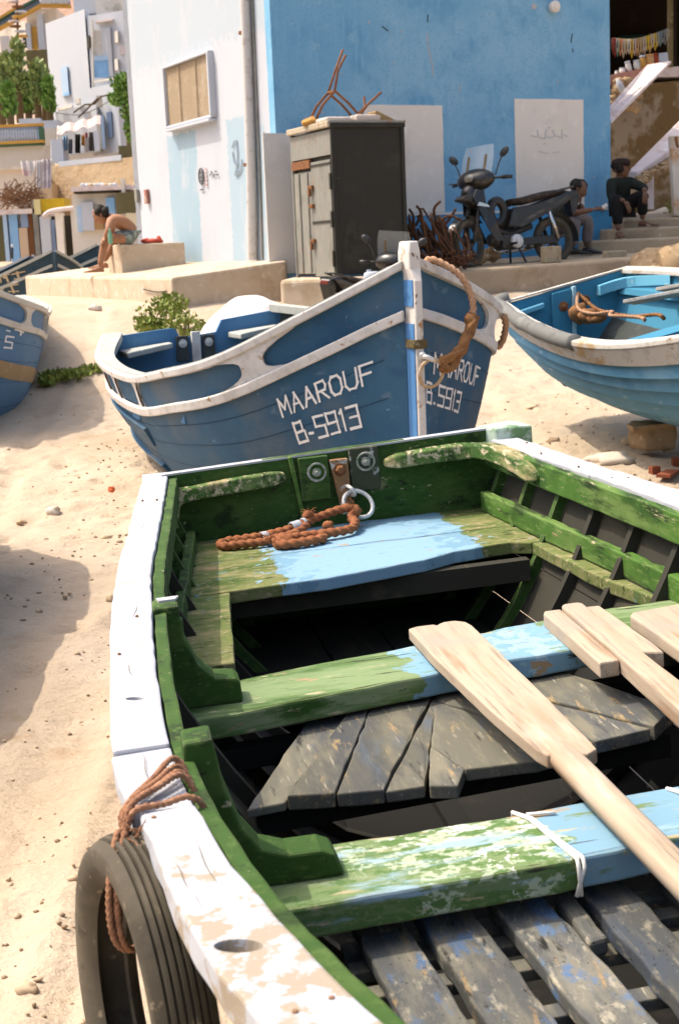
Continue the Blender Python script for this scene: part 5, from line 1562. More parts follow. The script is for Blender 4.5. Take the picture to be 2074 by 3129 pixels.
    for s in (-1, 1):
        pts = [(.10, .44), (.02, .66), (-.30, .70), (-.86, .86), (-.94, .84), (-.74, .70), (-.40, .56), (-.10, .42)]
        build('side_panel', MB().extr([Vector((x, s * .10, z)) for x, z in pts], (0, s * .035, 0)), M_bikegloss, b, bevel=.02)
        build('side_flash', MB().extr([Vector((x, s * .138, z)) for x, z in ((-.05, .50), (-.78, .79), (-.80, .77), (-.08, .475))], (0, s * .004, 0)), M_bikegrey, b)
        build('shock', MB().tube([(-.62, s * .11, .29), (-.50, s * .11, .62)], .024, 8), M_chrome if s > 0 else M_black, b, smooth_=True)
    build('tail', MB().extr([Vector((x, -.075, z)) for x, z in ((-.80, .86), (-.97, .84), (-1.0, .78), (-.92, .60), (-.88, .55), (-.86, .62), (-.84, .76))], (0, .15, 0)), M_black, b, bevel=.015)
    build('tail_lamp', MB().box((-.985, 0, .80), (.03, .12, .05)), mat('tail_red', (.16, .03, .02), .4) if 'tail_red' not in MATS else MATS['tail_red'], b, bevel=.01)
    build('rear_mudguard', MB().grid([[Vector((-.62 + .325 * math.cos(t), j * .035, .285 + .325 * math.sin(t))) for j in (-2, -1, 0, 1, 2)] for t in frange(1.2, 3.2, 12)]), M_black, b, smooth_=True)
    build('grab_rail', MB().tube(smooth([(-.62, .11, .84), (-.85, .10, .90), (-.93, 0, .91), (-.85, -.10, .90), (-.62, -.11, .84)], .06), .012, 8), M_bikegrey, b, smooth_=True)
    build('spare_tube_roll', MB().tube([(.16 + .10 * math.cos(t), 0, .62 + .13 * math.sin(t)) for t in frange(0, 6.2832, 24)[:-1]], .055, 10, closed=True), M_black, b, smooth_=True)
    build('stand', MB().tube([(-.05, .08, .22), (-.1, .16, .02)], .014, 6).tube([(-.05, -.08, .22), (-.1, -.16, .02)], .014, 6), M_black, b)
    for s in (-1, 1):
        build('footpeg', MB().tube([(.06, s * .10, .24), (.06, s * .22, .24)], .016, 8), M_black, b)
    # front end turned toward the viewer's side
    turn = Matrix.Translation((.45, 0, 0)) @ Matrix.Rotation(R(22), 4, 'Z') @ Matrix.Translation((-.45, 0, -.03))
    for c in b.children:
        n_ = c.name.split('.')[0]
        if n_ in ('fork', 'front_mudguard', 'headlamp_pod', 'headlamp', 'handlebar', 'grip', 'lever', 'mirror', 'windscreen', 'screen_bracket') or (n_ == 'wheel' and max(v.co.x for v in c.data.vertices) > .5):
            c.matrix_local = turn
    return b


fw_, rw_ = at(1418, 815, 16.75), at(1700, 800, 17.35)
ang = math.atan2(fw_.y - rw_.y, fw_.x - rw_.x)
mid = (fw_ + rw_) / 2
mg = 'motorbikes parked by the blue building'
motorbike('large dark motorbike with a clear windscreen, leaning in the shade of the blue wall', Matrix.Translation((mid.x, mid.y, 1.425)) @ Matrix.Rotation(ang, 4, 'Z') @ Matrix.Rotation(R(5), 4, 'X') @ Matrix.Rotation(R(-1), 4, 'Y'), mg)
mp_ = at(1118, 840, 14.35)
motorbike('motorbike with a chrome tail half hidden behind the bow of the blue MAAROUF boat', Matrix.Translation((mp_.x + .02, mp_.y + .10, .745)) @ Matrix.Rotation(R(52), 4, 'Z') @ Matrix.Rotation(R(6), 4, 'X') @ Matrix.Scale(.80, 4), mg)
# white jerrycan
jc = at(1138, 880, 14.15)
t = thing('white_jerrycan', 'white plastic can carried on the motorbike behind the MAAROUF bow', 'can', (jc.x, jc.y, jc.z - .1))
rows = [[Vector((jc.x + w * math.cos(a), jc.y + w * .7 * math.sin(a), jc.z + z)) for a in [2 * math.pi * j / 18 for j in range(18)]] for z, w in ((-.10, .075), (-.08, .088), (.10, .088), (.145, .078), (.160, .05))]
build('can_body', MB().grid(rows, close=True, caps=True), M_whitewall, t, world=True, smooth_=True, auto=50)
build('can_cap', MB().lathe(jc + Vector((-.03, 0, .16)), [(.022, 0), (.022, .02)], 10), M_whitewall, t, world=True)

# ------------------------------------------------------------------ loose blocks on the walk
M_blk = mat('breeze_block', (.33, .27, .18), .95, [((.22, .17, .11), 14, .5, .68)], bump=[(40, .006)])
c = at(1682, 778, 16.75)
t = thing('breeze_block', 'square grey building block standing in front of the large motorbike rear wheel', 'block', tuple(c))
build('block_body', MB().box(c, (.20, .16, .19), Matrix.Rotation(R(12), 3, 'Z')), M_blk, t, world=True, bevel=.012)
c = at(1876, 778, 17.3)
t = thing('low_block', 'flat pale-topped block on the walkway below the steps', 'block', tuple(c))
build('block_body', MB().box(c, (.26, .16, .09), Matrix.Rotation(R(8), 3, 'Z')), M_blk, t, world=True, bevel=.015)
rg_ = 'stones lying on the walkway under the motorbike'
for i, (px, py, d, r_, lb_) in enumerate(((1462, 790, 17.0, (.13, .10, .07), 'brown stone left of the motorbike engine on the walkway'), (1505, 775, 17.2, (.10, .08, .10), 'upright tan stone behind the motorbike front wheel'))):
    c = at(px, py, d)
    t = thing('stone', lb_, 'stone', tuple(c), group=rg_)
    build('stone_body', MB().rock(c, r_, i + 3, 14, 9, .5), M_stone, t, world=True, smooth_=True)

# ------------------------------------------------------------------ white tarpaulin heap behind the blue boat
tp_ = thing('white_tarpaulin', 'white tarpaulin draped over a heap behind the stern of the MAAROUF boat', 'tarpaulin', (-.75, 12.9, .4))
rows = []
for i in range(25):
    u = i / 24
    row = []
    for j in range(17):
        v = j / 16
        x = -1.33 + 1.45 * u
        y = 12.5 + 1.0 * v
        hh = interp(u, [0, .08, .2, .42, .7, 1], [0, .50, .74, .86, .76, .55]) * math.sin(math.pi * (.10 + .86 * v)) ** .45
        p = Vector((x, y, .44 + hh + .035 * noise.noise(Vector((x * 5, y * 5, 0))) + .02 * math.sin(9 * x + 5 * y)))
        row.append(p)
    rows.append(row)
build('cloth', MB().grid(rows), mat('tarp_white', (.62, .60, .58), .85, [((.52, .48, .45), 3, .5, .7)], bump=[(6, .01)]), tp_, world=True, smooth_=True)

# ------------------------------------------------------------------ pebbles, rubble and litter on the sand
random.seed(5)
M_peb = mat('pebble', (.44, .33, .22), .95, [((.30, .21, .13), 12, .5, .66), ((.54, .47, .38), 20, .56, .7)], rnd=.25, bump=[(40, .004)])
M_pebw = mat('pale_stone', (.60, .52, .43), .95, [((.46, .36, .26), 10, .5, .7)], bump=[(40, .004)])
pg_ = 'stones scattered on the sand'
for i, (px, py, d, r_, m_, lb_) in enumerate((
        (163, 1503, 8.6, (.05, .04, .035), M_pebw, 'pale pebble on the sand left of the green boat transom'),
        (1880, 1395, 9.4, (.16, .09, .05), M_pebw, 'long pale stone beside the right gunwale of the green boat'),
        (1820, 1395, 9.5, (.10, .06, .03), M_pebw, 'flat pale stone left of the long pale one'),
        (1688, 1322, 10.2, (.05, .035, .03), M_peb, 'small tan stone on the sand right of the MAAROUF bow'),
        (1920, 1325, 10.0, (.05, .045, .045), M_peb, 'ring-shaped stone left of the block under the light blue boat'),
        (292, 943, 16.4, (.07, .05, .04), M_pebw, 'pale stone near the foot of the platform'),
        (55, 2695, 3.05, (.028, .02, .014), M_peb, 'brown lump in the sand at the lower left edge'),
        (2040, 820, 16.6, (.42, .30, .26), M_stone, 'big pale boulder at the right edge below the steps'),
        (1995, 850, 16.3, (.22, .18, .13), M_stone, 'mid-sized boulder left of the big one below the steps'),
        (2050, 655, 20.6, (.30, .25, .10), M_pebw, 'pale rock heap on the landing behind the capped man'),
        (1985, 660, 20.4, (.22, .2, .06), M_pebw, 'low pale rock right of the capped man'),
        (330, 1640, 6.6, (.03, .025, .02), M_peb, 'little pebble beside the white left gunwale'),
        (90, 1600, 7.3, (.03, .02, .012), M_peb, 'flat small stone near the boat shadow'),
        (1620, 1120, 11.6, (.05, .03, .02), M_peb, 'small stone on the sand between the two right boats'),
        (60, 1505, 8.4, (.03, .02, .015), M_peb, 'tiny brown stone at the far left sand'))):
    c = at(px, py, d)
    g_ = ground_z(c.x, c.y) if py > 900 else c.z
    t = thing('stone', lb_, 'stone', (c.x, c.y, g_), group=pg_)
    build('stone_body', MB().rock(Vector((c.x, c.y, c.z if py < 900 else g_ + r_[2] * .5)), r_, i * 1.7, 14, 9, .55), m_, t, world=True, smooth_=True)
t = thing('orange_scrap', 'scrap of orange plastic on the sand beyond the green boat', 'litter', tuple(at(343, 1506, 8.4)))
build('scrap_body', MB().rock(at(343, 1506, 8.4) + Vector((0, 0, .02)), (.022, .016, .018), 2, 8, 6, .6), mat('orange_plastic', (.55, .12, .04), .6), t, world=True)
for px, py, d, lb_, sz in ((1998, 1417, 9.0, 'small ribbed red brick piece beside the light blue boat', (.06, .05, .06)), (2040, 1432, 8.9, 'thin reddish tile lying at the right edge', (.22, .09, .02)), (2066, 1396, 9.2, 'broken brick at the right edge on the sand', (.07, .06, .08))):
    c = at(px, py, d)
    t = thing('brick_piece', lb_, 'brick', tuple(c), group='broken brick on the sand')
    build('brick_body', MB().box((c.x, c.y, ground_z(c.x, c.y) + .03), sz, Matrix.Rotation(R(px), 3, 'Z')), mat('brick_red', (.24, .07, .035), .9, bump=[(40, .004)]) if 'brick_red' not in MATS else MATS['brick_red'], t, world=True)
mb = MB()
for k in range(900):
    y = 2.2 + 12 * random.random() ** 1.4
    x = random.uniform(-.3 * y - .2, .3 * y + .3)
    r_ = random.uniform(.004, .013) * (1 + (random.random() < .06) * 1.2)
    mb.rock((x, y, ground_z(x, y) + sand_relief(x, y) + r_ * .2), (r_ * random.uniform(.8, 1.7), r_, r_ * .7), k, 6, 4, .5)
build('grit', mb, M_peb, smooth_=True, kind='stuff')

mb = MB()
rnd = random.Random(31)
for cx_, cy_, n_, sp in [(-1.02, 7.9, 60, .25), (-.75, 3.25, 90, .22), (-.95, 2.75, 50, .2), (-.78, 3.7, 40, .15), (-1.35, 9.2, 50, .4), (1.9, 9.0, 70, .5), (1.55, 10.5, 60, .5), (-.55, 2.4, 40, .15), (-1.5, 7.0, 40, .3), (-.9, 5.6, 50, .25)] + [(rnd.uniform(-1.9, -.6) if k % 2 else rnd.uniform(1.2, 2.8), rnd.uniform(2.5, 13), 14, .2) for k in range(26)]:
    for k in range(n_):
        x, y = rnd.gauss(cx_, sp), rnd.gauss(cy_, sp * 1.3)
        r_ = rnd.uniform(.002, .0075) * (1 + .35 * (y > 6))
        mb.rock((x, y, ground_z(x, y) + sand_relief(x, y) + r_ * .3), (r_ * rnd.uniform(.8, 1.6), r_, r_ * .8), k, 6, 4, .6)
build('sand_clods', mb, mat('damp_sand', (.27, .19, .115), .95, [((.36, .27, .18), 30, .5, .66)]), smooth_=True, kind='stuff')


# ------------------------------------------------------------------ leafy clumps
def foliage(mb, c, rx, ry, rz, n, leaf, up=.4, seed=0):
    rnd = random.Random(seed)
    c = Vector(c)
    for k in range(n):
        while True:
            d = Vector((rnd.uniform(-1, 1), rnd.uniform(-1, 1), rnd.uniform(-1, 1)))
            if .25 < d.length < 1:
                break
        if noise.noise(d * 2.2 + Vector((seed, 0, 0))) < -.22:
            continue
        p = c + Vector((d.x * rx, d.y * ry, d.z * rz))
        a = Vector((rnd.uniform(-1, 1), rnd.uniform(-1, 1), rnd.uniform(-.3, 1) + up)).normalized()
        b = a.orthogonal().normalized()
        b = (b * math.cos(k) + a.cross(b) * math.sin(k)) * leaf * .34
        l_ = leaf * rnd.uniform(.7, 1.3)
        mb.add([p, p + a * l_ * .5 + b, p + a * l_, p + a * l_ * .5 - b], [(0, 1, 2, 3)])
    return mb


def leafmat(name, c1, c2, c3):
    m = mat(name, c1, .6, [(c2, 9, .45, .6), (c3, 23, .55, .7)], spec=.3)
    return m


M_leaf = leafmat('shrub_leaf', (.17, .22, .035), (.24, .26, .05), (.09, .14, .022))
M_leaf2 = leafmat('tree_leaf', (.12, .23, .04), (.19, .30, .06), (.06, .14, .025))
M_stem_w = mat('woody_stem', (.12, .08, .04), .9)
sgp = 'green shrubs growing in the sand'
for lb_, spots, sd_ in (('bushy green shrub at the foot of the platform behind the MAAROUF stern', ((495, 975, 14.9, .30, .22, .20), (560, 1005, 14.6, .26, .2, .16), (455, 1000, 14.7, .16, .2, .10), (520, 935, 15.3, .20, .2, .12)), 1),
                        ('low green creeper between the left boat and the MAAROUF boat', ((168, 1152, 13.5, .16, .24, .055), (225, 1146, 13.5, .18, .24, .05), (285, 1132, 13.8, .16, .22, .04), (148, 1168, 13.3, .08, .14, .04)), 2),
                        ('small weed at the right edge beside the boulders', ((2000, 805, 16.9, .12, .08, .10), (2012, 830, 16.8, .08, .06, .06)), 3),
                        ('bright weed on the landing at the right edge', ((2062, 630, 20.3, .14, .14, .14), (2055, 660, 20.2, .16, .1, .06)), 4)):
    c0 = at(*spots[0][:3])
    t = thing('shrub', lb_, 'shrub', (c0.x, c0.y, c0.z - .1), group=sgp)
    mb = MB()
    for k, (px, py, d, a, b_, c_) in enumerate(spots):
        foliage(mb, at(px, py, d), a, b_, c_, 520 if sd_ < 3 else 120, .05 if sd_ != 2 else .042, .5, sd_ * 10 + k)
    build('leaves', mb, M_leaf, t, world=True, kind='stuff')
    mb = MB()
    for k, (px, py, d, a, b_, c_) in enumerate(spots):
        p = at(px, py, d)
        for q in range(4):
            e = p + Vector((random.uniform(-a, a) * .7, random.uniform(-b_, b_) * .6, c_ * .5))
            mb.tube([Vector((p.x, p.y, p.z - c_ - .05)), e], .006, 5)
    build('stems', mb, M_stem_w, t, world=True, kind='stuff')
# ------------------------------------------------------------------ right background: stair parapets, shop, landing
M_brownwall = mat('brown_render', (.15, .095, .040), .95, [((.27, .215, .15), 1.1, .50, .58), ((.10, .062, .025), 5, .56, .75), ((.30, .25, .18), 9, .66, .74)], bump=[(20, .008)])
M_pinkwhite = mat('pink_white_cap', (.60, .52, .50), .9, [((.52, .40, .36), 3, .5, .66), ((.36, .17, .12), 5, .68, .76), ((.66, .63, .62), 6, .55, .7)], bump=[(16, .006)])
M_pink = mat('pink_plaster', (.46, .24, .18), .9, [((.36, .17, .12), 6, .5, .68)])
M_darkwood = mat('dark_shop_wood', (.022, .015, .009), .95, [((.035, .022, .012), 4, .5, .7)])
M_teal = mat('dark_teal', (.012, .045, .042), .8)
M_post = mat('weathered_post', (.16, .125, .06), .9, [((.24, .2, .11), 14, .5, .66), ((.09, .06, .03), 8, .55, .7)], bump=[(30, .004)])


def quadwall(name, tops, zb, m, parent, m2=None):
    """solid wall under a sloping quad top; tops: far-left, near-left, near-right, far-right"""
    P = [Vector(p) for p in tops]
    B = [Vector((p.x, p.y, zb)) for p in P]
    mb = MB()
    mb.add(B + P, [(0, 1, 2, 3), (0, 4, 5, 1), (1, 5, 6, 2), (2, 6, 7, 3), (3, 7, 4, 0)])
    mb.m = 1
    mb.add([p + Vector((0, 0, .0)) for p in P], [(0, 3, 2, 1)])
    return build(name, mb, [m, m2 or m], parent)


sw = thing('stair_wall', 'brown rendered stair wall with a sloping white top, at the upper right', 'wall', (4.4, 21, 1.9))
quadwall('wall_body', [at(1974, 208, 24.0), at(1850, 345, 20.4), at(1862, 385, 20.2), at(2050, 195, 23.8)], 1.4, M_brownwall, sw, M_brownwall)
cap0 = [at(1974, 208, 24.0), at(1850, 345, 20.4), at(1866, 382, 20.2), at(2050, 195, 23.8)]
mb = MB().hexa([p + Vector((0, 0, .004)) for p in cap0] + [p + Vector((0, 0, .05)) for p in cap0])
build('coping', mb, M_pinkwhite, sw, world=True, bevel=.02)
mb = MB().add([at(1862, 385, 20.25), at(2050, 195, 23.85), at(2200, 195, 23.6), at(2200, 700, 20.9), at(1862, 700, 20.2)], [(0, 4, 3, 2, 1)])
g0 = [at(1864, 386, 20.22), at(2049, 197, 23.82), at(2230, 190, 23.8)]
mb = MB()
for p in g0:
    mb.v += [Vector((p.x, p.y, 1.4)), p]
mb.f += [(0, 2, 3, 1), (2, 4, 5, 3)]
mb.mi += [0, 0]
build('stair_side', mb, M_brownwall, sw)
sw2 = thing('lower_stair_wall', 'lower sloping white parapet with a crumbling edge, right of the capped man', 'wall', (5.0, 20.5, 1.9))
cap1 = [at(2090, 350, 21.6), at(1917, 523, 19.9), at(1948, 527, 19.75), at(2100, 440, 20.9)]
cap1b = [at(2090, 350, 21.6), at(1917, 523, 19.9), at(1948, 524, 19.75), at(2100, 420, 20.9)]
quadwall('wall_body', [p - Vector((0, 0, .10)) for p in cap1b], 1.5, M_brownwall, sw2)
mb = MB().hexa([p - Vector((0, 0, .097)) for p in cap1b] + [p for p in cap1b])
build('coping', mb, M_pinkwhite, sw2, world=True, bevel=.02)
mb = MB()
for k in range(26):
    t = random.random()
    p = at(1948, 527, 19.7).lerp(at(2066, 460, 20.4), t) + Vector((random.uniform(-.03, .03), -.02, -.12 + random.uniform(-.05, .03)))
    mb.rock(p, (.07, .05, .05), k, 8, 5, .6)
build('rubble_edge', mb, M_stone, sw2, world=True, kind='stuff')
build('pier', MB().hexa([at(1972, 640, 19.85), at(1996, 640, 19.85), at(1996, 640, 20.1), at(1972, 640, 20.1), at(1968, 540, 19.85), at(1996, 540, 19.85), at(1996, 540, 20.1), at(1968, 540, 20.1)]), M_pinkwhite, sw2, world=True, bevel=.01)
gp = thing('gate_post', 'worn white and orange post at the right edge beside the lower parapet', 'post', tuple(at(2066, 620, 19.6)))
p0, p1 = at(2070, 660, 19.6), at(2060, 415, 19.6)
build('post_body', MB().hexa([p0 + Vector((x, y, 0)) for x, y in ((-.05, 0), (.12, 0), (.12, .15), (-.05, .15))] + [p1 + Vector((x, y, 0)) for x, y in ((-.06, 0), (.12, 0), (.12, .15), (-.06, .15))]), mat('post_paint', (.56, .50, .42), .9, [((.46, .26, .12), 2.2, .52, .7), ((.60, .58, .54), 8, .5, .7)]), gp, world=True, bevel=.012)
build('iron_hook', MB().tube([at(2063, 418, 19.5), at(2066, 440, 19.48), at(2070, 450, 19.5)], .018, 6), M_rust, gp, world=True)
# landing sand behind the steps is the structure
ld = MB().hexa([Vector((x, y, z)) for z in (1.3, 2.0) for x, y in ((3.95, 19.75), (7.5, 19.6), (7.5, 26), (3.95, 26))])
build('landing_path', ld, M_sand, kind='structure')

# shop on the terrace above
sh = thing('terrace_shop', 'dark open-fronted shop on the terrace above the stairs', 'shop', tuple(at(1960, 230, 26)))
zb_, zt_ = at(1900, 225, 25).z, at(1900, -200, 25).z
x0, x1 = at(1800, 100, 25).x, at(2074, 100, 25).x + 4
build('back_wall', MB().box(((x0 + x1) / 2, 29.0, (zb_ + zt_) / 2), (x1 - x0, .2, zt_ - zb_)), M_darkwood, sh, world=True)
build('side_wall', MB().box((x0 + .1, 27.3, (zb_ + zt_) / 2), (.2, 3.4, zt_ - zb_)), M_darkwood, sh, world=True)
build('side_wall', MB().box((x1 - .1, 27.3, (zb_ + zt_) / 2), (.2, 3.4, zt_ - zb_)), M_darkwood, sh, world=True)
build('shop_roof', MB().box(((x0 + x1) / 2, 26.6, zt_), (x1 - x0 + .6, 5.4, .15)), M_darkwood, sh, world=True)
build('awning_front', MB().box(((x0 + x1) / 2, 24.3, zt_ - .35), (x1 - x0 + .6, .06, .9)), M_darkwood, sh, world=True)
a = at(1882, 118, 28.6)
build('window_shutter', MB().box((a.x + .35, 28.8, a.z + .0), (.55, .06, .16)), M_teal, sh, world=True)
build('window_shutter', MB().box((a.x + .78, 28.79, a.z + .0), (.22, .06, .18)), mat('pale_shutter', (.16, .16, .11), .9), sh, world=True)
ps = build('roof_post', MB().hexa([at(2041, 205, 24.9) + Vector((x, y, 0)) for x, y in ((0, 0), (.075, 0), (.075, .1), (0, .1))] + [Vector((at(2041, 205, 24.9).x + x, 24.9 + y, zt_)) for x, y in ((0, 0), (.075, 0), (.075, .1), (0, .1))]), M_post, sh, world=True)
build('roof_post', MB().hexa([at(2054, 205, 25.0) + Vector((x, y, 0)) for x, y in ((0, 0), (.06, 0), (.06, .1), (0, .1))] + [Vector((at(2054, 205, 25.0).x + x, 25.0 + y, zt_)) for x, y in ((0, 0), (.06, 0), (.06, .1), (0, .1))]), M_darkwood, sh, world=True)
# terrace slab and rubble wall beneath it
tw = thing('terrace_wall', 'rubble terrace wall with a pink slab edge under the shop', 'wall', tuple(at(1900, 300, 24.6)))
e0, e1, e2 = at(1850, 232, 24.4), at(1976, 206, 24.8), at(2230, 200, 25.4)
mb = MB().hexa([Vector((p.x, p.y, p.z - .16)) for p in (e0, e1, e1 + Vector((0, 4.5, 0)), e0 + Vector((0, 4.5, 0)))] + [Vector((p.x, p.y, p.z)) for p in (e0, e1, e1 + Vector((0, 4.5, 0)), e0 + Vector((0, 4.5, 0)))])
build('slab_edge', mb, M_pink, tw, world=True)
mb = MB().hexa([Vector((p.x, p.y, p.z - .16)) for p in (e1, e2, e2 + Vector((0, 4.5, 0)), e1 + Vector((0, 4.5, 0)))] + [Vector((p.x, p.y, p.z)) for p in (e1, e2, e2 + Vector((0, 4.5, 0)), e1 + Vector((0, 4.5, 0)))])
build('slab_edge', mb, M_pinkwhite, tw, world=True)
build('wall_core', MB().hexa([Vector((p.x, p.y + .12, 1.8)) for p in (e0, e2, e2 + Vector((0, 4, 0)), e0 + Vector((0, 4, 0)))] + [Vector((p.x, p.y + .12, p.z - .165)) for p in (e0, e2, e2 + Vector((0, 4, 0)), e0 + Vector((0, 4, 0)))]), M_brownwall, tw, world=True)
random.seed(3)
for k in range(34):
    px, py = random.uniform(1868, 1950), random.uniform(248, 330)
    p = at(px, py, 24.42)
    build('stone', MB().rock(p, (random.uniform(.06, .12), .08, random.uniform(.05, .09)), k, 8, 5, .5), M_stone, tw, world=True, smooth_=True)
t = thing('white_bottle', 'white plastic bottle lying in the rubble under the pink slab', 'bottle', tuple(at(1900, 262, 24.2)))
build('bottle_body', MB().lathe(at(1903, 282, 24.2), [(.03, 0), (.055, .02), (.055, .16), (.03, .2), (.02, .24)], 10, axis=(-.45, 0, .9)), M_whitewall, t, world=True, smooth_=True)
# strings of necklaces
ng = 'necklaces hung on the shop line'
ln = thing('hanging_line', 'sagging line across the shop front that carries the bright necklaces', 'line', tuple(at(1880, 118, 24.7)))
lp = [at(1872, 116, 24.75), at(1920, 120, 24.75), at(1960, 114, 24.75), at(2000, 102, 24.75), at(2042, 86, 24.75)]
lpts = smooth(lp, .04)
build('cord', MB().tube(lpts, .006, 5), M_post, ln, world=True)
cols = [(.10, .02, .01), (.24, .03, .02), (.45, .38, .28), (.10, .22, .18), (.45, .20, .09), (.42, .14, .06), (.42, .38, .28), (.45, .36, .22), (.48, .44, .36), (.55, .36, .02), (.40, .20, .07), (.48, .40, .32), (.46, .22, .10), (.5, .33, .18),
        (.42, .30, .12), (.45, .33, .18), (.42, .40, .34), (.48, .34, .26), (.56, .40, .02), (.6, .42, .04), (.45, .26, .12), (.45, .38, .3), (.56, .36, .03), (.34, .30, .16), (.22, .26, .25), (.18, .22, .24), (.13, .16, .17), (.24, .22, .18), (.20, .21, .18), (.3, .27, .2)]
nm_ = {0: 'dark red', 1: 'red', 9: 'yellow', 18: 'yellow', 19: 'yellow', 22: 'yellow', 24: 'grey green', 25: 'blue grey', 26: 'slate grey'}
for k, c in enumerate(cols):
    f = (k + .8) / (len(cols) + .6)
    p = lpts[int(f * (len(lpts) - 1))]
    l_ = (.26 + .05 * math.sin(k * 2.3)) * (1 if k < 23 else .8)
    cname = 'bead_%d' % (k % 30)
    m_ = mat('bead_colour', c, .7)
    hue = nm_.get(k) or ['cream', 'green', 'orange', 'rust', 'cream', 'tan', 'cream', '', 'orange', 'cream', 'orange', 'tan', 'ochre', 'tan', 'cream', 'peach', '', '', 'orange', 'tan', '', 'khaki', '', '', '', 'brown grey', 'dull grey', 'tan'][k - 2]
    ORD = ['first', 'second', 'third', 'fourth', 'fifth', 'sixth', 'seventh', 'eighth', 'ninth', 'tenth', 'eleventh', 'twelfth', 'thirteenth', 'fourteenth', 'fifteenth']
    t = thing('necklace', '%s bead necklace, %s from the %s on the sagging shop line' % (hue, ORD[min(k, 29 - k)], 'left' if k < 15 else 'right'), 'necklace', tuple(p), group=ng)
    mb = MB().tube([Vector((p.x - .012, p.y, p.z)), Vector((p.x - .022, p.y, p.z - l_ * .6)), Vector((p.x, p.y + .004, p.z - l_)), Vector((p.x + .022, p.y, p.z - l_ * .6)), Vector((p.x + .012, p.y, p.z))], .0125, 6)
    build('bead_string', mb, m_, t, world=True, smooth_=True)
# jars and bags on the slab
wares = [(1882, 196, 'round white knob', .03, .07, (.6, .58, .55), 0), (1900, 196, 'small squat white pot', .055, .09, (.62, .6, .58), 0), (1922, 182, 'tilted white jar with a flared lip', .05, .17, (.62, .6, .57), -14), (1945, 178, 'white round-topped jar', .05, .15, (.58, .57, .55), -8), (1952, 176, 'greyish glass jar', .035, .15, (.36, .38, .30), -8),
         (1964, 172, 'tall amber jar with a white lid', .055, .20, (.46, .25, .06), -6), (1982, 168, 'wide amber jar', .055, .19, (.50, .28, .10), -4), (1992, 168, 'narrow tan jar', .04, .18, (.45, .3, .16), -4), (2004, 166, 'leaning dark red jar', .05, .18, (.25, .04, .01), -10)]
for px, py, lb_, r_, h_, c, an_ in wares:
    p = at(px, 205 - (px - 1880) * .11, 24.72)
    p.z = e0.z + (e1.z - e0.z) * max(0, min(1.4, (px - 1850) / 126)) + .002
    t = thing('jar', lb_ + ' in the row of wares on the shop slab', 'jar', tuple(p), group='wares on the shop slab')
    ax__ = (math.sin(R(an_)), 0, math.cos(R(an_)))
    build('jar_body', MB().lathe(p, [(r_ * .85, 0), (r_, h_ * .15), (r_, h_ * .7), (r_ * .8, h_ * .82)], 10, axis=ax__), mat('jar_colour', c, .4, [(tuple(min(.7, q * 1.5) for q in c), 18, .55, .68)]), t, world=True, smooth_=True)
    build('jar_lid', MB().lathe(p + Vector(ax__) * h_ * .82, [(r_ * .8, 0), (r_ * 1.0, .01), (r_ * .95, h_ * .18), (r_ * .4, h_ * .2)], 10, axis=ax__), M_whitewall if 'white' in lb_ else mat('jar_colour', c, .5), t, world=True, smooth_=True)
p = at(2028, 195, 24.72)
t = thing('paper_bag', 'white card propped upright at the right end of the wares on the shop slab', 'bag', tuple(p), group='wares on the shop slab')
build('bag_body', MB().hexa([p + Vector(q) for q in ((-.08, 0, -.03), (.08, 0, -.02), (.08, .06, -.02), (-.08, .06, -.03), (-.075, .05, .18), (.065, .05, .19), (.065, .09, .19), (-.075, .09, .18))]), M_whitewall, t, world=True, bevel=.006)

# ------------------------------------------------------------------ left background: the village on the slope


def slab(mb, c, x, y, h, d):
    return mb


def face_box(px0, py0, px1, py1, y, depth, skew=0.0):
    """box whose front fills the pixel rectangle at distance y; returns 8 corners bottom then top"""
    a, b = at(px0, py1, y), at(px1, py1, y + skew)
    zt = (at(px0, py0, y).z + at(px1, py0, y + skew).z) / 2
    zb = (a.z + b.z) / 2
    return [Vector((a.x, a.y, zb)), Vector((b.x, b.y, zb)), Vector((b.x, b.y + depth, zb)), Vector((a.x, a.y + depth, zb)), Vector((a.x, a.y, zt)), Vector((b.x, b.y, zt)), Vector((b.x, b.y + depth, zt)), Vector((a.x, a.y + depth, zt))]


def fb(name, m, parent, r, y, depth, skew=0.0, **k):
    return build(name, MB().hexa(face_box(*r, y, depth, skew)), m, parent, world=True, **k)


M_vwhite = mat('village_white', (.46, .48, .52), .9, [((.52, .51, .52), .5, .5, .7)])
M_vcream = mat('village_cream', (.66, .58, .48), .9, [((.42, .36, .28), .6, .5, .7)])
M_vgrey = mat('village_grey', (.60, .55, .48), .9, [((.34, .3, .25), .7, .5, .7)])
M_vblue = mat('shutter_blue', (.22, .40, .62), .8, [((.28, .46, .66), 3, .5, .7)])
M_vpale = mat('pale_blue_door', (.36, .48, .62), .85, [((.42, .52, .62), 2, .5, .7)])
M_yellow = mat('mustard_trim', (.50, .28, .06), .85, [((.42, .22, .05), 4, .5, .7)])
M_vgreen = mat('bottle_green', (.06, .12, .07), .8)
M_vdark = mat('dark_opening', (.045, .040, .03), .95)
M_olive = mat('olive_tarp', (.11, .095, .045), .9, [((.14, .12, .06), 2, .5, .7)])
M_rub = mat('village_stone', (.56, .41, .25), .95, [((.46, .31, .17), 1.5, .5, .7), ((.5, .4, .27), 5, .56, .7)], bump=[(4, .05)])
M_slate = mat('slate_blue', (.22, .29, .42), .85)
M_laundry = mat('laundry_white', (.62, .6, .6), .9)

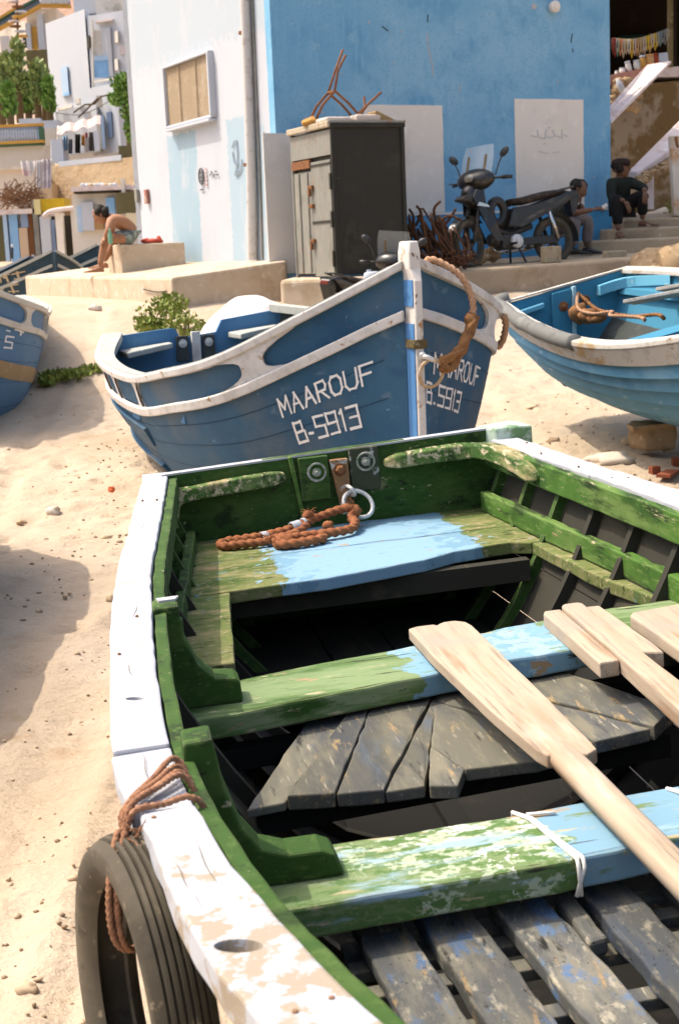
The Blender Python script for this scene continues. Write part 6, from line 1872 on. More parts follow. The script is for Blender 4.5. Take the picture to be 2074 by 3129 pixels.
# tall white house
wh = thing('white_house', 'tall white house with blue shutters and a blue balcony panel, left of the blue building', 'house', tuple(at(280, 420, 62)))
fb('wall', M_vwhite, wh, (164, 50, 285, 400), 64, 6, -3.2)
fb('wall', M_vwhite, wh, (286, 40, 395, 330), 60.8, 6, -1.0)
fb('parapet', M_vwhite, wh, (228, -40, 300, 42), 63, 4, 0)
fb('setback_wall', M_vgrey, wh, (296, -60, 400, 60), 62.5, 4)
fb('setback_wall', M_vgrey, wh, (345, 70, 405, 240), 60.2, 1.0)
f = fb('balcony_recess', M_vgrey, wh, (287, 92, 333, 180), 60.42, .06)
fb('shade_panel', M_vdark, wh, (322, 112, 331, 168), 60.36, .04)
fb('balcony_front', M_vblue, wh, (290, 182, 334, 236), 60.2, .18)
fb('balcony_rail', M_vpale, wh, (289, 170, 335, 184), 60.15, .22)
w_ = fb('window', M_vpale, wh, (192, 205, 212, 292), 62.8, .5, -.55)
fb('sill', M_vblue, w_, (194, 284, 213, 292), 62.7, .1, -.55)
fb('window', M_vdark, wh, (264, 110, 276, 147), 60.9, .5, -.35)
fb('pillar', M_vwhite, wh, (334, 84, 347, 232), 60.0, .4)
fb('ledge', M_pinkwhite, wh, (368, 138, 400, 165), 59.8, .8)
fb('ledge', M_vgrey, wh, (178, 326, 222, 333), 63.3, .4, -1.1)
fb('lower_wall', M_vwhite, wh, (180, 330, 305, 470), 60.2, 3, -2.2)
fb('lower_wall', M_vwhite, wh, (288, 260, 372, 470), 59.0, 3, -1.6)
fb('window', M_slate, wh, (330, 342, 345, 420), 58.0, .3, -.3)
fb('window', M_vgrey, wh, (297, 292, 314, 328), 57.8, .18)
fb('window', M_vgrey, wh, (271, 342, 281, 366), 58.3, .18)
fb('door', M_vpale, wh, (314, 352, 323, 455), 57.7, .2)
fb('door', M_vgrey, wh, (300, 350, 313, 455), 57.75, .2)
fb('window', M_slate, wh, (354, 388, 360, 425), 57.8, .18)
mb = MB()
for pts in ([(225, 345), (260, 320), (290, 318), (310, 295), (345, 290)], [(240, 360), (270, 330), (300, 300)]):
    mb.tube(smooth([at(a, b, 57.6) for a, b in pts], .3), .035, 5)
build('dry_vine', mb, M_stem_w, wh, world=True, kind='stuff')

fb('string_course', M_vgrey, wh, (287, 240, 372, 246), 59.6, .3, -1.0)
fb('string_course', M_pinkwhite, wh, (292, 60, 345, 66), 60.2, .3, -.4)
for r_ in ((338, 270, 348, 300), (232, 300, 244, 318), (352, 95, 362, 130), (352, 180, 362, 215)):
    fb('window', M_vgrey, wh, r_, 58.6 if r_[1] > 240 else 59.9, .4, -.2)
build('water_pipe', MB().tube([at(283, 60, 60.4), at(287, 330, 60.0)], .05, 6), M_vgrey, wh, world=True)
wire = thing('overhead_wire', 'thin wire sagging across the front of the white house', 'wire', tuple(at(250, 330, 57)))
build('cable', MB().tube(smooth([at(175, 345, 57), at(240, 352, 57), at(300, 330, 57), at(372, 285, 57)], .4), .014, 4), M_dark_metal, wire, world=True)
# cream house with coloured balustrades
ch_ = thing('cream_house', 'cream house with mustard and green balustrades at the top left corner', 'house', tuple(at(80, 200, 72)))
fb('wall', M_vcream, ch_, (-140, 88, 95, 260), 77, 6, -4)
fb('wall', M_vcream, ch_, (90, 26, 182, 152), 72, 6, 0)
for (a, b) in (((-30, 100), (52, 42)), ((88, 22), (120, 0))):
    pass


def bandline(name, m, parent, pts, y, th, dep):
    """a moulding following pixel points, th metres tall"""
    rows = []
    for px, py in pts:
        p = at(px, py, y)
        rows.append([p, p + Vector((0, dep, 0)), p + Vector((0, dep, th)), p + Vector((0, 0, th))])
    return build(name, MB().grid(rows, close=True, caps=True), m, parent, world=True)


bandline('cornice', M_yellow, ch_, [(-40, 112), (50, 62), (125, 20), (215, 22)], 71.3, .14, .4)
bandline('rail', M_yellow, ch_, [(-40, 82), (50, 28)], 71.3, .12, .3)
bandline('rail', M_vgreen, ch_, [(-40, 87), (50, 34), (125, -8)], 71.35, .10, .3)
bandline('balustrade_panel', M_slate, ch_, [(-40, 106), (50, 54), (125, 14)], 71.6, .42, .15)
bandline('balustrade_panel', M_slate, ch_, [(125, 14), (215, 14)], 71.6, .40, .15)
for k in range(7):
    px = 132 + k * 12
    build('baluster', MB().lathe(at(px, 12, 71.3), [(.10, 0), (.16, .15), (.08, .3), (.14, .42)], 8), M_vwhite, ch_, world=True, smooth_=True)
fb('doorway', M_yellow, ch_, (100, 82, 118, 150), 71.8, .2)
fb('door', M_vcream, ch_, (114, 84, 134, 150), 71.85, .2)
fb('doorway', M_vdark, ch_, (72, 115, 82, 145), 71.8, .2)
fb('pillar', M_vwhite, ch_, (84, 70, 98, 150), 71.6, .5)
fb('pillar', M_vwhite, ch_, (120, 40, 138, 150), 71.6, .5)
fb('pillar', M_vwhite, ch_, (8, 110, 34, 200), 72.8, .5)
fb('lower_trim', M_yellow, ch_, (-30, 168, 26, 178), 72.5, .4)
fb('lower_panel', M_slate, ch_, (-30, 179, 22, 192), 72.6, .3)
aw = thing('dark_awning', 'dark awning below the cream house behind the palm tops', 'awning', tuple(at(125, 170, 69)))
build('awning_cloth', MB().hexa(face_box(84, 152, 166, 205, 69, 2.2)), M_olive, aw, world=True)
# spiral stair / mast
ms = thing('tall_mast', 'slender mast with stacked round trays in front of the cream house', 'mast', tuple(at(58, 150, 68)))
build('pole', MB().tube([at(58, 170, 68), at(52, -20, 68)], .05, 8), M_rust, ms, world=True)
for k in range(9):
    p = at(60 + 12 * math.sin(k * 1.3) - k * 1.2, 130 - k * 15, 68)
    build('tray', MB().lathe(p, [(.10, 0), (.26, .03), (.28, .08), (.2, .1)], 10), [M_pinkwhite, M_yellow, M_vwhite, M_rust][k % 4], ms, world=True, smooth_=True)

# cypress like palms and bushes on the slope
tg = 'trees on the village slope'


def palm(lb_, px, py, y, hpx, wpx, seed, m_):
    base, top = at(px, py, y), at(px - 8, py - hpx, y)
    sc = y / 4345
    t = thing('cactus_tree', lb_, 'tree', tuple(base), group=tg)
    build('trunk', MB().tube([base - Vector((0, 0, .6)), base.lerp(top, .5), top], [.16, .13, .06], 8), M_stem_w, t, world=True, smooth_=True)
    rnd = random.Random(seed)
    mb = MB()
    for k in range(90):
        f = .15 + .85 * rnd.random()
        p = base.lerp(top, f)
        a = rnd.uniform(0, 6.283)
        r_ = wpx * sc * (.25 + .75 * rnd.random()) * (1.15 - .5 * f)
        d = Vector((math.cos(a), math.sin(a) * .7, rnd.uniform(.5, 1.2)))
        q = p + d * r_
        w = d.orthogonal().normalized() * .12
        mb.add([p - w * .4, p + (q - p) * .5 - w, q, p + (q - p) * .5 + w, p + w * .4], [(0, 1, 2, 3, 4)])
        w = d.cross(w).normalized() * .12
        mb.add([p - w * .4, p + (q - p) * .5 - w, q, p + (q - p) * .5 + w, p + w * .4], [(0, 1, 2, 3, 4)])
    for k in range(3):
        f = .35 + .25 * k
        foliage(mb, base.lerp(top, f), wpx * sc * .55, wpx * sc * .5, hpx * sc * .22, 130, .30, .7, seed + k)
    build('crown', mb, m_, t, world=True, kind='stuff')


M_cact = leafmat('cactus_leaf', (.20, .26, .07), (.30, .34, .13), (.10, .15, .04))
palm('tall spiky tree with a pale tip in front of the dark awning', 60, 330, 60, 190, 34, 1, M_cact)
palm('spiky tree at the far left below the cream house', 8, 360, 58, 160, 32, 2, M_cact)
palm('spiky tree between the tall tree and the white house', 118, 350, 59, 150, 30, 3, M_cact)
palm('small spiky bush touching the corner of the white house', 155, 370, 58.5, 120, 22, 4, M_leaf2)
palm('broad spiky bush low between the two tallest spiky trees', 90, 372, 60.5, 130, 36, 6, M_leaf2)
palm('pale spiky tree behind the others near the dark awning', 30, 330, 62, 150, 34, 7, M_cact)
palm('leaning spiky tree in front of the white house wall foot', 140, 330, 61, 110, 30, 8, M_cact)
palm('low spiky bush behind the balustrade at the left', 35, 380, 57, 110, 28, 5, M_leaf2)
# potted climber tree by the blue building
p = at(378, 300, 52)
t = thing('leafy_tree', 'bright green tree hanging beside the sunlit wall of the blue building', 'tree', tuple(at(385, 430, 52)))
mb = MB()
for px, py, a, b in ((372, 262, .36, .34), (388, 290, .35, .42), (358, 305, .28, .28), (395, 340, .26, .5), (398, 400, .16, .55), (382, 245, .25, .2)):
    foliage(mb, at(px, py, 52), a, .35, b, 300, .16, .3, px)
build('leaves', mb, M_leaf2, t, world=True, kind='stuff')
build('trunk', MB().tube([at(395, 470, 52), at(392, 400, 52), at(380, 300, 52)], [.08, .07, .04], 8), M_stem_w, t, world=True)

# terrace with balustrade
te = thing('balustrade_terrace', 'terrace with a mustard and white balustrade over a grey wall at the left', 'terrace', tuple(at(60, 440, 54)))
fb('retaining_wall', M_vgrey, te, (-120, 446, 140, 540), 54, 5)
fb('top_rail', M_yellow, te, (-60, 380, 132, 389), 53.8, .3)
fb('under_rail', M_slate, te, (-60, 390, 130, 396), 53.85, .25)
fb('bottom_rail', M_yellow, te, (-60, 431, 134, 440), 53.7, .4)
fb('green_band', M_vgreen, te, (-60, 440, 132, 447), 53.75, .4)
for k in range(14):
    px = 2 + k * 8.6
    build('baluster', MB().lathe(at(px, 430, 53.9), [(.035, 0), (.05, .12), (.03, .25), (.045, .34), (.03, .43)], 8), M_vwhite, te, world=True, smooth_=True)
fb('end_pier', M_vgreen, te, (122, 388, 134, 440), 53.75, .4)
fb('white_wall', M_vwhite, te, (60, 362, 124, 382), 55.5, .4)
fb('white_wall', M_vwhite, te, (126, 368, 180, 392), 55, 2)
fb('shaded_wall', M_vgrey, te, (128, 392, 172, 450), 54.8, .3)
fb('backdrop_panel', M_slate, te, (-60, 396, 122, 431), 55.4, .2)
# awning stall with clothes
stl = thing('clothes_stall', 'stall with a pink striped awning and hanging clothes below the white house', 'stall', tuple(at(245, 470, 52)))
rows = [[at(175 + 133 * j / 10, 410 - 30 * j / 10 + 5 * math.sin(j * 1.9) - 26 * i / 4 + 22 * (i == 0) * 0, 52 + 1.6 * i / 4) for j in range(11)] for i in range(5)]
build('awning', MB().grid(rows), mat('pink_stripe', (.46, .30, .27), .9, [((.56, .48, .44), 6, .5, .55, (3, 1, 1))]), stl, world=True)
for px in (160, 186):
    build('leg', MB().tube([at(px, 490, 52), at(px, 430, 52)], .06, 6), M_vwhite, stl, world=True)
fb('counter', M_vwhite, stl, (162, 425, 196, 500), 51.6, 1.2)
fb('side_curtain', M_vwhite, stl, (290, 400, 306, 462), 51.8, .1)
cgp = 'clothes hanging under the awning'
for k, (px, c, w, h0, h1, nm) in enumerate(((200, (.28, .38, .48), 16, 415, 460, 'pale blue'), (216, (.16, .17, .19), 12, 425, 470, 'grey'), (238, (.03, .025, .02), 16, 410, 468, 'black'), (254, (.55, .26, .05), 9, 412, 445, 'orange'), (264, (.60, .55, .52), 14, 420, 465, 'white'), (264, (.38, .09, .10), 8, 405, 420, 'red'), (282, (.09, .075, .065), 20, 404, 462, 'dark brown'))):
    t = thing('hanging_garment', nm + ' garment hanging under the pink striped awning', 'garment', tuple(at(px, h0, 51.9)), group=cgp)
    rows = [[at(px - w / 2 + w * j / 6 + (i % 2) * .6, h0 + (h1 - h0) * i / 5, 51.9 - .08 * math.sin(j * 2.1 + k)) for j in range(7)] for i in range(6)]
    g = MB().grid(rows)
    g.grid([[v + Vector((0, .04, 0)) for v in r] for r in rows])
    build('cloth', g, mat('garment_' + nm.replace(' ', '_'), c, .95), t, world=True)
# stone retaining wall, stones built one by one
rw2 = thing('stone_wall', 'rough tan stone retaining wall under the clothes stall', 'wall', tuple(at(280, 640, 50)))
fb('wall_core', M_rub, rw2, (165, 492, 440, 700), 51.6, 3, -2.8)
fb('coping', M_vwhite, rw2, (178, 484, 372, 500), 51.3, .8, -2.0)
random.seed(11)
sproto = None
cnt = 0
for row in range(13):
    y0 = 505 + row * 11
    px = 168 + (row % 2) * 6
    while px < 420:
        w = random.uniform(9, 17)
        p = at(px + w / 2, y0 + random.uniform(-2, 2), 51.57 - 2.8 * (px + w / 2 - 165) / 275)
        if sproto is None:
            o = build('stone', MB().rock((0, 0, 0), (1, .8, 1), 3, 8, 5, .35), [mat('wall_stone', (.62, .45, .29), .95, [((.72, .58, .42), 3, .5, .7)], rnd=.25)], rw2)
            sproto = o
        else:
            o = sproto.copy()
            scene.collection.objects.link(o)
        Ml = root_matrix(rw2).inverted() @ Matrix.Translation(p)
        o.matrix_local = Ml @ Matrix.Rotation(random.uniform(-.3, .3), 4, 'Y') @ Matrix.Diagonal((w * .0057, .10, .062, 1))
        px += w
        cnt += 1
fb('green_gate', M_olive, rw2, (368, 445, 412, 535), 49.5, .4)
# laundry
for px0, px1, h0, h1, m_, lb_, in ((62, 108, 492, 540, mat('pink_laundry', (.5, .34, .33), .9, [((.6, .57, .55), 2, .45, .5)]), 'pink and white cloth sagging on the line at the left'), (112, 128, 490, 580, M_laundry, 'narrow white sheet hanging on the line, left of the wide one'), (130, 158, 486, 575, mat('lilac_laundry', (.45, .40, .42), .9, [((.58, .55, .56), 3, .5, .56)]), 'wide pale lilac sheet hanging on the line')):
    t = thing('laundry', lb_, 'laundry', tuple(at(px0, h0, 48)), group='laundry drying on the line')
    rows = [[at(px0 + (px1 - px0) * j / 8 + (8 * (i / 6) if px0 == 62 else 0) * (1 - j / 8), h0 + (h1 - h0) * i / 6 * (1 if px0 != 62 else .35 + .65 * math.sin(math.pi * (.25 + .6 * j / 8))), 48 - .05 * math.sin(j * 1.7)) for j in range(9)] for i in range(7)]
    g = MB().grid(rows)
    g.grid([[v + Vector((0, .02, 0)) for v in r] for r in rows])
    build('cloth', g, m_, t, world=True)
lw = thing('low_terrace_wall', 'pale terrace wall at the far left below the balustrade', 'wall', tuple(at(40, 600, 50)))
fb('wall_body', M_vcream, lw, (-140, 520, 112, 640), 50, 2)
fb('coping', M_vcream, lw, (-140, 510, 108, 521), 49.8, 2.3)
fb('pier', M_rub, lw, (112, 560, 168, 700), 50.1, 2)
br = thing('brushwood', 'heap of dry brown brushwood on the huts at the left', 'brushwood', tuple(at(70, 610, 46)))
rnd = random.Random(8)
mb = MB()
for k in range(420):
    p = at(rnd.uniform(10, 118), rnd.gauss(606, 17), 46 + rnd.uniform(-.5, .5))
    d = Vector((rnd.uniform(-1, 1), rnd.uniform(-.5, .5), rnd.uniform(-.6, 1))).normalized() * rnd.uniform(.15, .4)
    mb.tube([p, p + d * .5 + Vector((0, 0, .03)), p + d], .014, 4)
build('twigs', mb, mat('dry_twig', (.17, .09, .045), .95, rnd=.3), br, world=True, kind='stuff')

# beach huts
hg = 'beach huts below the stone wall'
hA = thing('beach_hut', 'beach hut with blue and slate doors at the far left', 'hut', tuple(at(60, 770, 44)), group=hg)
fb('wall', M_vgrey, hA, (-40, 650, 120, 790), 44.3, 3)
fb('roof_edge', M_pinkwhite, hA, (-40, 640, 112, 655), 43.9, 3.6)
fb('door', M_olive, hA, (-10, 664, 22, 800), 44.1, .15)
fb('door', M_vblue, hA, (38, 655, 64, 800), 44.05, .2)
fb('post', M_vpale, hA, (20, 655, 32, 800), 44.0, .2)
fb('door', M_slate, hA, (66, 650, 88, 695), 44.05, .2)
fb('panel', mat('peach_panel', (.52, .38, .26), .9), hA, (66, 696, 92, 800), 44.05, .2)
fb('rust_panel', M_rust, hA, (92, 640, 110, 800), 44.1, .2)
fb('grey_post', M_grey_metal, hA, (112, 610, 128, 800), 43.9, .3)
hB = thing('beach_hut', 'whitewashed hut frame with dark doorways right of the yellow box', 'hut', tuple(at(180, 770, 43)), group=hg)
fb('wall', M_vdark, hB, (140, 660, 235, 800), 43.5, 2)
fb('pillar', M_vwhite, hB, (132, 662, 162, 800), 43.2, .5)
fb('pillar', M_offwhite, hB, (178, 650, 200, 780), 43.2, .5)
fb('pillar', M_vgrey, hB, (226, 640, 250, 780), 43.2, .5)
build('lintel', MB().tube(smooth([at(134, 664, 43.1), at(150, 648, 43.1), at(190, 640, 43.1), at(240, 634, 43.1)], .2), .07, 8), M_pinkwhite, hB, world=True, smooth_=True)
fb('blue_panel', M_slate, hB, (163, 672, 176, 800), 43.3, .1)
yb = thing('yellow_box', 'bright yellow box on the hut roof at the left', 'box', tuple(at(155, 640, 43.6)))
M_yel = mat('yellow_paint', (.50, .33, .015), .7, [((.42, .26, .012), 4, .5, .7), ((.2, .12, .02), 9, .72, .76)])
fb('box_body', M_yel, yb, (127, 607, 200, 645), 43.6, 1)
fb('box_end', mat('pale_yellow', (.58, .50, .24), .8), yb, (107, 609, 126, 655), 43.5, 1)
hC = thing('beach_hut', 'grey hut with white and blue doors behind the bare-backed man', 'hut', tuple(at(310, 770, 42)), group=hg)
fb('wall', M_vgrey, hC, (236, 590, 420, 800), 42.5, 3)
fb('roof_edge', M_pinkwhite, hC, (218, 568, 400, 582), 42.1, 3)
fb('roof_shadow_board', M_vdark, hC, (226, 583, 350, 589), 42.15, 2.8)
fb('door', M_vwhite, hC, (254, 618, 290, 705), 42.3, .2)
fb('door', M_vpale, hC, (240, 630, 254, 710), 42.35, .2)
fb('door', M_vblue, hC, (330, 604, 356, 700), 42.3, .2)
fb('dark_sheet', M_olive, hC, (358, 588, 425, 652), 41.9, .3)
fb('pale_panel', mat('pale_cream', (.6, .52, .36), .9), hC, (388, 650, 425, 690), 41.9, .2)
fb('ochre_panel', mat('ochre_panel', (.34, .2, .08), .9), hC, (290, 640, 318, 700), 42.3, .2)
fb('roof_post', M_vgrey, hC, (372, 545, 382, 590), 42, .3)
rnd = random.Random(4)
for k in range(9):
    p = at(255 + k * 12, 566, 42.6)
    c_ = [M_vwhite, M_pinkwhite, M_rub, M_vgrey][k % 4]
    build('roof_stone', MB().rock(p, (.09, .1, .06), k, 8, 5, .5), c_, hC, world=True, smooth_=True)
fl = thing('white_float', 'white float ball on a dark post at the far left', 'float', tuple(at(39, 752, 42)))
build('ball', MB().ball(at(39, 752, 40), .045, 10, 7), M_vwhite, fl, world=True, smooth_=True)
build('post', MB().tube([at(39, 790, 40), at(39, 757, 40)], .03, 6), M_dark_metal, fl, world=True)

# ochre hill rising behind the village
mb = MB()
rows = []
for i in range(24):
    row = []
    for j in range(30):
        x = -120 + j * 9
        y = 84 + i * 5
        row.append(Vector((x, y, 4 + i * 2.6 + 2.5 * noise.noise(Vector((x * .05, y * .05, 0))) + .8 * noise.noise(Vector((x * .2, y * .2, 0))))))
    rows.append(row)
mb.grid(rows)
build('hill', mb, mat('pink_hill', (.44, .29, .22), .95, [((.36, .22, .15), .1, .45, .65), ((.5, .36, .28), .4, .5, .7)], bump=[(.5, .3)]), smooth_=True, kind='structure')
# ------------------------------------------------------------------ people
M_skin = mat('tanned_skin', (.30, .145, .075), .6, [((.24, .11, .055), 8, .5, .7)], spec=.35)
M_skin2 = mat('brown_skin', (.13, .062, .034), .6, spec=.35)
M_hair = mat('dark_hair', (.015, .011, .008), .7)


def skin(name, joints, edges, root, m, parent, lv=2, extra=None):
    """one continuous surface grown round a skeleton of joints {name: (point, radius or (rx, ry))}"""
    me = bpy.data.meshes.new(name)
    ks = list(joints)
    me.from_pydata([tuple(joints[k][0]) for k in ks], [(ks.index(a), ks.index(b)) for a, b in edges], [])
    o = bpy.data.objects.new(name, me)
    scene.collection.objects.link(o)
    md = o.modifiers.new('skin', 'SKIN')
    md.use_smooth_shade = True
    for i, k in enumerate(ks):
        r = joints[k][1]
        me.skin_vertices[0].data[i].radius = r if isinstance(r, tuple) else (r, r)
        me.skin_vertices[0].data[i].use_root = (k == root)
    sb_ = o.modifiers.new('sub', 'SUBSURF')
    sb_.levels = sb_.render_levels = lv
    bpy.context.view_layer.update()
    ev = o.evaluated_get(bpy.context.evaluated_depsgraph_get())
    m2 = bpy.data.meshes.new_from_object(ev)
    bpy.data.objects.remove(o)
    V = [v.co.copy() for v in m2.vertices]
    F = [tuple(p.vertices) for p in m2.polygons]
    bpy.data.meshes.remove(m2)
    mb = MB().add(V, F)
    if extra:
        extra(mb)
    return build(name, mb, m, parent, smooth_=True, world=True)


def head(mb, c, face, up, s=1.0):
    """head with brow, nose, lips, chin and ears; face: direction looked at"""
    f = Vector(face).normalized()
    u = (Vector(up) - f * Vector(up).dot(f)).normalized()
    r = u.cross(f)
    c = Vector(c)
    n, m_ = 20, 16
    V = []
    for i in range(m_ + 1):
        t = math.pi * i / m_
        z = math.cos(t)
        for j in range(n):
            a = 2 * math.pi * j / n
            x, y = math.sin(t) * math.cos(a), math.sin(t) * math.sin(a)
            fx = x * .098
            w = .076 * (1 - .22 * max(0, -z - .1))
            ry = y * w
            hz = z * .118
            if x > 0:
                fx *= 1 - .10 * max(0, z) + .05 * max(0, -z)
                nose = math.exp(-((z + .10) / .22) ** 2 - (y / .16) ** 2)
                fx += .022 * nose
                fx -= .010 * math.exp(-((z - .14) / .13) ** 2 - ((abs(y) - .36) / .2) ** 2)
                fx += .007 * math.exp(-((z - .34) / .12) ** 2)
                fx += .007 * math.exp(-((z + .46) / .08) ** 2 - (y / .3) ** 2)
                fx += .010 * math.exp(-((z + .80) / .16) ** 2 - (y / .4) ** 2)
            else:
                fx *= 1.02 - .25 * max(0, -z)
            V.append(c + (f * fx + r * ry + u * hz) * s)
    mb.add(V, [(i * n + j, (i + 1) * n + j, (i + 1) * n + (j + 1) % n, i * n + (j + 1) % n) for i in range(m_) for j in range(n)])
    for sd_ in (-1, 1):
        mb.ball(c + (r * sd_ * .076 - f * .005 - u * .005) * s, .022 * s, 8, 6)


def hand(mb, w, d, n, s=1.0, curl=.5, spread=.12):
    """palm and five bent fingers; w wrist, d pointing direction, n back-of-hand normal"""
    d = Vector(d).normalized()
    n = (Vector(n) - d * Vector(n).dot(d)).normalized()
    e = d.cross(n)
    w = Vector(w)
    mb.ball(w + d * .045 * s, (.001 + .045 * s, .026 * s, .017 * s), 10, 7, Matrix((d, e, n)).transposed())
    for k, (o, l_) in enumerate(((-.028, .062), (-.010, .074), (.009, .070), (.026, .055))):
        a = d * math.cos(curl * .4) - n * math.sin(curl * .4) + e * (o * spread * 20)
        b = d * math.cos(curl * 1.5) - n * math.sin(curl * 1.5)
        p = w + d * .082 * s + e * o * .9 * s
        mb.tube([p - d * .02 * s, p, p + a * l_ * .45 * s, p + (a * .45 + b * .35) * l_ * s, p + (a * .45 + b * .60) * l_ * s], [.0095 * s, .010 * s, .009 * s, .0085 * s, .006 * s], 7)
    p = w + d * .025 * s - e * .025 * s
    mb.tube([p, p + (d * .6 - e * .6 - n * .2).normalized() * .035 * s, p + (d * .9 - e * .5 - n * .4).normalized() * .062 * s], [.013 * s, .011 * s, .007 * s], 7)


def foot(mb, ank, toe, s=1.0):
    ank, toe = Vector(ank), Vector(toe)
    d = toe - ank
    d.z = 0
    d = d.normalized()
    sd_ = Vector((-d.y, d.x, 0))
    z0 = min(toe.z, ank.z - .06)
    rows = []
    for t, w, h in ((-.055, .026, .05), (-.03, .034, .075), (.02, .036, .08), (.08, .042, .055), (.14, .047, .035), (.18, .042, .024), (.205, .025, .014)):
        p = Vector((ank.x, ank.y, z0)) + d * t * s
        rows.append([p + sd_ * w * s * math.cos(a) + Vector((0, 0, h * s * (.5 + .5 * math.sin(a)))) for a in [2 * math.pi * j / 10 for j in range(10)]])
    mb.grid(rows, close=True, caps=True)
    for k in range(4):
        p = rows[5][0].lerp(rows[5][5], (k + .5) / 4)
        mb.ball(Vector((p.x, p.y, z0 + .011 * s)) + d * .022 * s, (.011 * s, .011 * s, .010 * s), 6, 5)


# --- man 1: bare back, seated on the block, leaning on his knees, looking down to the left
P = lambda px, py, y: at(px, py, y)
hip, kneeN = P(412, 722, 19.15), P(325, 728, 18.95)
m1 = thing('person', 'bare-backed man in patterned shorts sitting hunched on the concrete block', 'person', tuple(P(390, 746, 19.1)))
kneeF = kneeN + Vector((.10, .36, .02))
ankN, ankF = P(305, 812, 18.9), P(318, 800, 19.25)
chest, neck = P(362, 672, 19.1), P(334, 660, 19.12)
shN, shF = P(340, 676, 18.92), P(338, 668, 19.32)
J = {'pelvis': (hip + Vector((0, 0, -.0)), (.12, .10)), 'waist': (P(404, 704, 19.12), (.105, .085)), 'ribs': (P(386, 688, 19.1), (.12, .095)), 'chest': (P(362, 676, 19.1), (.125, .10)), 'neck0': (P(342, 668, 19.12), (.08, .07)), 'neck': (P(325, 660, 19.12), .058), 'skull': (P(317, 657, 19.12), .05),
     'shN': (shN, .075), 'elN': (P(332, 706, 18.82), .045), 'wrN': (P(322, 726, 18.86), .032), 'shF': (shF, .075), 'elF': (P(344, 705, 19.4), .045), 'wrF': (P(340, 724, 19.36), .032),
     'hN': (hip + Vector((-.06, -.10, -.02)), .095), 'kN': (kneeN, .066), 'cN': (kneeN.lerp(ankN, .35), .056), 'aN': (ankN, .036), 'hF': (hip + Vector((-.06, .12, -.02)), .095), 'kF': (kneeF, .066), 'cF': (kneeF.lerp(ankF, .35), .056), 'aF': (ankF, .036)}
E_ = [('pelvis', 'waist'), ('waist', 'ribs'), ('ribs', 'chest'), ('chest', 'neck0'), ('neck0', 'neck'), ('neck', 'skull'), ('chest', 'shN'), ('shN', 'elN'), ('elN', 'wrN'), ('chest', 'shF'), ('shF', 'elF'), ('elF', 'wrF'),
      ('pelvis', 'hN'), ('hN', 'kN'), ('kN', 'cN'), ('cN', 'aN'), ('pelvis', 'hF'), ('hF', 'kF'), ('kF', 'cF'), ('cF', 'aF')]


def x1(mb):
    head(mb, P(308, 657, 19.1), (-.75, -.1, -.65), (-.6, 0, .75))
    hand(mb, J['wrN'][0], (-.35, -.1, -.5), (-.5, -.2, .6), 1, .7)
    hand(mb, J['wrF'][0], (-.35, .1, -.5), (-.5, .2, .6), 1, .7)
    foot(mb, ankN, ankN + Vector((-.25, -.04, -.085)))
    foot(mb, ankF, ankF + Vector((-.25, .0, -.085)))
    for k in range(7):
        t = k / 6
        p = P(402, 684, 19.1).lerp(P(345, 655, 19.1), t)


skin('body', J, E_, 'pelvis', M_skin, m1, 2, x1)
hb = MB()
hc = P(309, 654, 19.1)
for k in range(9):
    hb.rock(hc + Vector((random.uniform(-.03, .07), random.uniform(-.05, .05), random.uniform(-.0, .07))), .068, k, 8, 6, .5)
build('hair', hb, M_hair, m1, world=True, smooth_=True)
M_shorts = mat('patterned_shorts', (.12, .15, .14), .9, [((.26, .30, .27), 14, .5, .58), ((.05, .06, .07), 10, .55, .62), ((.36, .28, .28), 18, .64, .7)])
JS = {'w': (hip + Vector((.0, 0, .06)), (.135, .115)), 'p': (hip + Vector((.01, 0, -.01)), (.145, .125)), 'hN': (hip + Vector((-.06, -.10, -.015)), .112), 'mN': (hip.lerp(kneeN, .45) + Vector((0, 0, .0)), .10), 'kN': (hip.lerp(kneeN, .82), .088), 'hF': (hip + Vector((-.06, .12, -.015)), .112), 'mF': (hip.lerp(kneeF, .45), .10), 'kF': (hip.lerp(kneeF, .82), .088)}
skin('shorts', JS, [('w', 'p'), ('p', 'hN'), ('hN', 'mN'), ('mN', 'kN'), ('p', 'hF'), ('hF', 'mF'), ('mF', 'kF')], 'p', M_shorts, m1, 2)
t = thing('red_bundle', 'crumpled red cloth on the concrete block behind the bare-backed man', 'cloth', tuple(P(470, 742, 19.3)))
build('cloth', MB().rock(P(462, 740, 19.3), (.12, .08, .045), 3, 14, 8, .7).rock(P(488, 738, 19.35), (.05, .05, .06), 5, 12, 7, .6), mat('red_cloth', (.42, .07, .045), .9, [((.5, .18, .1), 12, .55, .66)]), t, world=True, smooth_=True)
t = thing('green_bottle', 'small green bottle standing on the block beside the man', 'bottle', tuple(P(338, 746, 18.85)))
bp_ = P(339, 746, 18.8)
build('bottle_body', MB().lathe(bp_, [(.028, 0), (.03, .02), (.03, .12), (.012, .17), (.012, .2)], 10), mat('green_plastic', (.16, .32, .22), .3), t, world=True, smooth_=True)

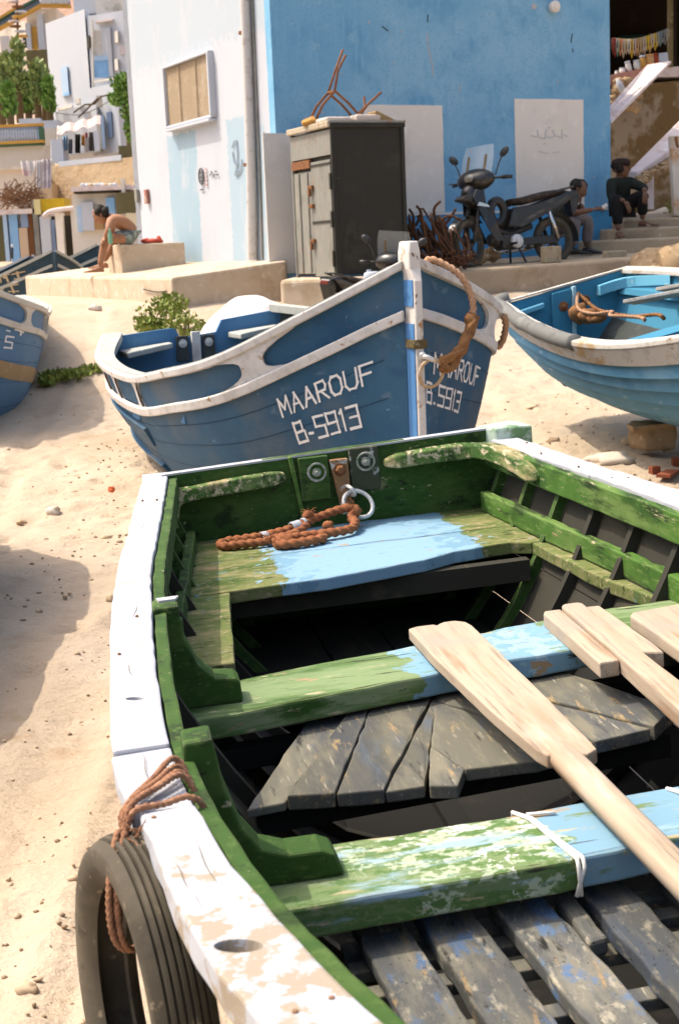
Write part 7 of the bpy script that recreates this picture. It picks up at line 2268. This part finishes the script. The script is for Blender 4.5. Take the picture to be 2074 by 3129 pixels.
# --- man 2: crouched behind the motorbike reading his phone
m2_ = thing('person', 'man in a dark tee and grey trousers crouched behind the motorbike holding a phone', 'person', tuple(P(1745, 775, 18.2)))
D2 = 18.15
hip2 = P(1700, 700, D2 + .15)
ch2_, nk2 = P(1722, 628, D2), P(1746, 604, D2)
kA, kB = P(1798, 664, D2 - .10), P(1775, 672, D2 + .22)
aA, aB = P(1790, 756, D2 - .05), P(1748, 758, D2 - .15)
kB2 = P(1758, 672, D2 - .25)
J2 = {'pelvis': (hip2, (.14, .12)), 'waist': (P(1708, 668, D2 + .1), (.13, .11)), 'chest': (ch2_, (.125, .11)), 'nk0': (P(1738, 612, D2), .085), 'nk': (P(1752, 600, D2), .055), 'sk': (P(1762, 588, D2), .05),
      'sA': (P(1728, 628, D2 - .18), .07), 'eA': (P(1752, 652, D2 - .28), .045), 'wA': (P(1812, 640, D2 - .22), .030), 'sB': (P(1738, 622, D2 + .18), .07), 'eB': (P(1782, 648, D2 + .10), .045), 'wB': (P(1770, 622, D2 + .02), .032),
      'hA': (hip2 + Vector((.06, -.10, .02)), .095), 'kA': (kA, .066), 'cA': (kA.lerp(aA, .35), .056), 'aA': (aA, .038), 'hB': (hip2 + Vector((.02, -.16, .02)), .095), 'kB': (kB2, .066), 'cB': (kB2.lerp(aB, .35), .056), 'aB': (aB, .038)}
E2 = [('pelvis', 'waist'), ('waist', 'chest'), ('chest', 'nk0'), ('nk0', 'nk'), ('nk', 'sk'), ('chest', 'sA'), ('sA', 'eA'), ('eA', 'wA'), ('chest', 'sB'), ('sB', 'eB'), ('eB', 'wB'), ('pelvis', 'hA'), ('hA', 'kA'), ('kA', 'cA'), ('cA', 'aA'), ('pelvis', 'hB'), ('hB', 'kB'), ('kB', 'cB'), ('cB', 'aB')]
hd2 = P(1767, 580, D2)


def x2(mb):
    head(mb, hd2, (.78, -.35, -.52), (.45, 0, .9))
    hand(mb, J2['wA'][0], (1, .0, .12), (0, -.5, .8), 1, .8)
    hand(mb, J2['wB'][0], (.1, -.3, .9), (.8, -.4, 0), 1, 1.2)


for k_ in ('pelvis', 'waist', 'chest', 'sA', 'sB', 'hA', 'hB', 'kA', 'kB', 'cA', 'cB'):
    r_ = J2[k_][1]
    J2[k_] = (J2[k_][0], tuple(q * .76 for q in r_) if isinstance(r_, tuple) else r_ * .76)
skin('body', J2, E2, 'pelvis', M_skin2, m2_, 2, x2)
hb = MB()
for k in range(9):
    hb.rock(hd2 + Vector((random.uniform(-.06, .055), random.uniform(-.05, .05), random.uniform(.035, .085))), .062, k + 20, 8, 6, .35)
build('hair', hb, M_hair, m2_, world=True, smooth_=True)
g = {k: (J2[k][0], (J2[k][1][0] / .76 + .022, J2[k][1][1] / .76 + .022) if isinstance(J2[k][1], tuple) else J2[k][1] / .76 + .018) for k in ('pelvis', 'waist', 'chest', 'nk0', 'sA', 'sB')}
g['uA'] = (J2['sA'][0].lerp(J2['eA'][0], .55), .066)
g['uB'] = (J2['sB'][0].lerp(J2['eB'][0], .55), .066)
skin('tee_shirt', g, [('pelvis', 'waist'), ('waist', 'chest'), ('chest', 'nk0'), ('chest', 'sA'), ('sA', 'uA'), ('chest', 'sB'), ('sB', 'uB')], 'pelvis', mat('dark_tee', (.05, .06, .05), .9, [((.14, .15, .13), 4, .55, .7)]), m2_, 2)
g = {'w': (hip2 + Vector((0, 0, .03)), (.155, .135)), 'hA': (J2['hA'][0], .108), 'kA': (kA, .09), 'cA': (kA.lerp(aA, .4), .08), 'aA': (kA.lerp(aA, .90), .066), 'hB': (J2['hB'][0], .108), 'kB': (kB2, .09), 'cB': (kB2.lerp(aB, .4), .074), 'aB': (kB2.lerp(aB, .90), .062)}
skin('trousers', g, [('w', 'hA'), ('hA', 'kA'), ('kA', 'cA'), ('cA', 'aA'), ('w', 'hB'), ('hB', 'kB'), ('kB', 'cB'), ('cB', 'aB')], 'w', mat('grey_trousers', (.15, .132, .13), .95, [((.11, .095, .09), 9, .5, .68)]), m2_, 2)
for a_, tx in ((aA, .9), (aB, .8)):
    mb = MB()
    foot(mb, a_ + Vector((0, 0, .0)), a_ + Vector((.22 * tx, -.05, -.085)), 1.12)
    build('shoe', mb, M_black, m2_, world=True, smooth_=True)
t = thing('phone', 'pale phone held out in the hand of the crouching man', 'phone', tuple(J2['wA'][0] + Vector((.12, 0, .03))))
build('phone_body', MB().box(J2['wA'][0] + Vector((.135, -.01, .035)), (.075, .012, .04), Matrix.Rotation(R(-30), 3, 'Y')), mat('phone_white', (.55, .53, .5), .4), t, world=True, bevel=.004)

# --- man 3: dark clothes and cap on the steps, looking right
m3 = thing('person', 'man in dark clothes and a cap sitting on the steps, looking to the right', 'person', tuple(P(1900, 665, 19.0)))
D3 = 18.95
hip3 = P(1888, 640, D3 + .15)
kL, kR = P(1880, 606, D3 - .32), P(1960, 590, D3 - .15)
aL, aR = P(1888, 706, D3 - .40), P(1962, 672, D3 - .10)
ch3, nk3 = P(1893, 560, D3 + .05), P(1895, 536, D3 + .03)
J3 = {'pelvis': (hip3, (.145, .125)), 'waist': (P(1889, 606, D3 + .12), (.12, .10)), 'chest': (ch3 - Vector((0, 0, .03)), (.13, .10)), 'nk0': (P(1894, 547, D3 + .04), .075), 'nk': (P(1895, 532, D3 + .02), .055), 'sk': (P(1896, 522, D3), .05),
      'sL': (P(1866, 558, D3 - .04), .066), 'eL': (P(1866, 606, D3 - .15), .047), 'wL': (P(1906, 614, D3 - .42), .032), 'sR': (P(1924, 556, D3 + .05), .066), 'eR': (P(1968, 576, D3 - .10), .047), 'wR': (P(1966, 584, D3 - .22), .034),
      'hL': (hip3 + Vector((-.03, -.10, .02)), .098), 'kL': (kL, .068), 'cL': (kL.lerp(aL, .35), .057), 'aL': (aL, .038), 'hR': (hip3 + Vector((.08, -.08, .02)), .098), 'kR': (kR, .068), 'cR': (kR.lerp(aR, .35), .057), 'aR': (aR, .038)}
E3 = [('pelvis', 'waist'), ('waist', 'chest'), ('chest', 'nk0'), ('nk0', 'nk'), ('nk', 'sk'), ('chest', 'sL'), ('sL', 'eL'), ('eL', 'wL'), ('chest', 'sR'), ('sR', 'eR'), ('eR', 'wR'), ('pelvis', 'hL'), ('hL', 'kL'), ('kL', 'cL'), ('cL', 'aL'), ('pelvis', 'hR'), ('hR', 'kR'), ('kR', 'cR'), ('cR', 'aR')]
hd3 = P(1898, 516, D3)


def x3(mb):
    head(mb, hd3, (.93, -.38, 0), (0, 0, 1))
    hand(mb, J3['wL'][0], (.45, -.1, -.75), (.5, -.7, .3), 1.15, .5)
    hand(mb, J3['wR'][0], (.05, -.35, -.9), (.3, -.9, .2), 1.15, .5)
    foot(mb, aL, aL + Vector((.02, -.25, -.085)))
    foot(mb, aR, aR + Vector((.22, -.12, -.085)))


for k_ in ('pelvis', 'waist', 'chest', 'sL', 'sR', 'eL', 'eR', 'hL', 'hR', 'kL', 'kR', 'cL', 'cR'):
    r_ = J3[k_][1]
    J3[k_] = (J3[k_][0], tuple(q * .76 for q in r_) if isinstance(r_, tuple) else r_ * .76)
skin('body', J3, E3, 'pelvis', M_skin2, m3, 2, x3)
hb = MB()
for k in range(7):
    hb.rock(hd3 + Vector((random.uniform(-.08, -.02), random.uniform(-.05, .06), random.uniform(-.02, .06))), .058, k + 40, 8, 6, .35)
build('hair', hb, M_hair, m3, world=True, smooth_=True)
mb = MB()
fd = Vector((.93, -.38, 0)).normalized()
sd3 = Vector((-fd.y, fd.x, 0))
rows = []
for z, w in ((.035, .098), (.06, .112), (.09, .112), (.12, .09), (.135, .045)):
    rows.append([hd3 - fd * .012 + (fd * math.cos(a) * 1.12 + sd3 * math.sin(a) * .92) * w + Vector((0, 0, z)) for a in [2 * math.pi * j / 18 for j in range(18)]])
mb.grid(rows, close=True, caps=True)
mb.grid([[hd3 + fd * (.075 + .085 * t) + sd3 * (.075 * s * (1 - .35 * t * t)) + Vector((0, 0, .048 - .018 * t + dz)) for s in (-1, -.5, 0, .5, 1)] for t, dz in ((0, 0), (.5, .004), (1, 0), (1, -.008), (0, -.008))])
build('cap', mb, mat('dark_cap', (.028, .018, .015), .9), m3, world=True, smooth_=True)
g = {k: (J3[k][0], (J3[k][1][0] / .76 + .022, J3[k][1][1] / .76 + .022) if isinstance(J3[k][1], tuple) else J3[k][1] / .76 + .016) for k in ('pelvis', 'waist', 'chest', 'nk0', 'sL', 'eL', 'sR', 'eR')}
g['fL'] = (J3['eL'][0].lerp(J3['wL'][0], .85), .046)
g['fR'] = (J3['eR'][0].lerp(J3['wR'][0], .6), .05)
skin('jacket', g, [('pelvis', 'waist'), ('waist', 'chest'), ('chest', 'nk0'), ('chest', 'sL'), ('sL', 'eL'), ('eL', 'fL'), ('chest', 'sR'), ('sR', 'eR'), ('eR', 'fR')], 'pelvis', mat('dark_jacket', (.012, .016, .012), .9, [((.02, .024, .02), 7, .5, .7)]), m3, 2)
g = {'w': (hip3 + Vector((0, 0, .0)), (.16, .14)), 'hL': (J3['hL'][0], .112), 'kL': (kL, .092), 'cL': (kL.lerp(aL, .4), .082), 'aL': (kL.lerp(aL, .84), .066), 'hR': (J3['hR'][0], .112), 'kR': (kR, .092), 'cR': (kR.lerp(aR, .4), .078), 'aR': (kR.lerp(aR, .84), .066)}
skin('trousers', g, [('w', 'hL'), ('hL', 'kL'), ('kL', 'cL'), ('cL', 'aL'), ('w', 'hR'), ('hR', 'kR'), ('kR', 'cR'), ('cR', 'aR')], 'w', mat('black_trousers', (.008, .007, .007), .95), m3, 2)
for a_, dx, dy in ((aL, .02, -.2), (aR, .18, -.1)):
    d_ = Vector((dx, dy, 0)).normalized()
    s_ = Vector((-d_.y, d_.x, 0))
    mb = MB().prism([tuple((Vector((a_.x, a_.y, 0)) + d_ * t + s_ * w)[:2]) for t, w in ((-.07, -.03), (-.08, 0), (-.07, .03), (.08, .045), (.19, .04), (.21, 0), (.19, -.04), (.08, -.045))], a_.z - .105, a_.z - .085)
    mb.grid([[Vector((a_.x, a_.y, a_.z - .088)) + d_ * (.06 + .06 * t) + s_ * .048 * math.cos(b) + Vector((0, 0, .062 * math.sin(b) * (1 - .3 * t))) for b in frange(0, math.pi, 8)] for t in (0, .5, 1)])
    build('sandal', mb, mat('pale_sandal', (.26, .2, .15), .8) if 'pale_sandal' not in MATS else MATS['pale_sandal'], m3, world=True)
